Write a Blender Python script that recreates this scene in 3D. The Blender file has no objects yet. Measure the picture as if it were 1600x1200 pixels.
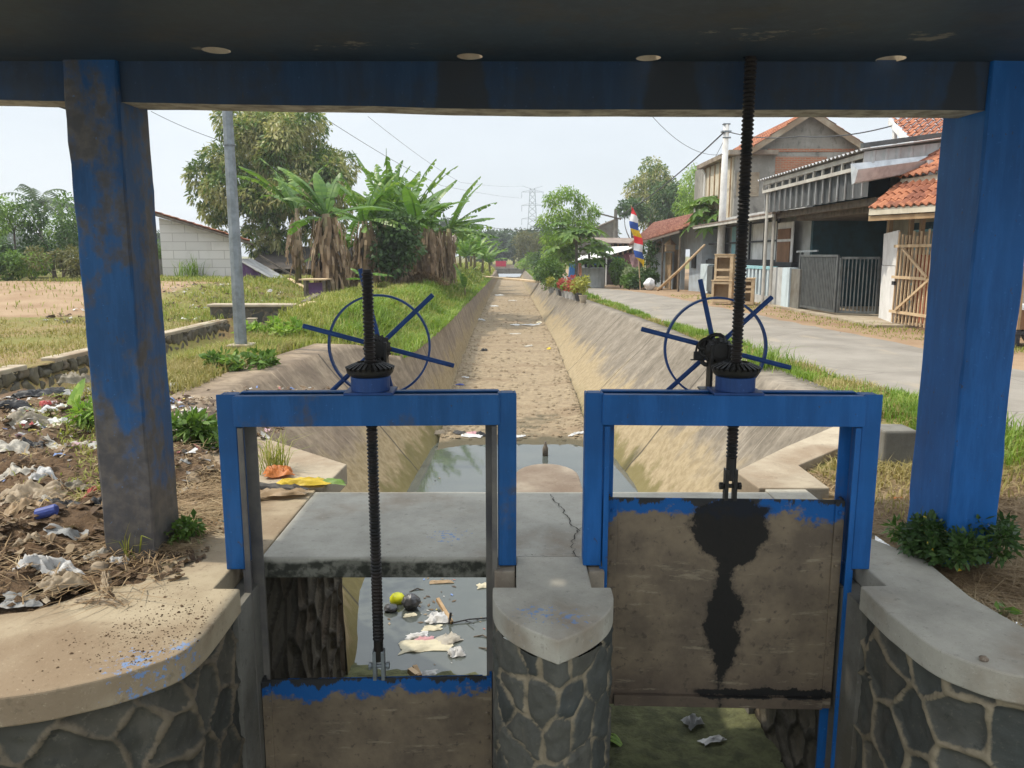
import bpy, math, random
import numpy as np
from mathutils import Vector, noise as mnoise

# ------------------------------------------------------------------ camera, sky, sun, exposure
scene = bpy.context.scene
CAMH, PITCH, FPX = 1.5, math.radians(9.5), 1208.0
cam_d = bpy.data.cameras.new('camera')
cam = bpy.data.objects.new('camera', cam_d)
scene.collection.objects.link(cam)
cam.location = (0, 0, CAMH)
cam.rotation_euler = (math.radians(90) - PITCH, 0, 0)
cam_d.sensor_width = 36.0
cam_d.lens = 36.0 * FPX / 1600.0
cam_d.clip_start, cam_d.clip_end = 0.05, 4000
scene.camera = cam

SUN_EL, SUN_AZ = math.radians(58.5), math.radians(-5.0)     # sun stands to the left, a little beyond the gates
to_sun = Vector((-math.cos(SUN_EL) * math.cos(SUN_AZ), -math.cos(SUN_EL) * math.sin(SUN_AZ), math.sin(SUN_EL)))
sun_d = bpy.data.lights.new('sun', 'SUN')
sun_d.energy, sun_d.angle, sun_d.color = 3.5, math.radians(1.3), (1.0, 0.92, 0.78)
sun = bpy.data.objects.new('sun', sun_d)
scene.collection.objects.link(sun)
sun.rotation_euler = to_sun.to_track_quat('Z', 'Y').to_euler()
sun.location = (-10, 0, 20)

world = bpy.data.worlds.new('World')
scene.world = world
world.use_nodes = True
wn, wl = world.node_tree.nodes, world.node_tree.links
wn.clear()
w_out, w_bg = wn.new('ShaderNodeOutputWorld'), wn.new('ShaderNodeBackground')
sky = wn.new('ShaderNodeTexSky')
sky.sky_type = 'NISHITA'
sky.sun_disc = False
sky.sun_elevation, sky.sun_rotation = SUN_EL, math.atan2(to_sun.x, to_sun.y)
sky.air_density, sky.dust_density, sky.ozone_density = 1.0, 3.0, 1.0
w_tc, w_map, w_no, w_rp, w_mx = (wn.new('ShaderNodeTexCoord'), wn.new('ShaderNodeMapping'), wn.new('ShaderNodeTexNoise'),
                                 wn.new('ShaderNodeValToRGB'), wn.new('ShaderNodeMix'))
w_map.inputs['Scale'].default_value = (1.0, 1.0, 2.6)
w_no.inputs['Scale'].default_value, w_no.inputs['Detail'].default_value = 2.2, 7
w_rp.color_ramp.elements[0].position, w_rp.color_ramp.elements[0].color = 0.36, (0.72, 0.72, 0.72, 1)
w_rp.color_ramp.elements[1].position, w_rp.color_ramp.elements[1].color = 0.70, (0.95, 0.95, 0.95, 1)
w_mx.data_type = 'RGBA'
w_mx.inputs[7].default_value = (7.2, 7.75, 8.2, 1)          # thin white cloud over most of the sky
wl.new(w_tc.outputs['Generated'], w_map.inputs[0]); wl.new(w_map.outputs[0], w_no.inputs['Vector'])
wl.new(w_no.outputs['Fac'], w_rp.inputs[0]); wl.new(w_rp.outputs[0], w_mx.inputs[0])
# sky brightness raised overhead, above the visible band, as added fill for shaded parts
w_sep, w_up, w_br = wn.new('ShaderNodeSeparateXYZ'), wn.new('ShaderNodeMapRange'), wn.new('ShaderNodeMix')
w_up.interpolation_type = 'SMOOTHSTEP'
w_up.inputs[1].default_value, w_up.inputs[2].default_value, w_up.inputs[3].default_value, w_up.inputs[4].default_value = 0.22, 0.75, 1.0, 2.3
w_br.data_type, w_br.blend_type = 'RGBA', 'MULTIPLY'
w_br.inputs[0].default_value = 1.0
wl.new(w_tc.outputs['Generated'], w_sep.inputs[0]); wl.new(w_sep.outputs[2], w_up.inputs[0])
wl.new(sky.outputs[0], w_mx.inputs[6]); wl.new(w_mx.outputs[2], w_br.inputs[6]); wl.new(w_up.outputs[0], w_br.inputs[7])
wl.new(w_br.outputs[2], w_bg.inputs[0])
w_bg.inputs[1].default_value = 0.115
wl.new(w_bg.outputs[0], w_out.inputs[0])

vs = scene.view_settings
vs.view_transform, vs.look, vs.gamma, vs.use_curve_mapping = 'Standard', 'None', 1.0, False
vs.exposure = 0.16
scene.cycles.max_bounces = 8
scene.cycles.diffuse_bounces = 4
scene.cycles.transparent_max_bounces = 12

# ------------------------------------------------------------------ helpers
R = random.Random(7)
NR = np.random.default_rng(7)
COL = scene.collection
LOC = {}


def ray(u, v):
    x, y = (u - 800) / FPX, (600 - v) / FPX
    return x, math.cos(PITCH) + y * math.sin(PITCH), -math.sin(PITCH) + y * math.cos(PITCH)


def PZ(u, v, z=0.0):
    dx, dy, dz = ray(u, v)
    t = (z - CAMH) / dz
    return Vector((dx * t, dy * t, z))


def PY(u, v, Y):
    dx, dy, dz = ray(u, v)
    t = Y / dy
    return Vector((dx * t, Y, CAMH + dz * t))


def PX(u, v, X):
    dx, dy, dz = ray(u, v)
    t = X / dx
    return Vector((X, dy * t, CAMH + dz * t))


def sstep(a, b, x):
    t = np.clip((np.asarray(x, float) - a) / (b - a), 0, 1)
    return t * t * (3 - 2 * t)


def lerp(a, b, t):
    return a + (b - a) * t


def fbm(x, y, s=1.0, seed=0.0):
    return mnoise.fractal(Vector((x * s + seed, y * s - seed, seed * 0.37)), 1.0, 2.0, 4)


class MB:
    def __init__(s):
        s.v, s.f = [], []

    def add(s, vs_, fs):
        o = len(s.v)
        s.v.extend([tuple(p) for p in vs_])
        s.f.extend([tuple(i + o for i in f) for f in fs])
        return s

    def box(s, x0, x1, y0, y1, z0, z1):
        return s.add([(x0, y0, z0), (x1, y0, z0), (x1, y1, z0), (x0, y1, z0), (x0, y0, z1), (x1, y0, z1), (x1, y1, z1), (x0, y1, z1)],
                     [(0, 3, 2, 1), (4, 5, 6, 7), (0, 1, 5, 4), (1, 2, 6, 5), (2, 3, 7, 6), (3, 0, 4, 7)])

    def obox(s, c, size, ex=(1, 0, 0), ez=(0, 0, 1)):
        ex, ez = Vector(ex).normalized(), Vector(ez).normalized()
        ey = ez.cross(ex).normalized()
        ez = ex.cross(ey).normalized()
        c = Vector(c)
        h = [k / 2 for k in size]
        vv = [c + ex * (sx * h[0]) + ey * (sy * h[1]) + ez * (sz * h[2]) for sz in (-1, 1) for sx, sy in ((-1, -1), (1, -1), (1, 1), (-1, 1))]
        return s.add(vv, [(0, 3, 2, 1), (4, 5, 6, 7), (0, 1, 5, 4), (1, 2, 6, 5), (2, 3, 7, 6), (3, 0, 4, 7)])

    def bar(s, p, q, w, d=None, up=(0, 0, 1)):
        p, q = Vector(p), Vector(q)
        e = q - p
        up = Vector(up)
        if abs(e.normalized().dot(up)) > 0.97:
            up = Vector((0, 1, 0))
        return s.obox((p + q) / 2, (e.length, d or w, w), e, up - e.normalized() * up.dot(e.normalized()))

    def tube(s, pts, rs, n=8, cap=True):
        pts = [Vector(p) for p in pts]
        if not hasattr(rs, '__len__'):
            rs = [rs] * len(pts)
        t0 = (pts[1] - pts[0]).normalized()
        a = t0.orthogonal().normalized()
        vv, ff = [], []
        for i, p in enumerate(pts):
            t = (pts[min(i + 1, len(pts) - 1)] - pts[max(i - 1, 0)]).normalized()
            a = (a - t * a.dot(t)).normalized()
            b = t.cross(a)
            for k in range(n):
                w = 2 * math.pi * k / n
                vv.append(p + (a * math.cos(w) + b * math.sin(w)) * rs[i])
        for i in range(len(pts) - 1):
            for k in range(n):
                ff.append((i * n + k, i * n + (k + 1) % n, (i + 1) * n + (k + 1) % n, (i + 1) * n + k))
        if cap:
            ff.append(tuple(range(n - 1, -1, -1)))
            ff.append(tuple((len(pts) - 1) * n + k for k in range(n)))
        return s.add(vv, ff)

    def lathe(s, prof, c=(0, 0, 0), n=20, cap=True):
        vv, ff = [], []
        for r, z in prof:
            for k in range(n):
                w = 2 * math.pi * k / n
                vv.append((c[0] + r * math.cos(w), c[1] + r * math.sin(w), c[2] + z))
        m = len(prof)
        for i in range(m - 1):
            for k in range(n):
                ff.append((i * n + k, i * n + (k + 1) % n, (i + 1) * n + (k + 1) % n, (i + 1) * n + k))
        if cap:
            ff.append(tuple(range(n - 1, -1, -1)))
            ff.append(tuple((m - 1) * n + k for k in range(n)))
        return s.add(vv, ff)

    def prism(s, poly, z0, z1):
        n = len(poly)
        a = sum(poly[i][0] * poly[(i + 1) % n][1] - poly[(i + 1) % n][0] * poly[i][1] for i in range(n))
        if a < 0:
            poly = poly[::-1]
        vv = [(x, y, z0) for x, y in poly] + [(x, y, z1) for x, y in poly]
        ff = [tuple(range(n - 1, -1, -1)), tuple(range(n, 2 * n))] + [(i, (i + 1) % n, n + (i + 1) % n, n + i) for i in range(n)]
        return s.add(vv, ff)

    def slab(s, quad, th, up=None):
        """a flat plate: four or more corners, thickened by th on the side away from up"""
        q = [Vector(p) for p in quad]
        nrm = (q[1] - q[0]).cross(q[2] - q[0]).normalized()
        if up is not None and nrm.dot(Vector(up)) < 0:
            q = q[::-1]
            nrm = -nrm
        n = len(q)
        vv = q + [p - nrm * th for p in q]
        return s.add(vv, [tuple(range(n)), tuple(range(2 * n - 1, n - 1, -1))] + [(i, n + i, n + (i + 1) % n, (i + 1) % n) for i in range(n)])

    def quad(s, *q):
        return s.add(q, [tuple(range(len(q)))])

    def build(s, name, mat, parent=None, smooth=False, bevel=0.0, seg=2, loc=True):
        return mk(name, s.v, s.f, mat, parent, smooth, bevel, seg, loc)


def rootloc(o):
    while o.parent:
        o = o.parent
    return LOC.get(o.name, Vector((0, 0, 0)))


def mk(name, verts, faces, mat, parent=None, smooth=False, bevel=0.0, seg=2, loc=True, attrs=None):
    """one mesh object; verts are in world space unless loc is False, and are moved into the space of the thing they belong to"""
    me = bpy.data.meshes.new(name)
    if isinstance(verts, np.ndarray):
        V = verts.astype(np.float32)
    else:
        V = np.array([tuple(p) for p in verts], np.float32).reshape(-1, 3)
    if parent is not None and loc:
        V = V - np.array(rootloc(parent), np.float32)
    if isinstance(faces, np.ndarray):
        k = faces.shape[1]
        me.vertices.add(len(V)); me.vertices.foreach_set('co', V.ravel())
        me.loops.add(faces.size); me.loops.foreach_set('vertex_index', faces.astype(np.int32).ravel())
        me.polygons.add(len(faces)); me.polygons.foreach_set('loop_start', np.arange(0, faces.size, k, dtype=np.int32))
        try:
            me.polygons.foreach_set('loop_total', np.full(len(faces), k, np.int32))
        except Exception:
            pass
        me.update(calc_edges=True)
        me.validate()
    else:
        me.from_pydata(V.tolist(), [], faces)
        me.update()
    if attrs:
        for an, av in attrs.items():
            av = np.asarray(av, np.float32)
            if av.ndim == 1:
                a = me.attributes.new(an, 'FLOAT', 'POINT'); a.data.foreach_set('value', av)
            else:
                a = me.attributes.new(an, 'FLOAT_COLOR', 'POINT'); a.data.foreach_set('color', av.ravel())
    mats = mat if isinstance(mat, (list, tuple)) else [mat]
    for m in mats:
        me.materials.append(m)
    if smooth:
        me.polygons.foreach_set('use_smooth', [True] * len(me.polygons))
    o = bpy.data.objects.new(name, me)
    COL.objects.link(o)
    if parent is not None:
        o.parent = parent
    if bevel:
        b = o.modifiers.new('bevel', 'BEVEL')
        b.width, b.segments, b.limit_method, b.angle_limit = bevel, seg, 'ANGLE', math.radians(35)
    return o


def tag(o, label=None, cat=None, group=None, kind=None):
    if label: o['label'] = label
    if cat: o['category'] = cat
    if group: o['group'] = group
    if kind: o['kind'] = kind
    return o


def thing(name, label, cat, loc=(0, 0, 0), rz=0.0, group=None):
    o = bpy.data.objects.new(name, None)
    o.empty_display_size = 0.2
    COL.objects.link(o)
    o.location, o.rotation_euler = loc, (0, 0, rz)
    LOC[o.name] = Vector(loc)
    return tag(o, label, cat, group)


def copy_tree(o, parent=None):
    c = o.copy()
    COL.objects.link(c)
    if parent: c.parent = parent
    for ch in list(o.children):
        copy_tree(ch, c)
    return c


# ------------------------------------------------------------------ materials
class G:
    """small builder for a procedural material"""

    def __init__(s, name):
        s.m = bpy.data.materials.new(name)
        s.m.use_nodes = True
        s.t = s.m.node_tree
        s.t.nodes.clear()
        s.out = s.t.nodes.new('ShaderNodeOutputMaterial')
        s.tc = s.t.nodes.new('ShaderNodeTexCoord')
        s.obj = s.tc.outputs['Object']

    def set(s, node, sock, val):
        i = node.inputs[sock]
        if isinstance(val, bpy.types.NodeSocket):
            s.t.links.new(val, i)
        elif isinstance(val, tuple) and len(val) == 3 and i.type == 'RGBA':
            i.default_value = (*val, 1)
        else:
            i.default_value = val

    def map(s, scale=(1, 1, 1), loc=(0, 0, 0), rot=(0, 0, 0), vec=None):
        n = s.t.nodes.new('ShaderNodeMapping')
        s.set(n, 0, vec or s.obj)
        n.inputs['Location'].default_value, n.inputs['Rotation'].default_value, n.inputs['Scale'].default_value = loc, rot, scale
        return n.outputs[0]

    def noise(s, scale, detail=6, rough=0.55, vec=None, dist=0.0):
        n = s.t.nodes.new('ShaderNodeTexNoise')
        s.set(n, 'Vector', vec or s.obj)
        n.inputs['Scale'].default_value, n.inputs['Detail'].default_value = scale, detail
        n.inputs['Roughness'].default_value, n.inputs['Distortion'].default_value = rough, dist
        return n.outputs['Fac']

    def voro(s, scale, feature='F1', vec=None, rand=1.0, out='Distance'):
        n = s.t.nodes.new('ShaderNodeTexVoronoi')
        n.feature = feature
        s.set(n, 'Vector', vec or s.obj)
        n.inputs['Scale'].default_value, n.inputs['Randomness'].default_value = scale, rand
        return n.outputs[out]

    def wave(s, scale, vec=None, dirn='X', dist=0.0, prof='SIN'):
        n = s.t.nodes.new('ShaderNodeTexWave')
        n.bands_direction, n.wave_profile = dirn, prof
        s.set(n, 'Vector', vec or s.obj)
        n.inputs['Scale'].default_value, n.inputs['Distortion'].default_value = scale, dist
        return n.outputs['Fac']

    def brick(s, c1, c2, mortar, scale=1.0, bw=0.5, bh=0.25, ms=0.02, vec=None):
        n = s.t.nodes.new('ShaderNodeTexBrick')
        s.set(n, 'Vector', vec or s.obj)
        s.set(n, 'Color1', c1); s.set(n, 'Color2', c2); s.set(n, 'Mortar', mortar)
        n.inputs['Scale'].default_value, n.inputs['Mortar Size'].default_value = scale, ms
        n.inputs['Brick Width'].default_value, n.inputs['Row Height'].default_value = bw, bh
        return n.outputs['Color'], n.outputs['Fac']

    def sep(s, vec=None):
        n = s.t.nodes.new('ShaderNodeSeparateXYZ')
        s.set(n, 0, vec or s.obj)
        return n.outputs

    def comb(s, x, y, z):
        n = s.t.nodes.new('ShaderNodeCombineXYZ')
        s.set(n, 0, x); s.set(n, 1, y); s.set(n, 2, z)
        return n.outputs[0]

    def attr(s, name, col=False):
        n = s.t.nodes.new('ShaderNodeAttribute')
        n.attribute_name = name
        return n.outputs['Color'] if col else n.outputs['Fac']

    def rnd(s):
        return s.t.nodes.new('ShaderNodeNewGeometry').outputs['Random Per Island']

    def ramp(s, fac, stops, const=False):
        n = s.t.nodes.new('ShaderNodeValToRGB')
        s.set(n, 0, fac)
        cr = n.color_ramp
        if const: cr.interpolation = 'CONSTANT'
        while len(cr.elements) < len(stops):
            cr.elements.new(0.5)
        for e, (p, c) in zip(cr.elements, stops):
            e.position = p
            e.color = (*c, 1) if isinstance(c, tuple) else (c, c, c, 1)
        return n.outputs[0]

    def mix(s, fac, a, b, mode='MIX'):
        n = s.t.nodes.new('ShaderNodeMix')
        n.data_type, n.blend_type = 'RGBA', mode
        s.set(n, 0, fac); s.set(n, 6, a); s.set(n, 7, b)
        return n.outputs[2]

    def math(s, op, a, b=0.0, c=None, clamp=False):
        n = s.t.nodes.new('ShaderNodeMath')
        n.operation, n.use_clamp = op, clamp
        s.set(n, 0, a); s.set(n, 1, b)
        if c is not None: s.set(n, 2, c)
        return n.outputs[0]

    def smooth(s, x, a, b):
        n = s.t.nodes.new('ShaderNodeMapRange')
        n.interpolation_type = 'SMOOTHSTEP'
        s.set(n, 0, x); s.set(n, 1, a); s.set(n, 2, b)
        return n.outputs[0]

    def bump(s, h, strength=0.3, dist=0.02, normal=None):
        n = s.t.nodes.new('ShaderNodeBump')
        s.set(n, 'Height', h)
        n.inputs['Strength'].default_value, n.inputs['Distance'].default_value = strength, dist
        if normal is not None: s.set(n, 'Normal', normal)
        return n.outputs[0]

    def done(s, col, rough=0.8, normal=None, metal=0.0, spec=0.3, transl=0.0, tcol=None, alpha=None):
        b = s.t.nodes.new('ShaderNodeBsdfPrincipled')
        s.set(b, 'Base Color', col); s.set(b, 'Roughness', rough); s.set(b, 'Metallic', metal)
        s.set(b, 'Specular IOR Level', spec)
        if normal is not None: s.set(b, 'Normal', normal)
        sh = b.outputs[0]
        if transl:
            tr = s.t.nodes.new('ShaderNodeBsdfTranslucent')
            s.set(tr, 0, tcol if tcol is not None else col)
            mx = s.t.nodes.new('ShaderNodeMixShader')
            mx.inputs[0].default_value = transl
            s.t.links.new(sh, mx.inputs[1]); s.t.links.new(tr.outputs[0], mx.inputs[2])
            sh = mx.outputs[0]
        s.t.links.new(sh, s.out.inputs[0])
        return s.m


def plain(name, c1, c2=None, scale=6.0, rough=0.8, bump=0.15, bscale=40.0, metal=0.0, spec=0.3, bd=0.01):
    g = G(name)
    c2 = c2 or tuple(k * 0.7 for k in c1)
    f = g.noise(scale, 7, 0.6)
    c = g.mix(g.smooth(f, 0.35, 0.68), c1, c2)
    c = g.mix(g.math('MULTIPLY', g.smooth(g.noise(scale * 1.3, 6, 0.65, g.map((1, 1, 0.22), (3, 1, 2))), 0.5, 0.72), 0.4), c, tuple(k * 0.55 for k in c2))
    nb = g.bump(g.noise(bscale, 5), bump, bd) if bump else None
    return g.done(c, rough, nb, metal, spec)


def leafmat(name, stops, transl=0.3, rough=0.5, clump=0.5, by_leaf=0.6):
    """foliage: colour differs from leaf to leaf and from one clump to the next"""
    g = G(name)
    f = g.math('ADD', g.math('MULTIPLY', g.rnd(), by_leaf), g.math('MULTIPLY', g.smooth(g.noise(clump, 2), 0.35, 0.65), 1 - by_leaf))
    c = g.ramp(f, stops)
    return g.done(c, rough, None, 0, 0.25, transl, g.mix(0.5, c, g.mix(1.0, c, (1.0, 1.1, 0.35), 'MULTIPLY')))


def concrete_mat(name, light, dark, dirt, dirt_amt=0.5, blue=(), scale=3.0, edge_dark=False):
    """blue: places (x, y, reach) with flecks of spilt paint; edge_dark: damp black growth on the edge below the top"""
    g = G(name)
    n1, n2, n3 = g.noise(scale, 8, 0.65), g.noise(scale * 7, 6, 0.6), g.noise(0.9, 5, 0.6)
    c = g.mix(g.smooth(n1, 0.3, 0.72), light, dark)
    c = g.mix(g.math('MULTIPLY', g.smooth(n3, 0.62 - 0.35 * dirt_amt, 0.75 - 0.2 * dirt_amt), 0.8), c, dirt)
    c = g.mix(g.math('MULTIPLY', g.smooth(n2, 0.6, 0.72), 0.35), c, tuple(k * 0.35 for k in dark))
    c = g.mix(g.math('MULTIPLY', g.smooth(g.noise(75, 4, 0.7), 0.60, 0.70), 0.45), c, tuple(k * 0.45 for k in dark))
    c = g.mix(g.math('MULTIPLY', g.smooth(g.noise(11, 8, 0.72, g.map((1, 1, 1), (2, 8, 3))), 0.66 - 0.16 * dirt_amt, 0.74 - 0.1 * dirt_amt), 0.25 + 0.45 * dirt_amt), c, tuple(k * 0.75 for k in dirt))
    c = g.mix(g.math('MULTIPLY', g.smooth(g.noise(38, 5, 0.75, g.map((1, 1, 1), (5, 2, 1))), 0.58, 0.70), 0.35), c, tuple(min(1, k * 1.3) for k in light))
    for bx_, by_, br_ in blue:
        x, y, z = g.sep()
        d = g.math('SQRT', g.math('ADD', g.math('POWER', g.math('SUBTRACT', x, bx_), 2.0), g.math('POWER', g.math('SUBTRACT', y, by_), 2.0)))
        e = g.math('ADD', g.noise(34, 5, 0.75), g.math('MULTIPLY', g.math('SUBTRACT', 1.0, g.math('DIVIDE', d, br_)), 0.16))
        c = g.mix(g.math('MULTIPLY', g.math('MULTIPLY', g.smooth(e, 0.635, 0.68), g.smooth(d, br_ * 1.3, br_ * 0.8)), 0.7), c, (0.12, 0.25, 0.50))
    if edge_dark:
        z = g.sep()[2]
        e = g.math('ADD', z, g.math('MULTIPLY', g.math('SUBTRACT', n1, 0.5), 0.10))
        c = g.mix(g.smooth(e, -0.015, -0.04), c, g.mix(g.smooth(n2, 0.4, 0.62), (0.035, 0.036, 0.028), (0.15, 0.145, 0.12)))
    h = g.math('ADD', g.math('MULTIPLY', n2, 0.6), g.math('MULTIPLY', g.noise(90, 3), 0.25))
    return g.done(c, 0.92, g.bump(h, 0.45, 0.012), 0, 0.2)


M = {}
M['concrete'] = concrete_mat('concrete', (0.43, 0.40, 0.335), (0.29, 0.27, 0.225), (0.22, 0.16, 0.105), 0.3)
M['concrete_cap'] = concrete_mat('concrete_cap', (0.43, 0.40, 0.335), (0.29, 0.27, 0.225), (0.22, 0.16, 0.105), 0.2, ((-0.07, -0.22, 0.13), (0.05, -0.27, 0.12)))
M['concrete_slab'] = concrete_mat('concrete_slab', (0.42, 0.40, 0.345), (0.29, 0.275, 0.235), (0.23, 0.18, 0.13), 0.25, ((-0.55, -0.2, 0.15),), 2.4, True)
M['concrete_dirty'] = concrete_mat('concrete_dirty', (0.41, 0.345, 0.24), (0.30, 0.24, 0.16), (0.20, 0.14, 0.088), 0.62, ((0.40, -0.33, 0.16), (0.52, -0.22, 0.12)))
M['concrete_pale'] = concrete_mat('concrete_pale', (0.41, 0.35, 0.26), (0.29, 0.24, 0.175), (0.22, 0.155, 0.10), 0.5)
M['concrete_brown'] = concrete_mat('concrete_brown', (0.36, 0.31, 0.24), (0.20, 0.16, 0.125), (0.155, 0.11, 0.08), 0.62)
M['concrete_grey'] = concrete_mat('concrete_grey', (0.20, 0.19, 0.165), (0.12, 0.115, 0.10), (0.10, 0.085, 0.06), 0.4)


def blue_paint(name, base, wear, wear_lo, hi=0.12, low_z=None, soot=0.0, worn_c=(0.15, 0.125, 0.085), runs=(), scars=()):
    """blue gloss paint; wear is how much of it has gone to show dirt and old plaster underneath"""
    g = G(name)
    n1 = g.noise(3.2, 9, 0.66, g.map((1, 1, 0.55)))
    n2 = g.noise(14, 6, 0.6)
    n3 = g.noise(55, 4, 0.6)
    w = g.math('ADD', g.math('MULTIPLY', n1, 0.72), g.math('MULTIPLY', n2, 0.28))
    if low_z is not None:      # more wear towards the foot, where people and weather rub
        z = g.sep()[2]
        w = g.math('ADD', w, g.math('MULTIPLY', g.math('SUBTRACT', 1.0, g.smooth(z, low_z[0], low_z[1])), 0.17))
    c = g.mix(g.smooth(g.noise(2.0, 4), 0.3, 0.7), base, tuple(k * 0.7 for k in base))
    c = g.mix(g.math('MULTIPLY', g.smooth(g.noise(9, 6, 0.7, g.map((1.6, 1.6, 0.22))), 0.42, 0.68), 0.45), c, tuple(min(1, k * 1.35 + 0.012) for k in base))
    c = g.mix(g.math('MULTIPLY', g.smooth(g.noise(26, 6, 0.75, g.map((1, 1, 0.5), (7, 3, 1))), 0.63, 0.67), 0.7), c, (0.06, 0.042, 0.03))
    c = g.mix(g.math('MULTIPLY', g.smooth(w, wear_lo, wear_lo + hi), wear), c, g.mix(g.smooth(n2, 0.35, 0.65), worn_c, tuple(k * 0.55 for k in worn_c)))
    c = g.mix(g.math('MULTIPLY', g.smooth(n3, 0.66, 0.72), 0.35), c, tuple(min(1, k * 2 + 0.08) for k in base))
    if soot:
        c = g.mix(g.math('MULTIPLY', g.smooth(g.noise(1.1, 6, 0.6), 0.35, 0.7), soot), c, (0.035, 0.035, 0.035))
    for sx, sy, sr in scars:   # places where the paint skin has come away
        x, y, z = g.sep()
        d = g.math('SQRT', g.math('ADD', g.math('POWER', g.math('SUBTRACT', x, sx), 2.0), g.math('POWER', g.math('MULTIPLY', g.math('SUBTRACT', y, sy), 2.2), 2.0)))
        e = g.math('ADD', g.noise(7, 8, 0.72, g.map((1, 1.6, 1), (sx, sy, 0))), g.math('MULTIPLY', g.math('SUBTRACT', 1.0, g.math('DIVIDE', d, sr)), 0.14))
        c = g.mix(g.math('MULTIPLY', g.smooth(e, 0.60, 0.70), 0.75), c, (0.27, 0.235, 0.19))
    for rx, rw in runs:        # dark water stains that run down below the stem holes, wider towards the foot
        x, y, z = g.sep()
        half = g.math('ADD', rw, g.math('MULTIPLY', g.math('SUBTRACT', 2.37, z), 0.16))
        d = g.math('SUBTRACT', half, g.math('ABSOLUTE', g.math('SUBTRACT', x, rx)))
        d = g.math('ADD', d, g.math('MULTIPLY', g.math('SUBTRACT', n2, 0.5), 0.05))
        c = g.mix(g.math('MULTIPLY', g.smooth(d, -0.01, 0.015), 0.85), c, (0.022, 0.024, 0.026))
    h = g.math('ADD', g.math('MULTIPLY', n2, 0.5), g.math('MULTIPLY', n3, 0.3))
    return g.done(c, 0.55, g.bump(h, 0.22, 0.008), 0, 0.35)


M['blue_column'] = blue_paint('blue_column', (0.002, 0.098, 0.33), 0.3, 0.60)
M['blue_worn'] = blue_paint('blue_worn', (0.006, 0.075, 0.215), 0.85, 0.462, 0.12, (0.0, 0.95), 0.1, (0.145, 0.115, 0.075))
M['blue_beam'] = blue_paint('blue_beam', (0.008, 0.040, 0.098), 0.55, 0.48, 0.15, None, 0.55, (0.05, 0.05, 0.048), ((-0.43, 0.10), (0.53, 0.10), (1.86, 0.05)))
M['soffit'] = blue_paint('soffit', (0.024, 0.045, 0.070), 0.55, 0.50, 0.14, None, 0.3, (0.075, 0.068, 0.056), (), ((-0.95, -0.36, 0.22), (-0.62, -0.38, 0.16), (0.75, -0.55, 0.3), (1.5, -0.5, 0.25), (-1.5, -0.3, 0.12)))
M['blue_frame'] = blue_paint('blue_frame', (0.002, 0.092, 0.31), 0.3, 0.58, 0.1)
M['blue_frame_worn'] = blue_paint('blue_frame_worn', (0.004, 0.08, 0.25), 0.75, 0.53, 0.13, None, 0, (0.14, 0.11, 0.075))
M['rail_worn'] = plain('rail_worn', (0.16, 0.145, 0.125), (0.085, 0.08, 0.08), 4, 0.7, 0.2, 30)
M['blue_bar'] = blue_paint('blue_bar', (0.012, 0.055, 0.20), 0.3, 0.55)
M['grease'] = plain('grease', (0.012, 0.011, 0.010), (0.025, 0.022, 0.018), 12, 0.5, 0.3, 60, 0.0, 0.35)
M['stem_rust'] = plain('stem_rust', (0.012, 0.012, 0.012), (0.028, 0.02, 0.016), 9, 0.45, 0.2, 60, 0.2, 0.4)
M['raw_edge'] = plain('raw_edge', (0.48, 0.43, 0.35), (0.22, 0.19, 0.155), 11, 0.9, 0.5, 30)
M['galv'] = plain('galv', (0.25, 0.275, 0.29), (0.16, 0.175, 0.18), 7, 0.5, 0.12, 50, 0.35, 0.4)
M['galv_new'] = plain('galv_new', (0.55, 0.57, 0.58), (0.42, 0.43, 0.44), 5, 0.42, 0.08, 40, 0.35, 0.4)


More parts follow.
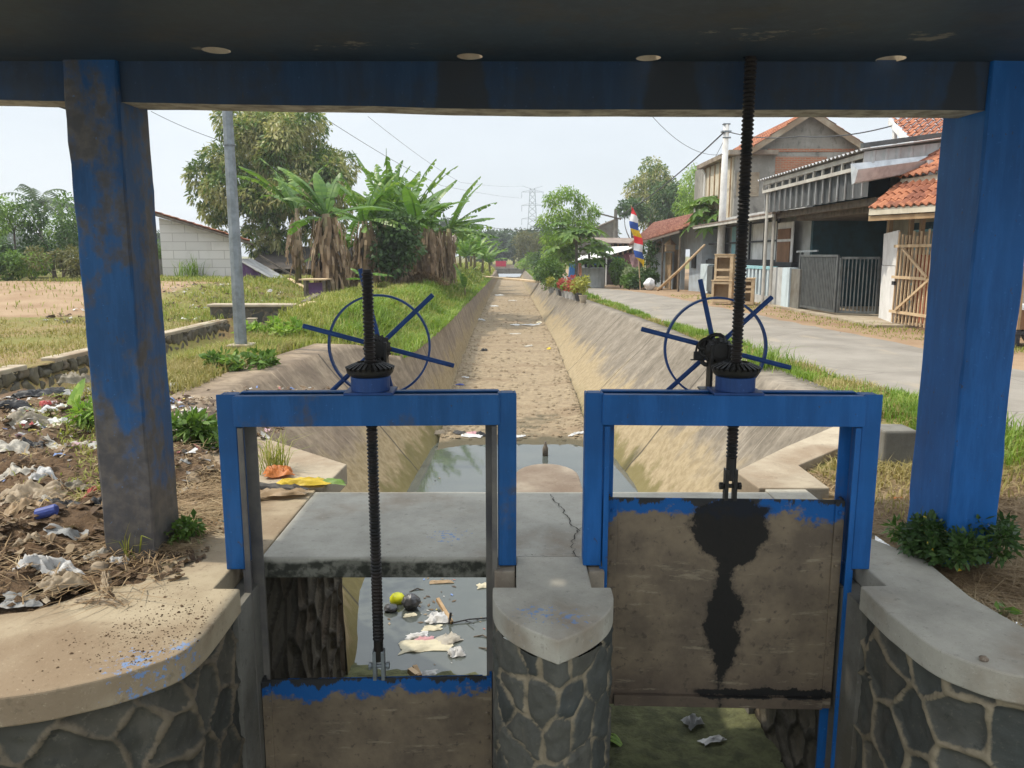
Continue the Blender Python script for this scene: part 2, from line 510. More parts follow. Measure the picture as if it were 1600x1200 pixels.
def gate_mat(name, top, stain):
    """steel plate gone brown with a strip of blue left along its top and, on one of them, spilled grease below the stem"""
    g = G(name)
    x, y, z = g.sep()
    n1, n2, n3 = g.noise(4.5, 8, 0.65), g.noise(22, 6, 0.65), g.noise(2.0, 5, 0.6)
    c = g.mix(g.smooth(n1, 0.3, 0.7), (0.22, 0.168, 0.112), (0.12, 0.092, 0.066))
    zz = g.math('SUBTRACT', z, top)
    c = g.mix(g.math('MULTIPLY', g.smooth(zz, -0.75, -1.08), 0.55), c, (0.06, 0.04, 0.032))
    c = g.mix(g.math('MULTIPLY', g.smooth(n2, 0.56, 0.66), 0.6), c, (0.055, 0.045, 0.036))
    c = g.mix(g.math('MULTIPLY', g.smooth(g.noise(8, 5, 0.7, g.map((0.5, 1, 3))), 0.58, 0.68), 0.5), c, (0.33, 0.275, 0.19))
    e = g.math('ADD', zz, g.math('MULTIPLY', g.math('SUBTRACT', n1, 0.5), 0.35))
    e = g.math('ADD', e, g.math('MULTIPLY', g.math('SUBTRACT', n2, 0.5), 0.14))
    c = g.mix(g.smooth(e, -0.105, -0.065), c, (0.006, 0.09, 0.30))
    e2 = g.math('ADD', zz, g.math('MULTIPLY', g.math('SUBTRACT', g.noise(9, 6, 0.7, g.map((1, 1, 0.4), (3, 0, 0))), 0.5), 0.25))
    c = g.mix(g.smooth(e2, -0.02, -0.008), c, (0.03, 0.03, 0.03))
    rough = 0.7
    if stain:
        w = g.ramp(g.math('MULTIPLY', zz, -1.0 / 1.1), [(0.0, 0.08), (0.05, 0.165), (0.15, 0.195), (0.24, 0.125), (0.31, 0.055), (0.42, 0.045), (0.52, 0.085), (0.66, 0.085),
                                                       (0.77, 0.045), (0.83, 0.006), (0.9, -0.01), (0.98, -0.02)])
        sh = g.math('MULTIPLY', g.math('SUBTRACT', g.noise(2.4, 4, 0.6, g.comb(0.0, 0.0, z)), 0.5), 0.22)
        ax = g.math('ABSOLUTE', g.math('ADD', g.math('SUBTRACT', x, 0.02), sh))
        d = g.math('SUBTRACT', w, ax)
        d = g.math('ADD', d, g.math('MULTIPLY', g.math('SUBTRACT', g.noise(6, 8, 0.75, g.map((1, 1, 0.8), (2, 0, 5))), 0.5), 0.26))
        c = g.mix(g.math('MULTIPLY', g.smooth(d, -0.035, 0.01), 0.55), c, (0.03, 0.026, 0.022))
        c = g.mix(g.math('MULTIPLY', g.smooth(d, -0.003, 0.012), 0.93), c, (0.009, 0.0085, 0.008))
        b = g.math('SUBTRACT', 0.022, g.math('ABSOLUTE', g.math('ADD', zz, 1.015)))
        b = g.math('ADD', b, g.math('MULTIPLY', g.math('SUBTRACT', g.noise(14, 6, 0.7), 0.5), 0.07))
        b = g.math('MULTIPLY', b, g.smooth(x, -0.15, -0.02))
        c = g.mix(g.smooth(b, 0.0, 0.006), c, (0.012, 0.011, 0.01))
    return g.done(c, rough, g.bump(g.math('ADD', n2, g.math('MULTIPLY', n1, 0.6)), 0.3, 0.008), 0.15, 0.3)


def stone_mat(name, stones, mortar):
    g = G(name)
    e, r = g.attr('edge'), g.attr('cell')
    n1, n2 = g.noise(9, 8, 0.65), g.noise(45, 5, 0.6)
    s = g.mix(g.smooth(n1, 0.32, 0.7), g.ramp(r, stones), g.mix(0.5, g.ramp(r, stones), (0.035, 0.035, 0.03)))
    s = g.mix(g.math('MULTIPLY', g.smooth(n2, 0.58, 0.7), 0.3), s, (0.17, 0.155, 0.115))
    s = g.mix(g.math('MULTIPLY', g.smooth(g.noise(4, 7, 0.7, g.map((1, 1, 0.35), (2, 6, 1))), 0.54, 0.68), 0.35), s, (0.15, 0.13, 0.10))
    s = g.mix(g.math('MULTIPLY', g.smooth(g.noise(16, 6, 0.75, g.map((1, 1, 1), (9, 2, 4))), 0.6, 0.68), 0.6), s, (0.03, 0.032, 0.028))
    mo = g.mix(g.smooth(n1, 0.3, 0.7), mortar, tuple(k * 0.6 for k in mortar))
    ee = g.math('ADD', e, g.math('MULTIPLY', g.math('SUBTRACT', n1, 0.5), 0.03))
    c = g.mix(g.smooth(ee, 0.008, 0.018), mo, s)
    big = g.noise(1.4, 5, 0.6)
    c = g.mix(g.math('MULTIPLY', g.smooth(big, 0.52, 0.72), 0.3), c, (0.13, 0.10, 0.07))
    return g.done(c, 0.85, g.bump(g.math('ADD', n1, g.math('MULTIPLY', n2, 0.5)), 0.5, 0.012), 0, 0.25)


M['stone'] = stone_mat('stone', [(0.0, (0.08, 0.074, 0.058)), (0.35, (0.042, 0.043, 0.037)), (0.7, (0.105, 0.09, 0.065)), (1.0, (0.065, 0.064, 0.055))], (0.16, 0.128, 0.088))
M['stone_grey'] = stone_mat('stone_grey', [(0.0, (0.085, 0.088, 0.076)), (0.3, (0.045, 0.05, 0.047)), (0.65, (0.105, 0.10, 0.082)), (1.0, (0.06, 0.066, 0.062))], (0.28, 0.23, 0.155))
M['stone_dry'] = stone_mat('stone_dry', [(0.0, (0.13, 0.10, 0.07)), (0.5, (0.09, 0.08, 0.06)), (1.0, (0.15, 0.125, 0.09))], (0.05, 0.042, 0.03))

# ------------------------------------------------------------------ ground, canal, water
CST = [  # Y, left crest x,z, left bed x, bed z, right bed x, right crest x,z
    (5.46, -1.27, -0.10, -1.26, -1.72, 1.62, 1.62, -0.10), (5.9, -1.70, -0.07, -1.26, -1.80, 1.62, 2.12, -0.07),
    (6.4, -2.22, -0.06, -1.26, -1.86, 1.62, 2.62, -0.06), (7.2, -3.05, 0.0, -1.26, -1.88, 1.60, 3.08, 0.0),
    (8.5, -3.12, 0.03, -1.26, -1.88, 1.58, 3.15, 0.0), (10.0, -3.0, 0.05, -1.25, -1.88, 1.56, 3.10, 0.0),
    (11.5, -2.86, 0.05, -1.24, -1.86, 1.54, 3.02, 0.0), (12.7, -2.74, 0.04, -1.23, -1.80, 1.48, 2.98, 0.0),
    (13.1, -2.62, -0.02, -1.23, -1.73, 1.36, 2.98, 0.0), (13.4, -1.98, -0.27, -1.23, -1.70, 1.33, 2.99, 0.0),
    (16.6, -1.86, -0.30, -1.32, -1.62, 1.38, 3.05, -0.05), (20, -1.82, -0.30, -1.40, -1.55, 1.40, 2.92, -0.08),
    (26, -1.80, -0.31, -1.42, -1.46, 1.42, 2.70, -0.15), (38, -1.78, -0.33, -1.43, -1.32, 1.29, 2.20, -0.28),
    (55, -1.72, -0.35, -1.48, -1.30, 1.16, 1.68, -0.35), (75, -1.68, -0.36, -1.52, -1.30, 1.05, 1.55, -0.38), (99, -1.9, -0.38, -1.6, -1.30, 0.95, 1.5, -0.40)]
CA = np.array(CST)


def cs(y):
    """canal cross section at distance y"""
    return [float(np.interp(y, CA[:, 0], CA[:, k])) for k in range(1, 8)]


def lining_mat(name, g1, g2, t1, t2, lo, scr):
    g = G(name)
    x, y, z = g.sep()
    n1, n2 = g.noise(1.3, 7, 0.62), g.noise(9, 7, 0.65)
    streak = g.noise(1.0, 7, 0.6, g.map((1.5, 2.3, 1.5), (0, 0, 0), (0.5, 0, 0)))
    streak2 = g.noise(3.0, 5, 0.6, g.map((0.6, 9.0, 0.6), (4, 0, 0), (0.7, 0, 0)))
    grey = g.mix(g.smooth(streak, 0.3, 0.7), g1, g2)
    grey = g.mix(g.math('MULTIPLY', g.smooth(n2, 0.4, 0.66), 0.45), grey, tuple(k * 0.55 for k in g2))
    grey = g.mix(g.math('MULTIPLY', g.smooth(streak2, 0.55, 0.68), scr), grey, tuple(min(1, k * 1.5) for k in g1))
    tan = g.mix(g.smooth(n2, 0.3, 0.7), t1, t2)
    lim = g.math('ADD', z, g.math('ADD', g.math('MULTIPLY', g.math('SUBTRACT', n1, 0.5), 1.5), g.math('MULTIPLY', g.math('SUBTRACT', streak, 0.5), 0.5)))
    c = g.mix(g.smooth(lim, lo - 0.2, lo + 0.25), tan, grey)
    moss = g.math('ADD', z, g.math('MULTIPLY', g.math('SUBTRACT', g.noise(3, 6, 0.6), 0.5), 0.9))
    c = g.mix(g.math('MULTIPLY', g.math('MULTIPLY', g.smooth(moss, -1.40, -1.62), g.smooth(y, 20, 12)), 0.75), c, (0.12, 0.105, 0.035))
    joint = g.smooth(g.math('ABSOLUTE', g.math('SUBTRACT', g.math('FRACT', g.math('MULTIPLY', y, 0.22)), 0.5)), 0.008, 0.004)
    c = g.mix(g.math('MULTIPLY', joint, 0.8), c, (0.06, 0.05, 0.04))
    return g.done(c, 0.95, g.bump(g.math('ADD', n2, g.math('MULTIPLY', streak, 0.25)), 0.5, 0.025), 0, 0.15)


def bed_mat():
    g = G('canal_bed')
    x, y, z = g.sep()
    n1, n2, n3 = g.noise(0.9, 8, 0.6), g.noise(7, 8, 0.7), g.noise(1.2, 6, 0.6, g.map((0.5, 1.6, 1)))
    c = g.mix(g.smooth(n2, 0.3, 0.7), (0.305, 0.24, 0.155), (0.20, 0.152, 0.098))
    c = g.mix(g.math('MULTIPLY', g.smooth(n3, 0.48, 0.66), 0.6), c, (0.19, 0.135, 0.085))
    c = g.mix(g.math('MULTIPLY', g.smooth(g.noise(26, 5, 0.7), 0.62, 0.72), 0.5), c, (0.11, 0.085, 0.06))
    wet = g.math('ADD', z, g.math('MULTIPLY', g.math('SUBTRACT', g.noise(4, 5), 0.5), 0.09))
    c = g.mix(g.smooth(wet, -1.66, -1.71), c, (0.10, 0.085, 0.055))
    mossy = g.math('ADD', y, g.math('MULTIPLY', g.math('SUBTRACT', n1, 0.5), 1.2))
    mg = g.mix(g.smooth(n2, 0.35, 0.65), (0.13, 0.135, 0.065), (0.065, 0.068, 0.036))
    c = g.mix(g.smooth(mossy, 6.6, 5.6), c, mg)
    return g.done(c, 0.95, g.bump(g.math('ADD', n2, g.math('MULTIPLY', g.noise(30, 5), 0.5)), 0.7, 0.05), 0, 0.15)


def water_mat():
    g = G('pool_water')
    n = g.noise(5, 3, 0.5)
    return g.done(g.mix(g.smooth(g.noise(2.2, 4), 0.4, 0.7), (0.06, 0.068, 0.06), (0.075, 0.082, 0.07)), 0.045, g.bump(n, 0.03, 0.02), 0, 0.6)


M['lining_left'] = lining_mat('lining_left', (0.275, 0.215, 0.15), (0.165, 0.125, 0.09), (0.31, 0.24, 0.14), (0.205, 0.152, 0.08), -1.0, 0.35)
M['lining_right'] = lining_mat('lining_right', (0.25, 0.215, 0.17), (0.15, 0.128, 0.10), (0.33, 0.265, 0.165), (0.235, 0.182, 0.108), -1.0, 0.45)
M['bed'] = bed_mat()
M['water'] = water_mat()


def bed_z(x, y):
    _, _, xl, zb, xr, _, _ = cs(max(y, 5.46))
    if y < 5.46: zb = lerp(-1.72, -1.66, sstep(5.4, 4.6, y))
    k = 0.05 * fbm(x, y, 0.9, 3) + 0.02 * fbm(x, y, 4, 8)
    if y < 6.6: k += 0.022 * fbm(x, y, 9, 2)
    if y > 5.2:   # silt piles up against the foot of the sides
        k += 0.05 * (1 - sstep(0, 0.45, x - xl)) + 0.05 * (1 - sstep(0, 0.45, xr - x))
    if x > 0.6: k += 0.10 * sstep(6.8, 5.2, y) * 0.6
    return zb + k


ys = list(np.arange(-7, 4, 0.5)) + list(np.arange(4, 6.6, 0.05)) + list(np.arange(6.6, 22, 0.14)) + list(np.arange(22, 100, 0.8))
ys[-1] = 99
vv = []
nx = 44
for y in ys:
    c = cs(max(y, 5.46))
    xl, xr = (c[2], c[4]) if y > 5.46 else (-1.5, 1.85)
    if y < 2.9: xl, xr = -5.5, 6.0
    for i in range(nx + 1):
        x = lerp(xl - 0.03, xr + 0.03, i / nx)
        vv.append((x, y, bed_z(x, y)))
ff = [(j * (nx + 1) + i, j * (nx + 1) + i + 1, (j + 1) * (nx + 1) + i + 1, (j + 1) * (nx + 1) + i) for j in range(len(ys) - 1) for i in range(nx)]
tag(mk('canal_bed', vv, ff, M['bed'], smooth=True), 'dry sandy canal floor running straight away from the gates', 'canal bed', kind='structure')

tag(MB().box(-1.8, 2.2, 5.3, 13.3, -1.78, -1.745).build('water', M['water']), 'still grey pool of water behind the gates', 'water', kind='structure')


def lining(side, label):
    vv, ff = [], []
    Y = list(np.arange(5.46, 16, 0.12)) + list(np.arange(16, 30, 0.4)) + list(np.arange(30, 99, 1.5)) + [99]
    n = 22
    for y in Y:
        xlc, zlc, xlb, zb, xrb, xrc, zrc = cs(y)
        xc, zc, xb = (xlc, zlc, xlb) if side < 0 else (xrc, zrc, xrb)
        w = 0.5 if (side < 0 and 7 < y < 13) else (0.42 if side > 0 and y < 12 else 0.28)
        row = [(xc + side * w, y, zc - 0.35), (xc + side * w, y, zc + 0.015)]
        for i in range(n + 1):
            t = i / n
            x, z = lerp(xc, xb, t), lerp(zc, zb - 0.12, t)
            b = 0.02 * fbm(y, z * 2, 0.7, 5 + side) + 0.006 * fbm(y, z, 6, 2)
            row.append((x - side * b, y, z + b * 0.5))
        vv += row
    m = n + 3
    for j in range(len(Y) - 1):
        for i in range(m - 1):
            q = (j * m + i, j * m + i + 1, (j + 1) * m + i + 1, (j + 1) * m + i)
            ff.append(q if side > 0 else q[::-1])
    return tag(mk('canal_lining', vv, ff, M['lining_left' if side < 0 else 'lining_right'], smooth=True), label, 'canal lining')


lining(-1, 'sloping concrete side of the canal below the long grass and banana plants')
lining(1, 'pale sloping concrete side of the canal below the road and flower pots')


# ---- ground left and right of the canal
def zl(x, y):
    d = float(np.interp(y, CA[:, 0], CA[:, 1])) - x if y > 5.46 else -1.3 - x
    zc = float(np.interp(y, CA[:, 0], CA[:, 2])) if y > 7 else -0.03
    z = lerp(zc, 0.0, float(sstep(0.3, 1.1, d)))
    if y > 13: z += 0.34 * float(sstep(0.1, 1.6, d)) * float(sstep(13, 16, y)) * float(sstep(5.5, 3.0, d))
    z += 0.05 * fbm(x, y, 0.35, 1) * float(sstep(0.3, 1.5, d))
    z += 0.42 * float(sstep(17, 25, y)) * float(sstep(-6.6, -9.5, x)) * float(sstep(60, 40, y))
    z += 0.12 * float(sstep(14, 20, y)) * float(sstep(-7, -12, x))
    z -= 0.03
    # stone ditch beside the lamp post
    if y < 17.9:
        dr = float(sstep(-4.5, -5.75, x))
        if x > -6.6 and x < -4.4: z = lerp(z, -0.72, dr)
    return z


def zr(x, y):
    xc, zc = (float(np.interp(y, CA[:, 0], CA[:, 6])), float(np.interp(y, CA[:, 0], CA[:, 7]))) if y > 6.9 else (1.7, -0.03)
    d = x - xc
    z = lerp(zc - 0.0, -0.3 * float(sstep(28, 46, y)), float(sstep(0.2, 3.0, d)))
    return z - 0.03 + 0.03 * fbm(x, y, 0.6, 4) * float(sstep(0.2, 0.8, d)) * (1 - float(sstep(3.2, 4.0, x)) * (1 - float(sstep(7.5, 9, x))))


def ground_mat():
    g = G('ground')
    k = g.attr('cover', True)
    n = g.t.nodes.new('ShaderNodeSeparateColor'); g.set(n, 0, k)
    gr, dry, dirt = n.outputs[0], n.outputs[1], n.outputs[2]
    n1, n2, n3 = g.noise(0.8, 8, 0.6), g.noise(8, 8, 0.7), g.noise(40, 5, 0.65)
    soil = g.mix(g.smooth(n2, 0.3, 0.7), (0.155, 0.105, 0.065), (0.09, 0.06, 0.038))
    grass = g.mix(g.smooth(n2, 0.3, 0.7), (0.13, 0.14, 0.035), (0.20, 0.17, 0.06))
    straw = g.mix(g.smooth(n2, 0.3, 0.7), (0.30, 0.22, 0.11), (0.19, 0.13, 0.07))
    tan = g.mix(g.smooth(n1, 0.3, 0.7), (0.33, 0.235, 0.15), (0.25, 0.165, 0.10))
    nn = g.math('MULTIPLY', g.math('SUBTRACT', n2, 0.5), 0.7)
    c = g.mix(g.smooth(g.math('ADD', gr, nn), 0.35, 0.65), soil, grass)
    c = g.mix(g.smooth(g.math('ADD', dry, nn), 0.35, 0.65), c, straw)
    c = g.mix(g.smooth(g.math('ADD', dirt, nn), 0.35, 0.65), c, tan)
    c = g.mix(g.math('MULTIPLY', g.smooth(n3, 0.6, 0.7), 0.4), c, (0.07, 0.05, 0.03))
    return g.done(c, 0.96, g.bump(g.math('ADD', n2, g.math('MULTIPLY', n3, 0.5)), 0.7, 0.04), 0, 0.12)


M['ground'] = ground_mat()


def road_l(y): return float(np.interp(y, [2, 8, 12.2, 18.9, 30, 44, 70, 99], [4.5, 4.2, 3.95, 3.45, 3.4, 3.0, 2.4, 2.3]))
def road_r(y): return float(np.interp(y, [2, 13.4, 20, 30, 44, 70, 99], [7.2, 6.7, 6.2, 5.6, 4.8, 4.5, 4.4]))


def cover(x, y):
    """how much living grass, dry straw and bare earth lie at a place"""
    if x < 0:
        gr, dry, dirt = 0.9, 0.15 + 0.5 * fbm(x, y, 0.3, 9), 0.0
        if y < 8.0 and x > -5.4: gr, dry, dirt = 0.1, 0.25, 0.1
        if x < -9 and 17.5 < y < 29 and not (x > -10.5 and y > 24):
            dirt = float(sstep(-9, -11.5, x + 1.2 * fbm(x, y, 0.3, 2))) * float(sstep(17.2, 18.6, y)) * float(sstep(30, 28, y))
        if -6 < x < -4 and 22 < y < 26: dirt = 0.4
        if x < -6 and y < 18: dry += 0.3
    else:
        xc = float(np.interp(y, CA[:, 0], CA[:, 6])) if y > 6.9 else 1.7
        gr, dry, dirt = 0.75, 0.25 + 0.5 * fbm(x, y, 0.7, 5), 0.0
        if y < 6.5 and x < 4.5: gr, dry = lerp(0.1, 0.8, float(sstep(4.3, 5.6, y + 0.4 * fbm(x, y, 1, 1)))), lerp(0.95, 0.35, float(sstep(4.3, 5.6, y)))
        if x > road_r(y) - 0.6: gr, dry, dirt = 0.2, 0.15, 0.85
        if x - xc < 0.5: dirt = 0.4
    return gr, dry, dirt


def ground_sheet(name, label, Y, xs_of, zf):
    vv, ff, cc = [], [], []
    n = None
    for y in Y:
        X = xs_of(y)
        n = len(X)
        for x in X:
            vv.append((x, y, zf(x, y)))
            cc.append((*[min(1, max(0, k)) for k in cover(x, y)], 1))
    for j in range(len(Y) - 1):
        for i in range(n - 1):
            ff.append((j * n + i, j * n + i + 1, (j + 1) * n + i + 1, (j + 1) * n + i))
    return tag(mk(name, vv, ff, M['ground'], smooth=True, attrs={'cover': np.array(cc)}), label, 'ground', kind='structure')


GYL = list(np.arange(2.75, 30, 0.25)) + list(np.arange(30, 60, 1.0)) + list(np.arange(60, 99, 3)) + [99.2]
GX = sorted(set([-800, -300, -120, -60, -45, -35, -28] + list(np.arange(-24, -8, 0.5)) + list(np.arange(-8, -6.7, 0.2)) + [-6.62, -6.6] + list(np.arange(-6.4, -3.6, 0.14))))


def gxl(y):
    xc = cs(y)[0] if y > 7.0 else float(np.interp(y, [2.75, 2.9, 3.3, 5.4, 6.2, 7.0], [-1.95, -1.7, -1.55, -1.6, -2.4, -3.1]))
    xc -= 0.18
    return [float(k) for k in GX] + [lerp(-3.5, xc, t) for t in np.linspace(0, 1, 16)]


def gxr(y):
    xc = cs(y)[5] if y > 6.8 else float(np.interp(y, [2.8, 3.3, 5.3, 6.0, 6.8], [2.2, 1.95, 1.85, 2.35, 3.05]))
    xc += 0.14
    return [lerp(xc, 5.0, t) for t in np.linspace(0, 1, 22)] + [5.4, 6, 6.6, 7.2, 7.8, 8.4, 9, 10, 12, 15, 20, 30, 60, 120, 300, 800]


ground_sheet('ground', 'rough grass and earth left of the canal', GYL, gxl, zl)
GYR = list(np.arange(2.8, 26, 0.25)) + list(np.arange(26, 60, 1.0)) + list(np.arange(60, 99, 3)) + [99.2]
ground_sheet('ground', 'grass verge, road bed and dirt right of the canal', GYR, gxr, zr)
Yf = [99.0, 120, 160, 240, 400, 800]
Xf = [-800, -300, -100, -40, -15, -5, 0, 5, 15, 40, 100, 300, 800]
mk_f = [(j * len(Xf) + i, j * len(Xf) + i + 1, (j + 1) * len(Xf) + i + 1, (j + 1) * len(Xf) + i) for j in range(len(Yf) - 1) for i in range(len(Xf) - 1)]
tag(mk('ground', [(x, y, -0.42) for y in Yf for x in Xf], mk_f, M['ground'], attrs={'cover': np.tile([0.8, 0.3, 0.1, 1], (len(Yf) * len(Xf), 1))}),
    'flat green land beyond the far bridge', 'ground', kind='structure')


# road
def road_mat():
    g = G('road')
    n1, n2, n3 = g.noise(1.0, 8, 0.6), g.noise(60, 4, 0.6), g.noise(2.5, 6, 0.6, g.map((1, 0.3, 1)))
    c = g.mix(g.smooth(n1, 0.3, 0.7), (0.255, 0.23, 0.195), (0.185, 0.165, 0.138))
    c = g.mix(g.math('MULTIPLY', g.smooth(n3, 0.55, 0.7), 0.5), c, (0.31, 0.26, 0.19))
    c = g.mix(g.math('MULTIPLY', g.smooth(n2, 0.6, 0.7), 0.4), c, (0.10, 0.09, 0.08))
    crack = g.smooth(g.voro(0.55, 'DISTANCE_TO_EDGE', g.map((1, 1, 1))), 0.006, 0.002)
    c = g.mix(g.math('MULTIPLY', crack, 0.5), c, (0.07, 0.06, 0.05))
    return g.done(c, 0.95, g.bump(n2, 0.4, 0.01), 0, 0.2)


M['road'] = road_mat()
vv, ff = [], []
Y = list(np.arange(2.8, 40, 0.3)) + list(np.arange(40, 99, 1.5))
for y in Y:
    a, b = road_l(y) + 0.12 * fbm(y, 0, 1.3, 2) + 0.05 * fbm(y, 0, 5, 2), road_r(y) + 0.25 * fbm(y, 5, 0.8, 3) + 0.08 * fbm(y, 2, 4, 3)
    for i in range(9):
        x = lerp(a, b, i / 8)
        vv.append((x, y, zr(x, y) + 0.012 + 0.03 * math.sin(math.pi * i / 8)))
for j in range(len(Y) - 1):
    for i in range(8):
        ff.append((j * 9 + i, j * 9 + i + 1, (j + 1) * 9 + i + 1, (j + 1) * 9 + i))
tag(mk('road', vv, ff, M['road'], smooth=True), 'worn grey village road between the canal and the houses', 'road', kind='structure')

# ------------------------------------------------------------------ stone walls with their joints modelled


def stone_wall(name, path, z0, z1, mat, parent=None, cell=0.27, ds=0.016, joint=0.016, proud=0.022, seed=1):
    """rubble masonry: path runs with the open side on its right hand; stones stand proud of the joints between them"""
    pts = [Vector((*p, 0)) for p in path]
    L = [0.0]
    for a, b in zip(pts[:-1], pts[1:]):
        L.append(L[-1] + (b - a).length)
    ns, nz = max(2, int(L[-1] / ds)), max(2, int((z1 - z0) / ds))
    S = np.linspace(0, L[-1], ns + 1)
    Z = np.linspace(z0, z1, nz + 1)
    X = np.interp(S, L, [p.x for p in pts]); Yc = np.interp(S, L, [p.y for p in pts])
    tx, ty = np.gradient(X), np.gradient(Yc)
    ln = np.hypot(tx, ty); tx, ty = tx / ln, ty / ln
    ker = np.ones(9) / 9
    nxv, nyv = np.convolve(np.pad(ty, 4, 'edge'), ker, 'valid'), np.convolve(np.pad(-tx, 4, 'edge'), ker, 'valid')
    ln = np.hypot(nxv, nyv); nxv, nyv = nxv / ln, nyv / ln
    rg = np.random.default_rng(seed)
    gs, gz = int(L[-1] / cell) + 3, int((z1 - z0) / cell) + 3
    seeds = []
    for j in range(-1, gz):
        for i in range(-1, gs):
            seeds.append(((i + 0.5 + 0.5 * (j % 2) + rg.uniform(-0.42, 0.42)) * cell, z0 + (j + 0.5 + rg.uniform(-0.42, 0.42)) * cell))
    seeds = np.array(seeds); crand = rg.random(len(seeds)); tilt = rg.uniform(-1, 1, (len(seeds), 2))
    SS, ZZ = np.meshgrid(S, Z)
    Pn = np.stack([SS.ravel(), ZZ.ravel()], 1)
    wob = np.array([[mnoise.noise(Vector((p[0] * 7, p[1] * 7, seed))), mnoise.noise(Vector((p[0] * 7, p[1] * 7, seed + 9)))] for p in Pn]) * 0.028
    Pn2 = Pn + wob
    D1 = np.full(len(Pn), 9.0); D2 = np.full(len(Pn), 9.0); I1 = np.zeros(len(Pn), int); I2 = np.zeros(len(Pn), int)
    for k, sd in enumerate(seeds):
        d = np.hypot(Pn2[:, 0] - sd[0], Pn2[:, 1] - sd[1])
        a = d < D1
        D2 = np.where(a, D1, np.minimum(D2, d)); I2 = np.where(a, I1, np.where(d == D2, k, I2))
        I1 = np.where(a, k, I1); D1 = np.where(a, d, D1)
    gap = np.hypot(*(seeds[I1] - seeds[I2]).T) + 1e-6
    edge = np.clip((D2 ** 2 - D1 ** 2) / (2 * gap), 0, 1)
    rel = Pn2 - seeds[I1]
    fine = np.array([mnoise.fractal(Vector((p[0] * 16, p[1] * 16, seed + 3)), 1.0, 2.0, 4) for p in Pn])
    jv = joint * (0.55 + 0.9 * np.abs(wob[:, 1]) / 0.028 * 1.6)
    h = sstep(jv * 0.5, jv * 1.7, edge) * (proud + 0.07 * (rel * tilt[I1]).sum(1) + 0.007 * fine) + 0.004 * wob[:, 0] / 0.028 + 0.002 * fine
    px = np.tile(X, nz + 1) + np.tile(nxv, nz + 1) * h
    py = np.tile(Yc, nz + 1) + np.tile(nyv, nz + 1) * h
    V = np.stack([px, py, ZZ.ravel()], 1)
    idx = np.arange((ns + 1) * (nz + 1)).reshape(nz + 1, ns + 1)
    F = np.stack([idx[:-1, :-1].ravel(), idx[:-1, 1:].ravel(), idx[1:, 1:].ravel(), idx[1:, :-1].ravel()], 1)
    return mk(name, V, F, mat, parent, smooth=True, attrs={'edge': edge - jv + 0.013, 'cell': crand[I1]})


def smooth_path(pts, n=6):
    out = []
    P = [pts[0]] + pts + [pts[-1]]
    for i in range(1, len(P) - 2):
        for k in range(n):
            t = k / n
            p0, p1, p2, p3 = P[i - 1], P[i], P[i + 1], P[i + 2]
            out.append(tuple(0.5 * (2 * p1[a] + (p2[a] - p0[a]) * t + (2 * p0[a] - 5 * p1[a] + 4 * p2[a] - p3[a]) * t * t + (3 * p1[a] - p0[a] - 3 * p2[a] + p3[a]) * t ** 3) for a in (0, 1)))
    out.append(pts[-1])
    return out


# left abutment
t = thing('abutment_wall', 'curved stone abutment on the left with a dirt strewn concrete coping', 'abutment wall', (-1.8, 3.0, 0))
curveL = smooth_path([(-1.238, 3.32), (-1.232, 3.05), (-1.235, 2.88), (-1.265, 2.75), (-1.34, 2.655), (-1.50, 2.54), (-1.78, 2.435), (-2.4, 2.36), (-4.6, 2.33)])
backL = [(-4.6, 2.9), (-2.6, 2.95), (-2.05, 3.1), (-1.75, 3.45), (-1.72, 5.40)]
MB().prism(curveL + backL + [(-1.27, 5.40), (-1.27, 3.70), (-1.36, 3.70), (-1.36, 3.325)], -0.115, 0.0).build('coping', M['concrete_dirty'], t, bevel=0.008)
inset = lambda p, d: p
stone_wall('stone_face', [(-1.262, 3.33), (-1.262, 2.88)] + [(x - 0.02, y + 0.015) for x, y in curveL if y < 2.87], -1.80, -0.115, M['stone'], t, cell=0.225, joint=0.014, seed=3)
stone_wall('gate_bay_face', [(-1.275, 5.47), (-1.275, 3.74)], -1.85, -0.115, M['stone_dry'], t, cell=0.24, joint=0.02, proud=0.03, seed=8)
MB().box(-1.42, -1.262, 3.33, 3.74, -1.8, -0.115).build('gate_slot', M['concrete_grey'], t)
# right abutment
t = thing('abutment_wall', 'curved stone abutment on the right with a clean grey concrete coping in shade', 'abutment wall', (2.1, 3.0, 0))
curveR = smooth_path([(1.60, 3.35), (1.598, 3.12), (1.605, 3.02), (1.63, 2.82), (1.69, 2.70), (1.85, 2.575), (2.3, 2.46), (4.6, 2.40)])
backR = [(4.6, 2.9), (3.0, 2.86), (2.30, 2.86), (2.09, 2.95), (2.04, 3.24), (2.06, 3.68), (1.92, 3.98), (1.90, 5.30)]
MB().prism(curveR + backR + [(1.64, 5.30), (1.64, 3.70), (1.72, 3.70), (1.72, 3.355)], -0.115, 0.0).build('coping', M['concrete'], t, bevel=0.008)
stone_wall('stone_face', [(x + 0.02, y + 0.015) for x, y in curveR if y < 3.0][::-1] + [(1.624, 3.02), (1.624, 3.36)], -1.80, -0.115, M['stone_grey'], t, cell=0.225, joint=0.015, seed=5)
stone_wall('gate_bay_face', [(1.66, 3.74), (1.66, 5.32)], -1.85, -0.115, M['stone_dry'], t, cell=0.24, joint=0.02, proud=0.03, seed=11)
MB().box(1.624, 1.80, 3.36, 3.74, -1.8, -0.115).build('gate_slot', M['concrete_grey'], t)

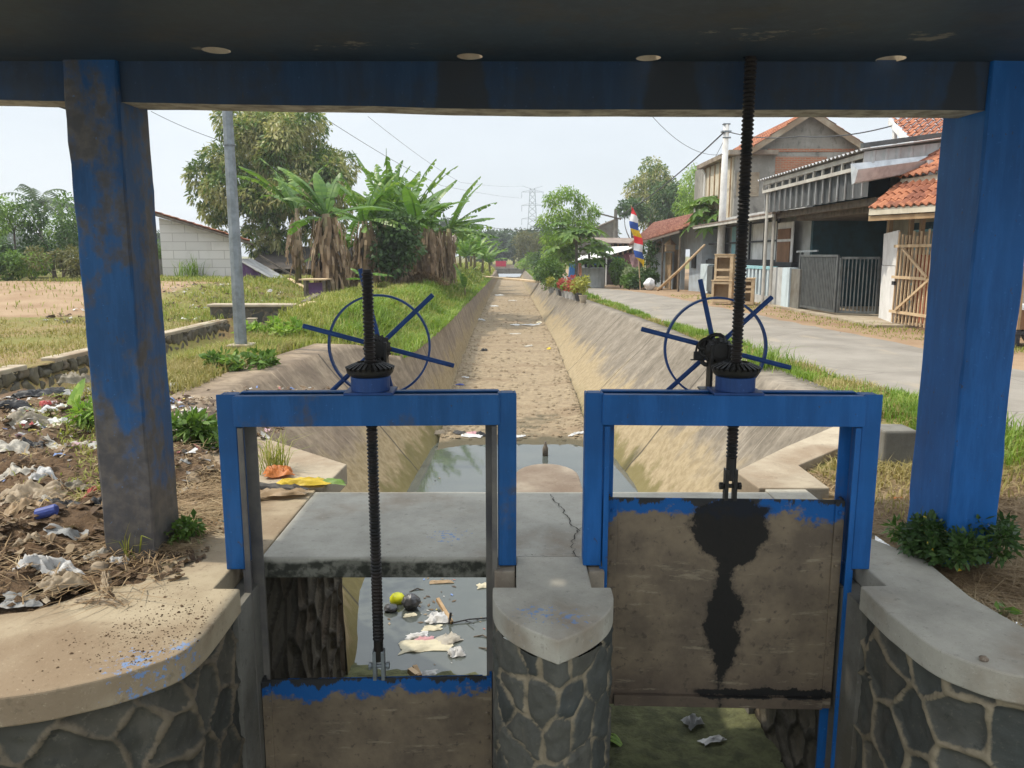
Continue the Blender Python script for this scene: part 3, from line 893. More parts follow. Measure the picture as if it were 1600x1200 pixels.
# centre pier
t = thing('gate_pier', 'pointed stone pier with a cracked concrete cap between the two gates', 'pier', (0.183, 3.3, 0))
nose = [(-0.087, 3.335)] + [(0.183 - 0.27 * (1 - s ** 2.3), 3.285 - 0.45 * s) for s in np.linspace(0, 1, 15)] + \
       [(0.183 + 0.27 * (1 - s ** 2.3), 3.285 - 0.45 * s) for s in np.linspace(1, 0, 15)[1:]] + [(0.453, 3.335)]
MB().prism(nose + [(0.365, 3.335), (0.365, 3.70), (0.02, 3.70), (0.02, 3.335)], -0.105, 0.0).build('cap', M['concrete_cap'], t, bevel=0.007)
for xa, xb in ((-0.085, 0.015), (0.37, 0.448)):
    MB().box(xa, xb, 3.54, 3.70, -0.2, -0.012).build('post_footing', M['concrete_brown'], t, bevel=0.006)
    MB().box(max(xa, -0.075), min(xb, 0.44), 3.34, 3.538, -0.25, -0.13).build('ledge', M['concrete_brown'], t, bevel=0.006)
body = [(-0.068, 4.9), (-0.068, 3.3)] + [(0.183 - 0.25 * (1 - s ** 2.3), 3.27 - 0.42 * s) for s in np.linspace(0, 1, 20)] + \
       [(0.183 + 0.25 * (1 - s ** 2.3), 3.27 - 0.42 * s) for s in np.linspace(1, 0, 20)[1:]] + [(0.434, 3.3), (0.434, 4.9)]
stone_wall('stone_face', body, -1.80, -0.105, M['stone_grey'], t, cell=0.18, joint=0.012, seed=21, proud=0.014)
tail = [(0.02, 4.80), (0.47, 4.80)] + [(0.245 + 0.225 * math.cos(a), 5.25 + 0.32 * math.sin(a)) for a in np.linspace(0, math.pi, 13)]
MB().prism(tail, -1.85, -0.03).build('rounded_tail', M['concrete_brown'], t, bevel=0.01)

# walkway across both bays
t = thing('walkway_slab', 'grey concrete walkway slab cracked across the middle behind the gates', 'walkway', (0.2, 4.2, 0))
MB().box(-1.268, 1.638, 3.703, 4.79, -0.118, -0.004).build('slab', M['concrete_slab'], t, bevel=0.01)


def crack(pts, w):
    vv, ff = [], []
    full = []
    for a, b in zip(pts[:-1], pts[1:]):
        n = max(2, int((Vector(b) - Vector(a)).length / 0.02))
        full += [Vector(a).lerp(Vector(b), i / n) for i in range(n)]
    full.append(Vector(pts[-1]))
    for i, p in enumerate(full):
        q = Vector((p.x + 0.016 * fbm(p.x, p.y, 14, 3) + 0.008 * R.uniform(-1, 1), p.y + 0.008 * R.uniform(-1, 1), 0.0015))
        k = w * (0.35 + 0.9 * R.random()) * (0.3 if i in (0, len(full) - 1) else 1)
        vv += [(q.x - k / 2, q.y, q.z), (q.x + k / 2, q.y + k * 0.3, q.z)]
    for i in range(len(full) - 1):
        ff.append((2 * i, 2 * i + 1, 2 * i + 3, 2 * i + 2))
    return vv, ff


M['crack'] = plain('crack', (0.03, 0.027, 0.022), (0.06, 0.05, 0.04), 20, 0.95, 0)
for pts, w in (([PZ(860, 772), PZ(876, 792), PZ(890, 812), PZ(903, 832), PZ(893, 846), PZ(898, 866), PZ(905, 872)], 0.007),
               ([PZ(815, 867), PZ(850, 868), PZ(898, 866)], 0.006), ([PZ(903, 832), PZ(912, 815)], 0.005)):
    MB().add(*crack([(p.x, p.y) + (0,) for p in pts], w)).build('crack', M['crack'], t)

# wing walls that flare from the walkway to the canal banks
t = thing('wing_wall', 'sunlit flaring concrete wing wall left of the canal with dead leaves on it', 'wing wall', (-2.2, 6.2, 0))
MB().prism([(-1.22, 4.83), (-1.19, 5.40), (-2.14, 6.31), (-3.1, 7.15), (-3.5, 6.8), (-2.6, 5.7), (-1.76, 5.02), (-1.72, 4.83)], -0.14, 0.012).build('coping', M['concrete_pale'], t, bevel=0.01)
MB().prism([(-1.33, 4.85), (-1.33, 5.44), (-1.27, 5.45), (-2.16, 6.28), (-3.12, 7.1), (-3.45, 6.8), (-2.5, 5.7), (-1.75, 5.05)], -1.85, -0.14).build('wall', M['concrete_brown'], t)
t = thing('wing_wall', 'pale flaring concrete wing wall at the right end of the walkway', 'wing wall', (2.4, 6.0, 0))
MB().prism([(1.60, 4.83), (1.56, 5.22), (2.15, 5.92), (2.95, 6.78), (3.45, 6.75), (2.70, 6.02), (2.06, 5.38), (2.06, 4.83)], -0.14, 0.010).build('coping', M['concrete_pale'], t, bevel=0.01)
MB().prism([(1.62, 4.85), (1.585, 5.22), (2.17, 5.94), (2.97, 6.75), (3.3, 6.7), (2.65, 6.05), (2.05, 5.4), (2.0, 4.9)], -1.85, -0.14).build('wall', M['concrete_grey'], t)

# ------------------------------------------------------------------ concrete gantry over the gates
gan = thing('concrete_gantry', 'blue painted concrete gantry with two square columns, a cross beam and a deck overhead', 'gantry', (0.2, 3.8, 0))


def column(x0, x1, y0, y1, mat, seed):
    vv, ff = [], []
    n = 26
    per = []
    for (ax, ay), (bx, by) in zip([(x0, y0), (x1, y0), (x1, y1), (x0, y1)], [(x1, y0), (x1, y1), (x0, y1), (x0, y0)]):
        per += [(lerp(ax, bx, t), lerp(ay, by, t)) for t in (0.0, 0.04, 0.3, 0.6, 0.96)]
    cx, cy = (x0 + x1) / 2, (y0 + y1) / 2
    m = len(per)
    for j in range(n + 1):
        z = lerp(-0.15, 2.40, j / n)
        for i, (x, y) in enumerate(per):
            c = i % 5 == 0
            k = 0.006 * fbm(x * 3 + z, y * 3 + i * 0.1, 2.0, seed) - (0.006 if c else 0) + (0.004 * R.uniform(-1, 1) if c else 0)
            d = Vector((x - cx, y - cy)).normalized()
            vv.append((x + d.x * k, y + d.y * k, z))
    for j in range(n):
        for i in range(m):
            ff.append((j * m + i, j * m + (i + 1) % m, (j + 1) * m + (i + 1) % m, (j + 1) * m + i))
    return mk('column', vv, ff, mat, gan)


tag(column(-2.03, -1.785, 3.67, 3.975, M['blue_worn'], 1), 'scuffed blue column with brown worn patches')
tag(column(2.172, 2.42, 3.69, 4.075, M['blue_column'], 2), 'clean bright blue column')
X0, X1 = -2.70, 4.2
zb = lambda x: float(np.interp(x, [-2.8, -1.7, 0, 4.2], [2.205, 2.187, 2.158, 2.150]))
vv, ff = [], []
N = 60
for i in range(N + 1):
    x = lerp(X0, X1, i / N)
    y0, y1, zz = 3.705 + 0.002 * x, 3.90 + 0.012 * x, zb(x) + 0.003 * fbm(x, 0, 3, 1)
    vv += [(x, y0, zz), (x, y0 - 0.002, 2.372), (x, y1, 2.372), (x, y1, zz + 0.002)]
for i in range(N):
    for a in range(4):
        b = (a + 1) % 4
        ff.append((4 * i + a, 4 * i + b, 4 * i + 4 + b, 4 * i + 4 + a))
ff += [(3, 2, 1, 0), (4 * N, 4 * N + 1, 4 * N + 2, 4 * N + 3)]
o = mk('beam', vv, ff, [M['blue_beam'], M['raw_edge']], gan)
for p in o.data.polygons:
    if abs(p.normal.z) > 0.8 and p.center.z < 2.3: p.material_index = 1
# deck with four holes for gate stems, bored right through
HOLES = [PZ(338, 79, 2.365), PZ(734, 88.5, 2.365), PZ(1013, 91, 2.365), PZ(1392, 92.5, 2.365), Vector((1.055, 3.628, 2.365))]
HR = [0.06, 0.058, 0.056, 0.064, 0.027]


def deck():
    ya, yb, z0, z1 = 1.7, 4.90, 2.365, 2.50
    n = 20
    xs = sorted([X0, X1] + [h.x - 0.10 for h in HOLES] + [h.x + 0.10 for h in HOLES])
    mb = MB()
    for a, b in zip(xs[:-1], xs[1:]):
        hs = [k for k, h in enumerate(HOLES) if a < h.x < b]
        if not hs:
            mb.box(a, b, ya, yb, z0, z1)
            continue
        h, r = HOLES[hs[0]], HR[hs[0]]
        y0, y1 = h.y - 0.10, h.y + 0.10
        mb.box(a, b, ya, y0, z0, z1); mb.box(a, b, y1, yb, z0, z1)
        ring = [(h.x + r * math.cos(2 * math.pi * (k + .5) / n), h.y + r * math.sin(2 * math.pi * (k + .5) / n)) for k in range(n)]
        sq = []
        for k in range(n):
            w = 2 * math.pi * (k + .5) / n
            c, s_ = math.cos(w), math.sin(w)
            q = 0.10 / max(abs(c), abs(s_))
            sq.append((h.x + c * q, h.y + s_ * q))
        # square the four corners
        for cx, cy in ((a, y0), (b, y0), (b, y1), (a, y1)):
            k = min(range(n), key=lambda i: (sq[i][0] - cx) ** 2 + (sq[i][1] - cy) ** 2)
            sq[k] = (cx, cy)
        for z, fl in ((z0, False), (z1, True)):
            o_ = len(mb.v)
            mb.v += [(x, y, z) for x, y in ring] + [(x, y, z) for x, y in sq]
            for k in range(n):
                q = (o_ + k, o_ + (k + 1) % n, o_ + n + (k + 1) % n, o_ + n + k)
                mb.f.append(q if not fl else q[::-1])
        o_ = len(mb.v)
        mb.v += [(x, y, z0) for x, y in ring] + [(x, y, z1) for x, y in ring]
        for k in range(n):
            mb.f.append((o_ + k, o_ + n + k, o_ + n + (k + 1) % n, o_ + (k + 1) % n))
    return mb


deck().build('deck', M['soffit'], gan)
for h, r in list(zip(HOLES, HR))[:4]:
    MB().lathe([(r - 0.001, 2.366), (r - 0.001, 2.50)], (h.x, h.y, 0), 24, cap=False).build('stem_hole', M['concrete_pale'], gan, smooth=True)

# ------------------------------------------------------------------ sluice gates
M['gate_clean'] = gate_mat('gate_plate_dry', -0.612, False)
M['gate_oiled'] = gate_mat('gate_plate_oiled', 0.332, True)


def sluice(label, loc, rz, half, ztop, stem_x, stem_top, wheel_x, wheel_z, bars, fm, gm, chain):
    t = thing('sluice_gate', label, 'sluice gate', loc, rz, 'sluice gates under the gantry')
    P = lambda mb, n, m, par=t, **k: mb.build(n, m, par, loc=False, **k)
    for s in (-1, 1):
        xa, xb = sorted((s * (half - 0.088), s * half))
        P(MB().box(xa, xb, 0.0, 0.012, 0.0, 0.858).box(xa, xa + 0.012, 0.012, 0.12, 0, 0.85).box(xb - 0.012, xb, 0.012, 0.12, 0, 0.85)
          .box(xa + 0.012, xb - 0.012, 0.108, 0.12, 0, 0.85).box(xa + .012, xb - .012, .012, .108, .835, .85), 'post', fm, bevel=0.005)
        xi, xo = s * (half - 0.148), s * (half - 0.092)
        a, b = sorted((xi, xo))
        w0, w1 = sorted((s * (half - 0.092), s * (half - 0.080)))
        P(MB().box(a, b, 0.098, 0.112, -1.72, 0.72).box(w0, w1, -0.006, 0.112, -1.72, -0.002).box(*sorted((s * (half - 0.118), s * (half - 0.093))), -0.012, 0.0, -1.72, 0.70),
          'guide_rail', M['rail_worn'] if not chain else fm, bevel=0.002)
    hb = half - 0.083
    bm = MB()
    for (y0, y1, fy) in ((-0.016, -0.006, 1), (0.140, 0.150, -1)):
        bm.box(-hb, hb, y0, y1, 0.707, 0.852)
        fa, fb = (y1, y1 + 0.034) if fy > 0 else (y0 - 0.034, y0)
        bm.box(-hb, hb, fa, fb, 0.844, 0.852).box(-hb, hb, fa, fb, 0.707, 0.715)
    bm.box(-hb - 0.004, -hb + 0.004, -0.014, 0.148, 0.712, 0.848).box(hb - 0.004, hb + 0.004, -0.014, 0.148, 0.712, 0.848)
    P(bm, 'head_beam', fm, bevel=0.0025)
    # pedestal that carries the bevel gear
    P(MB().box(stem_x - 0.115, stem_x + 0.115, -0.022, 0.156, 0.853, 0.866)
      .lathe([(0.092, 0.866), (0.092, 0.93), (0.088, 0.934), (0.03, 0.934)], (stem_x, 0.067, 0), 28), 'pedestal', M['blue_bar'], bevel=0.003)
    n = 26
    gear = MB().lathe([(0.03, 0.936), (0.095, 0.936), (0.108, 0.95), (0.112, 0.966), (0.100, 0.976), (0.055, 0.992), (0.03, 0.992)], (stem_x, 0.067, 0), 52)
    for k in range(n):
        a = 2 * math.pi * k / n
        c, s_ = math.cos(a), math.sin(a)
        p0 = Vector((stem_x + 0.058 * c, 0.067 + 0.058 * s_, 0.995)); p1 = Vector((stem_x + 0.114 * c, 0.067 + 0.114 * s_, 0.972))
        gear.bar(p0, p1, 0.012, 0.013)
    P(gear, 'bevel_gear', M['grease'])
    # screw stem
    prof = []
    z = ztop + 0.20
    prof += [(0.024, ztop + 0.09), (0.024, z)]
    while z < stem_top - 0.02:
        prof += [(0.0215, z), (0.0278, z + 0.006), (0.0278, z + 0.010), (0.0215, z + 0.016)]
        z += 0.0185
    prof += [(0.021, z), (0.021, stem_top)]
    P(MB().lathe(prof, (stem_x, 0.067, 0), 18), 'screw_stem', M['stem_rust'], smooth=False)
    cl = MB()
    for dx in (-0.021, 0.021):
        cl.box(stem_x + dx - 0.009, stem_x + dx + 0.009, 0.045, 0.09, ztop - 0.01, ztop + 0.145)
    cl.tube([(stem_x - 0.052, 0.067, ztop + 0.06), (stem_x + 0.052, 0.067, ztop + 0.06)], 0.011, 10)
    cl.tube([(stem_x - 0.052, 0.067, ztop + 0.06), (stem_x - 0.036, 0.067, ztop + 0.06)], 0.02, 6).tube([(stem_x + 0.036, 0.067, ztop + 0.06), (stem_x + 0.052, 0.067, ztop + 0.06)], 0.02, 6)
    P(cl, 'clevis', M['grease'] if chain else M['galv'], bevel=0.002)
    # pinion and its bracket
    hy = 0.285
    pin = MB()
    prof = [(0.028, 0.0), (0.062, 0.006), (0.066, 0.018), (0.045, 0.055), (0.03, 0.058)]
    o_ = len(pin.v)
    pin.lathe(prof, (0, 0, 0), 32)
    for k in range(16):
        a = 2 * math.pi * k / 16
        pin.bar((0.066 * math.cos(a), 0.066 * math.sin(a), 0.012), (0.044 * math.cos(a), 0.044 * math.sin(a), 0.056), 0.011, 0.010)
    pin.v = [(wheel_x + x, 0.215 - zz, wheel_z - 0.005 + y) for x, y, zz in pin.v]
    P(pin, 'pinion', M['grease'])
    P(MB().tube([(wheel_x, 0.165, wheel_z - .005), (wheel_x, hy + 0.03, wheel_z - .005)], 0.016, 12)
      .box(wheel_x - 0.05, wheel_x - 0.036, 0.15, 0.24, 0.85, wheel_z + 0.03).box(wheel_x + 0.036, wheel_x + 0.05, 0.15, 0.24, 0.85, wheel_z + 0.03)
      .box(wheel_x - 0.05, wheel_x + 0.05, 0.226, 0.242, wheel_z - 0.05, wheel_z + 0.045).box(wheel_x - .09, wheel_x + .09, .150, .245, .842, .852), 'shaft_bracket', M['grease'], bevel=0.003)
    # hand wheel
    w = MB()
    nn, rr = 64, 0.25
    for k in range(nn):
        a = 2 * math.pi * k / nn
        c, s_ = math.cos(a), math.sin(a)
        for r_, y_ in ((rr - 0.005, hy - 0.016), (rr + 0.005, hy - 0.016), (rr + 0.005, hy + 0.016), (rr - 0.005, hy + 0.016)):
            w.v.append((wheel_x + r_ * c, y_, wheel_z + r_ * s_))
    for k in range(nn):
        for q in range(4):
            w.f.append((4 * k + q, 4 * ((k + 1) % nn) + q, 4 * ((k + 1) % nn) + (q + 1) % 4, 4 * k + (q + 1) % 4))
    rim = P(w, 'hand_wheel', M['blue_bar'], smooth=False)
    P(MB().tube([(wheel_x, hy - 0.03, wheel_z), (wheel_x, hy + 0.03, wheel_z)], 0.032, 14), 'hub', M['grease'], rim)
    for i, (deg, l0, l1) in enumerate(bars):
        d = Vector((math.cos(math.radians(deg)), 0, math.sin(math.radians(deg))))
        c0 = Vector((wheel_x, hy + (-0.018, 0.0, 0.018)[i], wheel_z))
        P(MB().tube([c0 - d * l0, c0 + d * l1], 0.0125, 10), 'spoke_bar', M['blue_bar'], rim, smooth=False, bevel=0.003)
    # gate leaf
    hp = half - 0.122
    leaf = P(MB().box(-hp, hp, 0.048, 0.060, ztop - 1.09, ztop), 'gate_leaf', gm, bevel=0.003)
    for s in (-1, 1):
        a, b = sorted((s * hp, s * (hp - 0.045)))
        P(MB().box(a, b, 0.038, 0.0475, ztop - 1.09, ztop - 0.002), 'edge_strip', gm, leaf, bevel=0.002)
        a, b = sorted((s * hp, s * (hp - 0.012)))
        P(MB().box(a, b, 0.0615, 0.095, ztop - 1.09, ztop + 0.004), 'edge_flange', gm, leaf, bevel=0.002)
        for k in range(8):
            bo = MB()
            zz = ztop - 0.06 - k * 0.135
            bo.lathe([(0.011, 0), (0.010, 0.007), (0.004, 0.009)], (0, 0, 0), 8)
            for i in range(len(bo.v) - 24, len(bo.v)):
                x, y, z_ = bo.v[i]
                bo.v[i] = (s * (hp - 0.023) + x, 0.0375 - z_, zz + y)
            P(bo, 'bolt', gm, leaf)
    P(MB().box(-hp + 0.047, hp - 0.047, 0.022, 0.0475, ztop - 1.088, ztop - 1.03), 'bottom_angle', gm, leaf, bevel=0.002)
    P(MB().box(-hp + 0.047, hp - 0.047, 0.061, 0.10, ztop - 0.03, ztop - 0.018), 'stiffener', gm, leaf, bevel=0.002)
    if chain:
        ch = MB()

        def link(c, r_, ex, ey, th=0.007):
            pts = [Vector(c) + Vector(ex) * r_ * math.cos(a) + Vector(ey) * r_ * 0.75 * math.sin(a) for a in np.linspace(0, 2 * math.pi, 15)]
            ch.tube(pts, th, 6, cap=False)
        for (dx, dz, r_) in ((-0.02, 0.03, 0.05), (0.005, -0.012, 0.06), (-0.045, 0.0, 0.038), (-0.06, 0.025, 0.03), (-0.03, -0.04, 0.045)):
            link((wheel_x + dx, hy - 0.05, wheel_z + dz), r_, (1, 0, 0.3), (0.1, 0.6, 1), 0.011)
        P(ch, 'lock_chain', M['grease'], rim, smooth=True)
        P(MB().box(wheel_x - 0.115, wheel_x - 0.065, hy - 0.06, hy - 0.04, wheel_z - 0.05, wheel_z - 0.012)
          .tube([(wheel_x - 0.105, hy - 0.05, wheel_z - 0.013), (wheel_x - 0.10, hy - 0.05, wheel_z + 0.02), (wheel_x - 0.08, hy - 0.05, wheel_z + 0.02), (wheel_x - 0.075, hy - 0.05, wheel_z - 0.013)], 0.006, 6)
          .box(wheel_x - 0.13, wheel_x - 0.07, hy - 0.058, hy - 0.042, wheel_z - 0.056, wheel_z - 0.0505), 'padlock', M['grease'], rim, bevel=0.004)
    return t


g1 = sluice('lowered blue sluice gate with a short black screw stem and brown plate', (-0.678, 3.557, 0), math.radians(2.0), 0.700, -0.612, 0.008, 1.432, 0.026, 1.052,
            [(-15.3, 0.385, 0.385), (43, 0.34, 0.37), (103, 0.30, 0.39)], M['blue_frame_worn'], M['gate_clean'], False)
g2 = sluice('raised blue sluice gate with a grease stained plate and a tall black screw stem', (1.036, 3.557, 0), math.radians(-2.0), 0.690, 0.332, 0.022, 2.62, -0.030, 1.040,
            [(-14.4, 0.385, 0.385), (43.5, 0.34, 0.37), (104, 0.30, 0.35)], M['blue_frame'], M['gate_oiled'], True)

# ------------------------------------------------------------------ plants
M['leaf_mango'] = leafmat('leaf_mango', [(0.0, (0.05, 0.10, 0.02)), (0.3, (0.10, 0.175, 0.03)), (0.52, (0.25, 0.27, 0.085)), (1.0, (0.52, 0.47, 0.23))], 0.35, 0.45, 0.85, 0.42)
M['leaf_dark'] = leafmat('leaf_dark', [(0.0, (0.03, 0.065, 0.02)), (0.6, (0.06, 0.115, 0.03)), (1.0, (0.115, 0.18, 0.05))], 0.25, 0.45, 0.8)
M['leaf_mid'] = leafmat('leaf_mid', [(0.0, (0.065, 0.125, 0.025)), (0.55, (0.12, 0.21, 0.04)), (1.0, (0.21, 0.30, 0.07))], 0.35, 0.5, 0.8)
M['leaf_light'] = leafmat('leaf_light', [(0.0, (0.11, 0.21, 0.03)), (0.5, (0.22, 0.35, 0.055)), (1.0, (0.38, 0.48, 0.12))], 0.42, 0.5, 0.8)
M['leaf_olive'] = leafmat('leaf_olive', [(0.0, (0.09, 0.10, 0.035)), (0.5, (0.14, 0.14, 0.05)), (1.0, (0.22, 0.20, 0.09))], 0.3, 0.6, 0.8)
M['leaf_far'] = leafmat('leaf_far', [(0.0, (0.035, 0.065, 0.03)), (0.5, (0.06, 0.10, 0.04)), (1.0, (0.09, 0.135, 0.05))], 0.25, 0.6, 0.15)
M['leaf_red'] = leafmat('leaf_red', [(0.0, (0.25, 0.03, 0.03)), (0.5, (0.45, 0.07, 0.06)), (1.0, (0.5, 0.2, 0.12))], 0.3, 0.5, 3)
M['leaf_yellow'] = leafmat('leaf_yellow', [(0.0, (0.22, 0.24, 0.04)), (0.5, (0.32, 0.33, 0.06)), (1.0, (0.5, 0.45, 0.12))], 0.3, 0.5, 3)
M['leaf_white'] = leafmat('leaf_white', [(0.0, (0.10, 0.17, 0.05)), (0.5, (0.25, 0.32, 0.16)), (1.0, (0.6, 0.6, 0.5))], 0.3, 0.5, 3)
M['grass'] = leafmat('grass', [(0.0, (0.12, 0.17, 0.025)), (0.4, (0.22, 0.26, 0.045)), (0.7, (0.33, 0.33, 0.085)), (1.0, (0.47, 0.40, 0.18))], 0.35, 0.6, 0.6)
M['grass_lush'] = leafmat('grass_lush', [(0.0, (0.10, 0.18, 0.02)), (0.6, (0.18, 0.28, 0.035)), (1.0, (0.34, 0.38, 0.10))], 0.4, 0.55, 0.8)
M['grass_dry'] = leafmat('grass_dry', [(0.0, (0.17, 0.18, 0.04)), (0.4, (0.29, 0.25, 0.085)), (1.0, (0.44, 0.35, 0.17))], 0.3, 0.7, 0.6)
M['straw'] = leafmat('straw', [(0.0, (0.14, 0.085, 0.045)), (0.5, (0.30, 0.205, 0.11)), (1.0, (0.46, 0.36, 0.22))], 0.15, 0.8, 1.5)
M['banana_leaf'] = leafmat('banana_leaf', [(0.0, (0.06, 0.14, 0.022)), (0.55, (0.12, 0.225, 0.034)), (1.0, (0.24, 0.34, 0.06))], 0.42, 0.35, 0.5)
M['banana_dry'] = leafmat('banana_dry', [(0.0, (0.115, 0.075, 0.045)), (0.5, (0.22, 0.15, 0.09)), (1.0, (0.38, 0.29, 0.19))], 0.2, 0.8, 1.2)
M['bark'] = plain('bark', (0.13, 0.10, 0.075), (0.07, 0.055, 0.042), 5, 0.95, 0.7, 22, bd=0.03)
M['bark_grey'] = plain('bark_grey', (0.17, 0.15, 0.12), (0.09, 0.08, 0.065), 5, 0.95, 0.7, 22, bd=0.03)
M['banana_stem'] = plain('banana_stem', (0.17, 0.16, 0.06), (0.11, 0.075, 0.045), 3, 0.7, 0.3, 20)
M['timber'] = plain('timber', (0.36, 0.245, 0.135), (0.25, 0.16, 0.085), 5, 0.8, 0.25, 30)
M['timber_pale'] = plain('timber_pale', (0.56, 0.42, 0.26), (0.45, 0.32, 0.19), 4, 0.75, 0.2, 30)
M['timber_old'] = plain('timber_old', (0.155, 0.125, 0.095), (0.085, 0.07, 0.055), 6, 0.9, 0.4, 25)


def leaf_cloud(clumps, n, L, W, droop=0.5, seed=1, shell=0.55, flat=1.0, kite=True):
    """n leaf blades spread over clumps (x, y, z, r); returns vertices and faces"""
    rg = np.random.default_rng(seed)
    C = np.array([c[:3] for c in clumps], float); r = np.array([c[3] for c in clumps], float)
    k = rg.choice(len(C), n, p=r ** 2 / (r ** 2).sum())
    d = rg.normal(size=(n, 3)); d[:, 2] += 0.25; d /= np.linalg.norm(d, axis=1)[:, None]
    rad = r[k] * (shell + (1 - shell) * rg.random(n) ** 0.6) * rg.uniform(0.85, 1.15, n)
    p = C[k] + d * rad[:, None] * np.array([1, 1, flat])
    a = d + rg.normal(size=(n, 3)) * 0.55; a[:, 2] -= droop * rg.uniform(0.4, 1.6, n); a /= np.linalg.norm(a, axis=1)[:, None]
    s = np.cross(a, rg.normal(size=(n, 3)) * 0.5 + np.array([0, 0, 1.0])); s /= np.linalg.norm(s, axis=1)[:, None] + 1e-9
    nn = np.cross(s, a)
    l = L * rg.uniform(0.6, 1.3, n)[:, None]; w = W * rg.uniform(0.6, 1.3, n)[:, None]
    v0, v2 = p, p + a * l - np.array([0, 0, 1.0]) * l * 0.12
    m = p + a * l * 0.45
    v1, v3 = m + s * w / 2 - nn * w * 0.12, m - s * w / 2 - nn * w * 0.12
    V = np.stack([v0, v1, v2, v3], 1).reshape(-1, 3)
    F = np.arange(4 * n).reshape(n, 4)
    return V, F


def limb(mb, p, q, r0, r1, bend=0.15, n=7, seed=0, sides=7):
    rg = random.Random(seed)
    p, q = Vector(p), Vector(q)
    off = Vector((rg.uniform(-1, 1), rg.uniform(-1, 1), 0)) * (q - p).length * bend
    pts = [p.lerp(q, i / n) + off * math.sin(math.pi * i / n) for i in range(n + 1)]
    mb.tube(pts, [lerp(r0, r1, (i / n) ** 0.8) for i in range(n + 1)], sides)


def tree(name, label, cat, base, trunk_top, clumps, n, L, W, leaf, bark='bark', r0=0.2, droop=0.5, seed=1, group=None, shell=0.55, flat=1.0, stems=None, limbs=8):
    """clumps are given as world points with radii"""
    base = Vector(base)
    t = thing(name, label, cat, base, 0, group)
    mb = MB()
    for i, (bx, by) in enumerate(stems or [(0, 0)]):
        b = base + Vector((bx, by, -0.1)); tp = Vector(trunk_top) + Vector((bx * 0.6, by * 0.6, 0))
        limb(mb, b, tp, r0, r0 * 0.55, 0.06, 8, seed + i, 9)
    order = sorted(clumps, key=lambda c: -c[3])[:limbs]
    for i, c in enumerate(order):
        limb(mb, Vector(trunk_top) - Vector((0, 0, 0.15 * i / max(1, limbs) * (trunk_top[2] - base.z))), c[:3], r0 * 0.42, r0 * 0.10, 0.12, 6, seed * 7 + i, 6)
    mb.build('trunk', M[bark], t, smooth=True)
    V, F = leaf_cloud(clumps, n, L, W, droop, seed, shell, flat)
    mk('crown', V, F, M[leaf], t)
    return t


def blob(c, rx, ry, rz, n, r, seed, low=-0.6):
    """n clump balls spread through an ellipsoid"""
    rg = random.Random(seed)
    out = []
    while len(out) < n:
        d = Vector((rg.gauss(0, 1), rg.gauss(0, 1), rg.gauss(0, 1))).normalized() * (0.45 + 0.55 * rg.random() ** 0.5)
        if d.z < low: continue
        out.append((c[0] + d.x * rx, c[1] + d.y * ry, c[2] + d.z * rz, r * rg.uniform(0.7, 1.3)))
    return out


def shrub(name, label, base, w, h, n, L, W, leaf, seed, cat='shrub', group=None, droop=0.2, k=9, stems=5):
    base = Vector(base)
    t = thing(name, label, cat, base, 0, group)
    cl = blob((base.x, base.y, base.z + h * 0.55), w * 0.36, w * 0.36, h * 0.34, k, min(w, h) * 0.24, seed, -0.9)
    mb = MB()
    for i in range(stems):
        limb(mb, base - Vector((0, 0, 0.05)), cl[i % len(cl)][:3], 0.012 + 0.012 * h, 0.006, 0.1, 4, seed + i, 5)
    mb.build('stem', M['bark'], t)
    V, F = leaf_cloud(cl, n, L, W, droop, seed)
    V[:, 2] = np.maximum(V[:, 2], base.z + 0.01)
    mk('foliage', V, F, M[leaf], t)
    return t


def banana_leaf(mb, base, az, el, length, width, droop, torn, rg, n=16, stalk=0.12):
    p = Vector(base)
    pts, dirs = [p.copy()], []
    e = el
    for i in range(n):
        s = (i + 1) / n
        e = el - droop * s ** 1.4
        d = Vector((math.cos(az) * math.cos(e), math.sin(az) * math.cos(e), math.sin(e)))
        dirs.append(d)
        p = p + d * (length / n)
        pts.append(p.copy())
    dirs.append(dirs[-1])
    side = Vector((-math.sin(az), math.cos(az), 0))
    wd = lambda s: 0 if s < stalk else width * 0.5 * (math.sin(math.pi * min(1, max(0, ((s - stalk) / (1 - stalk)) * 0.93 + 0.06))) ** 0.55)
    for sg in (-1, 1):
        dz = rg.uniform(0.1, 0.5)
        for i in range(n):
            s0, s1 = i / n, (i + 1) / n
            if s1 <= stalk: continue
            if torn and rg.random() < torn * 0.25: continue
            if torn: dz += rg.uniform(-0.35, 0.4) * torn
            dz = min(1.3, max(-0.1, dz))
            sh = rg.uniform(0.0, 0.22) * torn
            c, s_ = math.cos(dz), math.sin(dz)
            nrm = dirs[i].cross(side * sg)
            o0 = (side * sg * c - Vector((0, 0, 1)) * s_) * wd(s0 + 1e-4)
            o1 = (side * sg * c - Vector((0, 0, 1)) * s_) * wd(s1 - 1e-4)
            tip0, tip1 = pts[i] + o0 + dirs[i] * width * 0.18, pts[i + 1] + o1 + dirs[i] * width * (0.18 - sh)
            if (tip1 - tip0).length < 1e-4: continue
            m0, m1 = pts[i].lerp(tip0, 0.5) + Vector((0, 0, 0.04 * width)), pts[i + 1].lerp(tip1, 0.5) + Vector((0, 0, 0.04 * width))
            mb.add([pts[i], pts[i + 1], m1, m0, tip1, tip0], [(0, 1, 2, 3), (3, 2, 4, 5)])
    mb.tube(pts[::2] if n % 2 == 0 else pts, [lerp(0.022, 0.006, i / (len(pts[::2]) - 1)) * (length / 2) for i in range(len(pts[::2]))], 5)


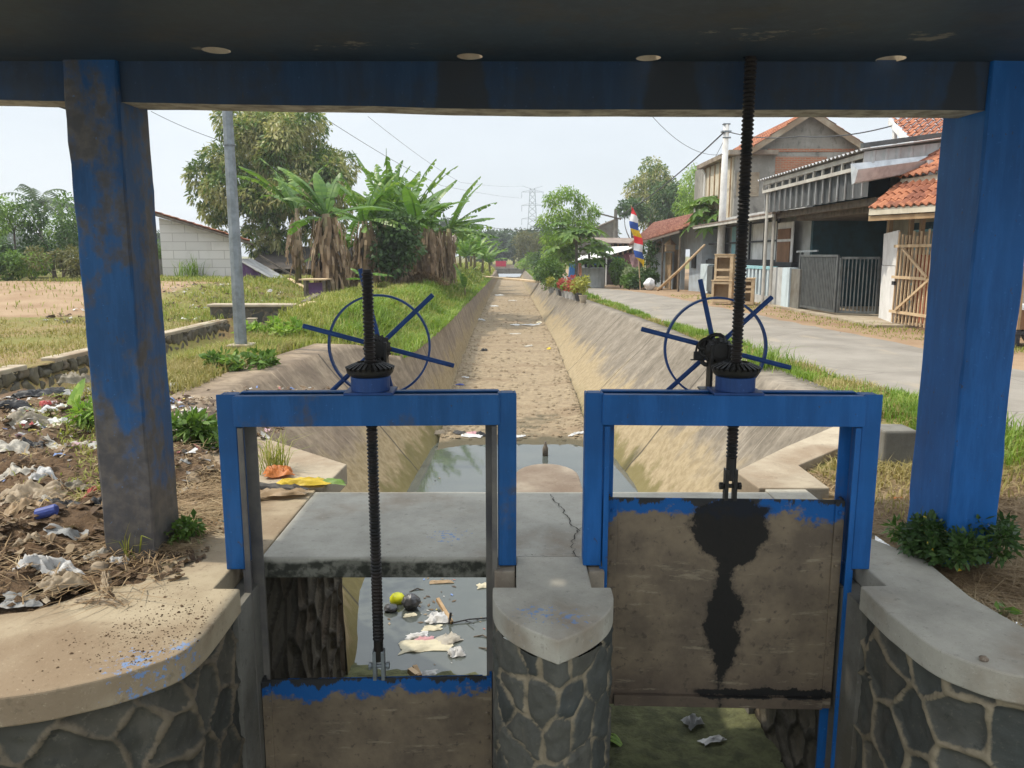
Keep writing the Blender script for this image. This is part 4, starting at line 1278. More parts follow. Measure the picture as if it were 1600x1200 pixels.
def banana(label, base, h, nleaf, nd, seed, length=2.0, width=0.5, torn=0.6, els=(0.5, 1.35), dry=True, r=0.13, group='banana plants on the left bank', name='banana_plant', azs=None):
    rg = random.Random(seed)
    base = Vector(base)
    t = thing(name, label, 'banana plant', base, 0, group)
    top = base + Vector((rg.uniform(-.15, .15), rg.uniform(-.1, .1), h))
    MB().tube([base - Vector((0, 0, .1)), base.lerp(top, .5) + Vector((.03, 0, 0)), top], [r, r * .8, r * .5], 10).build('trunk', M['banana_stem'], t, smooth=True)
    mb = MB()
    els = (els[0], els[1])
    for i in range(nleaf):
        az = azs[i % len(azs)] + rg.uniform(-.25, .25) if azs else i * 2.4 + rg.uniform(-0.3, 0.3)
        el = rg.uniform(*els)
        banana_leaf(mb, top - Vector((0, 0, rg.uniform(0, 0.25))), az, el, length * rg.uniform(.75, 1.15), width * rg.uniform(.8, 1.2), rg.uniform(0.35, 1.1), torn * rg.uniform(.4, 1.3), rg)
    mb.build('leaves', M['banana_leaf'], t)
    if nd:
        mb = MB()
        for i in range(nd):
            az = rg.uniform(0, 6.28)
            hh = h * rg.uniform(0.5, 0.98)
            b = base + Vector((math.cos(az) * r * .8, math.sin(az) * r * .8, hh))
            L = min(hh * rg.uniform(.7, 1.0), length)
            banana_leaf(mb, b, az, rg.uniform(-1.45, -1.05), L, width * .42, 0.4, 0.95, rg, 12, 0.04)
        for i in range(nd * 9):
            az = rg.uniform(0, 6.28)
            hh = h * rg.uniform(0.25, 0.98)
            rr = r * rg.uniform(0.9, 2.3)
            b = base + Vector((math.cos(az) * rr, math.sin(az) * rr, hh))
            L = min(hh * .9, rg.uniform(.35, .9))
            wv = Vector((-math.sin(az), math.cos(az), 0)) * rg.uniform(.02, .06)
            e = b + Vector((math.cos(az) * .1, math.sin(az) * .1, -L)) + Vector((rg.uniform(-.1, .1), rg.uniform(-.1, .1), 0))
            m_ = b.lerp(e, .5) + Vector((math.cos(az), math.sin(az), 0)) * rg.uniform(-.03, .09)
            mb.add([b - wv, b + wv, m_ + wv * 1.3, m_ - wv * 1.1, e + wv * .5, e - wv * .7], [(0, 1, 2, 3), (3, 2, 4, 5)])
        mb.build('dead_leaves', M['banana_dry'], t)
    return t


def blades(P, H, W, lean, seed, flat=0.0):
    """grass blades at the points P with heights H: three-segment bent ribbons"""
    rg = np.random.default_rng(seed)
    n = len(P)
    az = rg.uniform(0, 2 * math.pi, n)
    d = np.stack([np.cos(az), np.sin(az), np.zeros(n)], 1)
    s = np.stack([-np.sin(az), np.cos(az), np.zeros(n)], 1)
    H = H[:, None] * rg.uniform(0.55, 1.35, n)[:, None]
    W = (W * rg.uniform(0.7, 1.3, n))[:, None] if np.ndim(W) else W * rg.uniform(0.7, 1.3, n)[:, None]
    ln = (lean * rg.uniform(0.2, 1.6, n))[:, None]
    up = np.array([0, 0, 1.0]) * (1 - flat)
    m = P + up * H * 0.55 + d * H * ln * 0.3
    t = P + up * H * (1 - 0.35 * np.clip(ln, 0, 1)) + d * H * ln * (1.0 + flat)
    V = np.stack([P - s * W / 2, P + s * W / 2, m + s * W * 0.4, m - s * W * 0.4, t], 1).reshape(-1, 3)
    b = np.arange(n)[:, None] * 5
    F = np.concatenate([b + np.array([[0, 1, 2]]), b + np.array([[0, 2, 3]]), b + np.array([[3, 2, 4]])], 0)
    return V, F


def scatter(n, y0, y1, xf0, xf1, zf, dens=None, power=1.7, seed=1, clump=0.0):
    """ground points between two edges, thicker near the camera"""
    rg = np.random.default_rng(seed)
    out = []
    while len(out) < n:
        u = rg.random()
        y = (y0 ** (1 - power) + u * (y1 ** (1 - power) - y0 ** (1 - power))) ** (1 / (1 - power))
        a, b = xf0(y), xf1(y)
        x = rg.uniform(a, b)
        if clump and mnoise.noise(Vector((x * clump, y * clump, seed))) < rg.uniform(-0.5, 0.45): continue
        if dens and rg.random() > dens(x, y): continue
        out.append((x, y, zf(x, y) - 0.01))
    return np.array(out)


lc = lambda y: float(np.interp(y, CA[:, 0], CA[:, 1]))
rc = lambda y: float(np.interp(y, CA[:, 0], CA[:, 6]))


def turf(label, P, h, w, lean, mat, seed, far=0.02, name='grass'):
    d = np.hypot(P[:, 0], P[:, 1])
    hh = h * (0.75 + 0.5 * np.array([mnoise.noise(Vector((p[0] * .8, p[1] * .8, seed))) for p in P]))
    V, F = blades(P, np.maximum(hh, h * 0.35), w * np.maximum(1, d / 14), lean, seed)
    return tag(mk(name, V, F, M[mat]), label, 'grass', kind='stuff')


# long grass on the left bank, verge grass on the right, dry turf round the ditch
turf('long yellow green grass on the left bank above the canal side', scatter(26000, 10.5, 60, lambda y: -5.1 if y < 24 else -4.0, lambda y: lc(y) - (0.15 if y > 13.4 else 0.5), zl,
     lambda x, y: 1.0 if y > 13 else (0.25 if x > -3.6 or x < -4.8 else 1.0), 1.6, 3, 0.9), 0.30, 0.014, 0.75, 'grass', 3)
turf('bright green tussocks hanging over the canal edge on the left', scatter(13000, 13.6, 62, lambda y: lc(y) - 1.5, lambda y: lc(y) + 0.10, zl, None, 1.7, 5, 1.6), 0.36, 0.015, 0.9, 'grass_lush', 5)
turf('dry seeding grass round the foot of the lamp post', scatter(9000, 8.0, 13.5, lambda y: -4.75, lambda y: -3.5, zl, None, 1.3, 7, 1.2), 0.27, 0.012, 0.7, 'grass_dry', 7)
turf('short dry turf beyond the stone ditch', scatter(24000, 9.0, 36, lambda y: -18, lambda y: -6.7 if y < 18 else -4.8, zl,
     lambda x, y: 0.06 if (x < -9.6 and 17.5 < y < 28.5) else (0.5 if y > 28 else 1.0), 1.3, 9, 0.7), 0.14, 0.014, 0.7, 'grass_dry', 9)
turf('yellow green grass on the mound below the block house', scatter(11000, 17.5, 36, lambda y: -17, lambda y: -4.9, zl, lambda x, y: 0.05 if (x < -9.4 and y < 28.5) else 1.0, 1.2, 29, 0.6), 0.24, 0.014, 0.8, 'grass', 29)
turf('green weeds along the verge between canal and road', scatter(9000, 5.4, 30, lambda y: rc(y) + (0.35 if y > 7 else 0.1), lambda y: road_l(y) + 0.08, zr,
     lambda x, y: 0.0 if (y < 7.2 and x < rc(7.2) + 0.35) else (1.0 if mnoise.noise(Vector((x * .55, y * .3, 3))) > -0.05 else 0.12), 1.6, 11, 1.3), 0.20, 0.011, 0.7, 'grass_lush', 11)
turf('dry grass along the verge between canal and road', scatter(12000, 4.3, 32, lambda y: max(rc(y) + 0.3, 2.2), lambda y: road_l(y) + 0.05, zr,
     lambda x, y: 0.0 if (5.0 < y < 7.2 and x < 2.1 + (y - 5.3) * 0.9) else float(sstep(4.0, 5.2, y)), 1.6, 13, 1.0), 0.13, 0.010, 0.8, 'grass_dry', 13)
turf('weeds growing along the foot of the house walls', scatter(2500, 12, 30, lambda y: road_r(y) + 0.3, lambda y: 8.4, zr, lambda x, y: 0.5, 1.3, 15, 1.5), 0.10, 0.012, 0.8, 'grass', 15)
turf('far bank grass either side of the canal end', scatter(5000, 45, 98, lambda y: -9, lambda y: lc(y) - 0.2, zl, None, 1.2, 17), 0.5, 0.02, 0.6, 'grass', 17)
turf('grass along the far right canal edge', scatter(4000, 30, 98, lambda y: rc(y) + 0.15, lambda y: road_l(y), zr, None, 1.3, 19), 0.3, 0.016, 0.6, 'grass_lush', 19)
# straw on the trodden ground by the right column
Ps = scatter(22000, 2.95, 5.4, lambda y: 2.10, lambda y: 4.4, zr, None, 1.2, 21, 1.1)
V, F = blades(Ps + np.array([0, 0, 0.015]), np.full(len(Ps), 0.11), 0.007, 1.0, 21, 0.8)
tag(mk('straw', V, F, M['straw']), 'cut dry straw lying by the right column', 'straw', kind='stuff')

# ------------------------------------------------------------------ left side
at = lambda u, Y: (u - 800) / FPX * (Y * 1.004)      # sideways place of something at distance Y near eye level


def gz(x, y): return zl(x, y) if x < 0 else zr(x, y)


# lamp post
b = PZ(377, 549, 0.02)
t = thing('lamp_post', 'tall galvanised steel post on a concrete footing beside the ditch', 'lamp post', (b.x, b.y, 0))
MB().tube([(b.x, b.y, 0.12), (b.x, b.y, 1.2), (b.x, b.y, 4.4), (b.x, b.y, 6.2)], [0.098, 0.092, 0.072, 0.06], 8).build('pole', M['galv'], t, smooth=False)
MB().box(b.x - 0.17, b.x + 0.19, b.y - 0.18, b.y + 0.2, -0.15, 0.14).build('footing', M['concrete_pale'], t, bevel=0.02)
MB().lathe([(0.101, 3.1), (0.101, 3.11)], (b.x, b.y, 0), 8).tube([(b.x, b.y, 6.1), (b.x + 0.9, b.y, 6.5)], 0.035, 8).box(b.x + 0.8, b.x + 1.35, b.y - 0.1, b.y + 0.1, 6.42, 6.52).build('lamp_arm', M['galv'], t)

# stone ditch
t = thing('ditch_wall', 'stone lined far side of the small ditch with a pale mortar lip', 'ditch wall', (-6.6, 12, 0))
stone_wall('stone_face', [(-6.56, 9.0), (-6.56, 17.9)], -0.75, -0.02, M['stone_dry'], t, cell=0.26, ds=0.022, joint=0.03, proud=0.05, seed=31)
mb = MB()
for y0, y1 in ((9.0, 10.35), (11.05, 17.9)):
    MB().box(-6.80, -6.55, y0, y1, -0.06, 0.035).build('coping', M['concrete_pale'], t, bevel=0.015)
t = thing('culvert_headwall', 'grey stone culvert headwall at the end of the ditch', 'headwall', (-6.0, 18.0, 0))
stone_wall('stone_face', [(-6.95, 17.95), (-5.05, 17.95)], -0.75, 0.30, M['stone'], t, cell=0.3, ds=0.03, seed=33)
MB().prism([(-7.0, 17.96), (-5.05, 17.96), (-4.95, 18.3), (-7.0, 18.4)], -0.7, 0.30).build('wall', M['concrete_grey'], t)
MB().box(-7.05, -5.0, 17.90, 18.35, 0.302, 0.37).build('coping', M['concrete_pale'], t, bevel=0.02)
p = PZ(395, 518, -0.1)
t = thing('marker_post', 'short white concrete marker post in front of the culvert', 'marker post', (p.x, p.y, 0))
MB().box(p.x - 0.09, p.x + 0.09, p.y - 0.06, p.y + 0.06, -0.4, 0.16).build('post', M['concrete_pale'], t, bevel=0.012)
MB().box(p.x - 0.1, p.x + 0.1, p.y - 0.07, p.y + 0.07, 0.162, 0.185).build('cap', M['concrete_pale'], t, bevel=0.008)


# ---- block house
def blocks_mat():
    g = G('light_blocks')
    x, y, z = g.sep()
    v = g.comb(g.math('ADD', x, g.math('MULTIPLY', y, 1.0)), z, 0.0)
    c, f = g.brick((0.60, 0.565, 0.54), (0.52, 0.49, 0.47), (0.36, 0.33, 0.31), 1.0, 1.1, 0.37, 0.014, v)
    c = g.mix(g.math('MULTIPLY', g.smooth(g.noise(1.5, 6), 0.5, 0.7), 0.3), c, (0.38, 0.35, 0.32))
    return g.done(c, 0.9, g.bump(g.math('SUBTRACT', g.noise(20, 5), g.math('MULTIPLY', f, 1.0)), 0.25, 0.02), 0, 0.2)


M['blocks'] = blocks_mat()


def tile_mat(name, axis_u, axis_v, c1, c2, c3, uw=0.24, vh=0.32, strength=0.9, x_off=0.0):
    """clay pan tiles: axis_u runs along the eave, axis_v up the slope (object axes with weights)"""
    g = G(name)
    x, y, z = g.sep()
    dot = lambda w: g.math('ADD', g.math('ADD', g.math('MULTIPLY', x, w[0]), g.math('MULTIPLY', y, w[1])), g.math('MULTIPLY', z, w[2]))
    u, v = dot(axis_u), dot(axis_v)
    uu, vv_ = g.math('DIVIDE', u, uw), g.math('DIVIDE', v, vh)
    row = g.math('FLOOR', vv_)
    fu, fv = g.math('FRACT', uu), g.math('FRACT', vv_)
    cell = g.comb(g.math('FLOOR', uu), row, 0.0)
    wn_ = g.t.nodes.new('ShaderNodeTexWhiteNoise'); g.set(wn_, 'Vector', cell)
    rn = wn_.outputs['Value']
    h = g.math('SINE', g.math('MULTIPLY', fu, 6.283))
    h = g.math('ADD', g.math('MULTIPLY', h, 0.35), g.math('MULTIPLY', g.math('SUBTRACT', 1.0, fv), 0.9))
    c = g.ramp(rn, [(0.0, c1), (0.5, c2), (1.0, c3)])
    c = g.mix(g.math('MULTIPLY', g.smooth(g.noise(1.2, 6), 0.45, 0.7), 0.5), c, tuple(k * 0.5 for k in c2))
    c = g.mix(g.math('MULTIPLY', g.smooth(fv, 0.90, 0.99), 0.8), c, tuple(k * 0.25 for k in c2))
    c = g.mix(g.math('MULTIPLY', g.smooth(fu, 0.9, 0.98), 0.6), c, tuple(k * 0.3 for k in c2))
    return g.done(c, 0.85, g.bump(h, strength, 0.06), 0, 0.25)


def tiled_roof(mb, eave_a, eave_b, ridge_a, ridge_b, uw=0.24, vh=0.33, amp=0.035, step=0.03, th=0.03):
    """roof slope of S shaped pan tiles, modelled course by course"""
    ea, eb, ra, rb = map(Vector, (eave_a, eave_b, ridge_a, ridge_b))
    nrm = (eb - ea).cross(ra - ea).normalized()
    if nrm.z < 0: nrm = -nrm
    L = max((eb - ea).length, (rb - ra).length); H = ((ra - ea).length + (rb - eb).length) / 2
    nu, nv = max(1, int(L / uw)) * 6, max(1, int(H / vh))
    for j in range(nv):
        t0, t1 = j / nv, (j + 1.12) / nv
        row = []
        for t, lift in ((t0, step), (min(t1, 1.0), 0.0)):
            a, b_ = ea.lerp(ra, t), eb.lerp(rb, t)
            row.append([a.lerp(b_, i / nu) + nrm * (lift + amp * math.sin(2 * math.pi * i / 6 + 0.6 * (j % 2))) for i in range(nu + 1)])
        o = len(mb.v)
        mb.v += [tuple(p) for p in row[0]] + [tuple(p) for p in row[1]] + [tuple(p - nrm * th) for p in row[0]]
        n = nu + 1
        for i in range(nu):
            mb.f.append((o + i, o + i + 1, o + n + i + 1, o + n + i))
            mb.f.append((o + 2 * n + i, o + 2 * n + i + 1, o + i + 1, o + i))
    return mb


def clay_mat(name, stops):
    g = G(name)
    x, y, z = g.sep()
    v = g.voro(4.2, 'F1', g.obj, 0.6, 'Color')
    s = g.t.nodes.new('ShaderNodeSeparateColor'); g.set(s, 0, v)
    c = g.ramp(s.outputs[0], stops)
    n = g.noise(1.1, 6, 0.6)
    c = g.mix(g.math('MULTIPLY', g.smooth(n, 0.5, 0.72), 0.6), c, (0.13, 0.07, 0.045))
    c = g.mix(g.math('MULTIPLY', g.smooth(g.noise(9, 5, 0.65), 0.6, 0.7), 0.4), c, (0.08, 0.05, 0.04))
    return g.done(c, 0.85, g.bump(g.noise(35, 4), 0.2, 0.01), 0, 0.25)


M['clay'] = clay_mat('clay', [(0.0, (0.20, 0.075, 0.045)), (0.5, (0.30, 0.115, 0.062)), (1.0, (0.40, 0.165, 0.085))])
M['clay_old'] = clay_mat('clay_old', [(0.0, (0.19, 0.075, 0.05)), (0.5, (0.31, 0.125, 0.08)), (1.0, (0.42, 0.22, 0.15))])
M['white_wall'] = plain('white_wall', (0.62, 0.61, 0.58), (0.48, 0.46, 0.43), 2, 0.85, 0.1, 30)
M['dark_void'] = plain('dark_void', (0.03, 0.03, 0.03), (0.02, 0.02, 0.02), 4, 0.95, 0)
M['zinc'] = plain('zinc', (0.42, 0.42, 0.42), (0.28, 0.26, 0.24), 3, 0.5, 0.1, 30, 0.3)
M['purple'] = plain('purple', (0.13, 0.06, 0.17), (0.09, 0.045, 0.12), 2.5, 0.7, 0.4, 8, bd=0.05)
M['tin_black'] = plain('tin_black', (0.075, 0.06, 0.05), (0.045, 0.04, 0.035), 3, 0.85, 0.4, 12)
M['tin_rust'] = plain('tin_rust', (0.25, 0.20, 0.165), (0.15, 0.105, 0.08), 3, 0.8, 0.3, 12)

Yh = 34.0
hx0, hx1 = at(262, Yh), at(377, Yh)
zt_l, zt_r = PY(262, 340, Yh).z, PY(377, 372, Yh).z
t = thing('block_house', 'small house of bare pale blocks under a sloping red tile roof', 'house', ((hx0 + hx1) / 2, Yh, 0.2))
sk = hx1 / Yh * 0.95 * 5      # the plan leans to the left going back
MB().add([(hx0, Yh, 0), (hx1, Yh, 0), (hx1, Yh, zt_r), (hx0, Yh, zt_l), (hx0 + sk, Yh + 5, 0), (hx1 + sk, Yh + 5, 0), (hx1 + sk, Yh + 5, zt_r), (hx0 + sk, Yh + 5, zt_l)],
         [(0, 1, 2, 3), (5, 4, 7, 6), (1, 5, 6, 2), (4, 0, 3, 7), (3, 2, 6, 7)]).build('wall', M['blocks'], t)
ea, eb = PY(390, 379, Yh - 0.35), PY(228, 330, Yh - 0.35)
sl = (ea.z - eb.z) / (ea.x - eb.x)
mb = tiled_roof(MB(), (ea.x, Yh - 0.35, ea.z + 0.08), (ea.x + sk * 1.15, Yh + 5.3, ea.z + 0.08), (eb.x, Yh - 0.35, eb.z + 0.08), (eb.x + sk * 1.15, Yh + 5.3, eb.z + 0.08))
mb.build('roof', M['clay'], t)
MB().bar((ea.x, Yh - 0.33, ea.z - 0.02), (eb.x, Yh - 0.33, eb.z - 0.02), 0.10, 0.05).bar((ea.x, Yh + 0.1, ea.z - 0.08), (eb.x, Yh + 0.1, eb.z - 0.08), 0.08, 0.06).build('verge_board', M['timber_old'], t)
MB().box(hx0 - 0.9, hx0 - 0.02, Yh + 0.3, Yh + 0.45, 0.1, 1.3).box(hx0 - 0.35, hx0 - 0.22, Yh - 0.1, Yh + 0.02, 0.1, 1.35).build('side_screen', M['concrete_grey'], t)

# purple lean to
ya = Yh - 0.6
pa, pb, pc_ = PY(376, 408, ya), PY(447, 452, ya), PY(376, 446, ya)
t = thing('lean_to', 'lean-to of purple sheeting under a sloping tin roof against the block house', 'lean-to', (pb.x, ya, 0.2))
n = 14
vv = []
for i in range(n + 1):
    x = lerp(pa.x, pb.x - 0.1, i / n)
    for j in range(6):
        zt = lerp(pa.z, pb.z, i / n)
        z = lerp(0.15, max(zt, 0.2), j / 5)
        vv.append((x, ya + 0.06 * math.sin(i * 1.7) + 0.05 * R.uniform(-1, 1), z))
MB().add(vv, [(i * 6 + j, (i + 1) * 6 + j, (i + 1) * 6 + j + 1, i * 6 + j + 1) for i in range(n) for j in range(5)]).build('sheeting', M['purple'], t, smooth=True)
MB().slab([(pa.x - 0.1, ya - 0.25, pa.z + 0.1), (pb.x + 0.3, ya - 0.25, pb.z - 0.02), (pb.x + 0.3, ya + 1.8, pb.z - 0.02), (pa.x - 0.1, ya + 1.8, pa.z + 0.1)], 0.02).build('roof', M['zinc'], t)
MB().bar((pa.x + .2, ya + 1.85, pa.z + 0.25), (pb.x + 0.5, ya + 1.85, pb.z + 0.1), 0.08).bar((pb.x, ya - 0.2, 0.1), (pb.x, ya - 0.2, pb.z), 0.06).build('rail', M['timber_old'], t)

# old dark shed behind the tree
Ys = 40.0
sx0, sx1 = at(405, Ys), at(700, Ys)
t = thing('shed', 'low dark open shed with a rusty roof behind the banana plants', 'shed', ((sx0 + sx1) / 2, Ys, 0.2))
zr0 = PY(480, 385, Ys + 3).z
ze = PY(480, 420, Ys - 0.6).z
MB().slab([(sx0 - 0.3, Ys - 0.6, ze), (sx1, Ys - 0.6, ze), (sx1, Ys + 3, zr0), (sx0 - 0.3, Ys + 3, zr0)], 0.04).build('roof', M['tin_black'], t)
MB().box(sx0, sx1, Ys + 3.0, Ys + 3.15, 0, ze - 0.1).box(sx0, sx0 + .1, Ys, Ys + 3, 0, ze - .15).build('back_wall', M['tin_black'], t)
for u in (408, 446, 469, 540, 600, 640):
    x = at(u, Ys - 0.4)
    MB().tube([(x, Ys - 0.4, 0), (x + 0.05, Ys - 0.4, ze - 0.03)], 0.05, 6).build('post', M['timber_old'], t)
MB().box(sx0 + 2.5, sx1 - 0.5, Ys + 0.5, Ys + 0.6, 0.1, 0.9).box(at(640, Ys), at(690, Ys), Ys - 0.2, Ys - 0.12, 0.1, 2.3).build('boarding', M['timber_old'], t)
Yb = 46.0
t = thing('back_house', 'plain pale house half hidden by the banana plants', 'house', (at(620, Yb), Yb, 0))
zc = PY(600, 384, Yb).z
MB().box(at(560, Yb), at(700, Yb), Yb, Yb + 6, -0.2, zc).build('wall', M['white_wall'], t)
mb = tiled_roof(MB(), (at(555, Yb), Yb - 0.7, zc - 0.1), (at(712, Yb), Yb - 0.7, zc - 0.1), (at(555, Yb), Yb + 3.3, zc + 0.7), (at(712, Yb), Yb + 3.3, zc + 0.7), 0.3, 0.45)
mb.build('roof', M['tin_rust'], t)
MB().box(at(596, Yb), at(612, Yb), Yb - 0.03, Yb - 0.005, 1.1, 2.2).build('window', M['dark_void'], t)

# table and boards at the shed
b = PZ(486, 472, 0)
t = thing('wooden_table', 'rough wooden table with a pale top in front of the shed', 'table', (b.x, b.y, 0))
MB().box(b.x - 0.3, b.x + 0.55, b.y - 0.25, b.y + 0.6, 0.70, 0.74).build('table_top', M['timber_pale'], t)
for dx, dy in ((-0.12, -0.18), (0.48, -0.18), (-0.2, 0.5), (0.48, 0.5)):
    MB().box(b.x + dx - 0.04, b.x + dx + 0.04, b.y + dy - 0.04, b.y + dy + 0.04, -0.05, 0.70).build('leg', M['timber_old'], t)
MB().box(b.x - 0.05, b.x + 0.46, b.y - 0.02, b.y + 0.02, 0.12, 0.62).build('back_panel', M['purple'], t)
for lab, u0, v0, u1, v1, m in (('loose weathered board lying by the lean-to', 452, 447, 478, 452, 'timber_pale'), ('dark plank lying on the grass below the table', 476, 486, 497, 474, 'timber_old'),
                               ('short pale offcut in the grass below the table', 470, 492, 490, 488, 'timber_pale')):
    a, c = PZ(u0, v0, 0.2), PZ(u1, v1, 0.2)
    a.z, c.z = gz(a.x, a.y) + 0.10, gz(c.x, c.y) + 0.13
    o = MB().bar(a, c, 0.05, 0.16).build('plank', M[m], bevel=0.006)
    tag(o, lab, 'plank')

# mango tree
Ym = 43.0
rg = random.Random(4)
cl = []
for (u, v, r, d) in [(375, 205, 1.2, 0), (420, 195, 1.5, .5), (465, 200, 1.5, 0), (400, 225, 1.6, -1), (450, 235, 1.7, -1.6), (500, 240, 1.4, -.5), (520, 268, 1.2, 0), (350, 250, 1.5, .3),
                     (330, 290, 1.2, 0), (330, 318, 1.0, .5), (370, 285, 1.6, -1.4), (410, 270, 1.7, -2), (460, 285, 1.6, -2), (505, 300, 1.4, -1), (525, 305, 1.0, .4), (385, 325, 1.3, -1),
                     (425, 330, 1.3, -1.6), (470, 335, 1.4, -1.2), (510, 340, 1.2, -.5), (350, 340, .9, 0), (400, 365, .9, -1), (430, 372, .9, -1.4), (480, 370, 1.0, -.8), (415, 395, .7, -.6),
                     (440, 185, 1.2, 1.5), (385, 250, 1.4, 2), (470, 260, 1.5, 2), (420, 300, 1.6, 2.2), (395, 185, 1.1, .4)]:
    p = PY(u, v, Ym + d)
    for _k in range(3): cl.append((p.x + rg.uniform(-.75, .75) * r * .7, p.y + rg.uniform(-.6, .6) * r, p.z + rg.uniform(-.7, .75) * r * .7, r * rg.uniform(.5, .68)))
b = Vector((at(443, Ym), Ym, 0.1))
tree('mango_tree', 'large broad mango tree with pale yellowish young leaves behind the block house', 'tree', b, (at(440, Ym), Ym, 3.2), cl, 38000, 0.31, 0.11, 'leaf_mango', 'bark', 0.27, 0.9, 5,
     stems=[(0, 0), (-0.9, 0.3)], limbs=12, shell=0.62)

# banana plants
bx = lambda u, Y: (at(u, Y), Y, gz(at(u, Y), Y))
banana('banana plant with a thick skirt of dead leaves and two bright leaves reaching left', bx(520, 26), 2.7, 10, 24, 3, 2.1, 0.5, 0.3, (0.1, 1.4), r=0.24, azs=[3.05, 2.6, 1.9, 1.2, 2.9, 0.5, 3.4])
banana('yellowing banana plant rising in front of the mango tree', bx(470, 31), 3.0, 10, 5, 5, 2.4, 0.5, 0.7, (0.4, 1.35), azs=[2.9, 2.4, 3.3, 1.8, 2.6, .8])
banana('banana plant just left of the leaf covered one, over a pile of dead leaves', bx(578, 29), 2.5, 14, 18, 8, 2.3, 0.55, 0.6, (0.0, 1.45), r=0.21)
banana('tall banana plant with ragged leaves standing straight up', bx(612, 33), 2.7, 16, 14, 13, 2.9, 0.55, 0.8, (0.7, 1.5))
banana('banana plant with broad upright unbroken leaves in the middle of the clump', bx(658, 32), 2.4, 13, 18, 16, 2.3, 0.75, 0.25, (0.3, 1.5), r=0.22)
banana('banana plant behind with leaves fanned to the left', bx(640, 36), 2.8, 15, 12, 19, 2.9, 0.6, 0.8, (0.6, 1.45))
banana('banana plant at the canal end of the clump with leaves split to ribbons', bx(699, 34), 2.4, 14, 18, 23, 2.5, 0.55, 0.85, (0.0, 1.4), r=0.2, azs=[0.2, 0.7, 1.2, 2.8, -0.3, 0.4, 1.9, 3.4])
banana('small banana sucker with fresh pale leaves at the foot of the clump', bx(574, 24), 0.55, 6, 0, 27, 0.75, 0.22, 0.5, (0.1, 0.9), r=0.05)
banana('short dead banana stump hung with brown leaves', bx(630, 30), 2.1, 0, 16, 29, 1.6, 0.5, 0.9, r=0.16)
banana('dead banana stem with curled brown leaves beside the straw heap', bx(676, 31), 2.3, 1, 18, 31, 1.7, 0.5, 0.9, r=0.16)
banana('young banana shoot with one upright leaf by the canal', bx(726, 33), 0.5, 3, 0, 35, 1.1, 0.3, 0.2, (1.0, 1.45), r=0.05)
banana('banana plant with drooping green leaves at the back between two ragged ones', bx(596, 34), 2.3, 13, 6, 37, 2.5, 0.6, 0.5, (0.2, 1.4))
banana('banana plant low at the back beside the canal end plant', bx(682, 37), 2.2, 14, 3, 39, 2.3, 0.6, 0.6, (0.2, 1.45))
banana('low leafy banana plant between the skirted one and the creeper', bx(552, 31), 1.8, 11, 8, 43, 2.1, 0.5, 0.4, (0.0, 1.3))
t = shrub('vine', 'dark green creeper smothering a trunk among the banana plants', bx(622, 29.0), 2.0, 2.9, 3200, 0.17, 0.13, 'leaf_dark', 41, 'creeper', droop=0.5, k=16)
Vc = bx(660, 30.5)
P_ = []
for k in range(2600):
    a, r_ = R.uniform(0, 6.28), R.random() ** 0.5
    P_.append((Vc[0] + 1.1 * r_ * math.cos(a), Vc[1] + 0.8 * r_ * math.sin(a), Vc[2] + 0.5 * (1 - r_ ** 1.5)))
V, F = blades(np.array(P_), np.full(len(P_), 0.3), 0.02, 1.0, 44, 0.7)
tag(mk('straw', V, F, M['straw']), 'heap of cut straw below the banana plants', 'straw', kind='stuff')
for i, (u, Y, h, s_) in enumerate([(730, 54, 1.2, .9), (742, 57, 1.4, .9), (753, 62, 1.3, .9), (720, 60, 1.6, 1.0), (765, 70, 1.2, .9), (737, 66, 1.7, 1.0)]):
    banana(['banana plant nearest of the far green stand', 'bright banana plant in the middle of the far stand', 'smaller banana plant towards the bridge', 'tall banana plant behind at the back of the far stand',
            'last banana plant of the stand before the bridge', 'banana plant with high leaves deep in the far stand'][i], bx(u, Y), h, 16, 0, 60 + i, 2.2 * s_, 0.5, 0.45, (0.4, 1.5), group='far stand of banana plants')

# greenery at the far left
tree('tree', 'bushy dark green tree beyond the dirt field at the far left', 'tree', bx(95, 34), (at(95, 34), 34, 1.4), blob((at(92, 34), 34, 2.2), 1.25, 1.1, 1.5, 13, 0.6, 3), 3600, 0.17, 0.085, 'leaf_dark', r0=0.1, seed=71)
tree('tree', 'thin airy tree with feathery leaves at the far left edge', 'tree', bx(45, 33), (at(40, 33), 33, 2.6), blob((at(34, 33), 33, 2.9), 1.5, 1.0, 1.1, 12, 0.36, 6), 1200, 0.2, 0.05, 'leaf_mid', r0=0.06, seed=72, shell=0.1)
tree('tree', 'dark rounded bush cut by the left edge', 'tree', bx(-15, 31), (at(-15, 31), 31, 0.9), blob((at(-15, 31), 31, 1.5), 1.0, 0.9, 0.9, 10, 0.42, 9), 1900, 0.18, 0.10, 'leaf_dark', r0=0.08, seed=73)
tree('tree', 'tall light tree half hidden behind the left column', 'tree', bx(128, 36), (at(128, 36), 36, 2.0), blob((at(132, 36), 36, 2.4), 0.9, 0.9, 1.5, 9, 0.5, 12), 1900, 0.2, 0.09, 'leaf_mid', r0=0.09, seed=74)
tree('tree', 'small tree with yellow green leaves above the dark bush', 'tree', bx(5, 40), (at(5, 40), 40, 2.6), blob((at(2, 40), 40, 3.2), 0.9, 0.9, 1.0, 7, 0.45, 15), 1000, 0.2, 0.09, 'leaf_light', r0=0.08, seed=75)
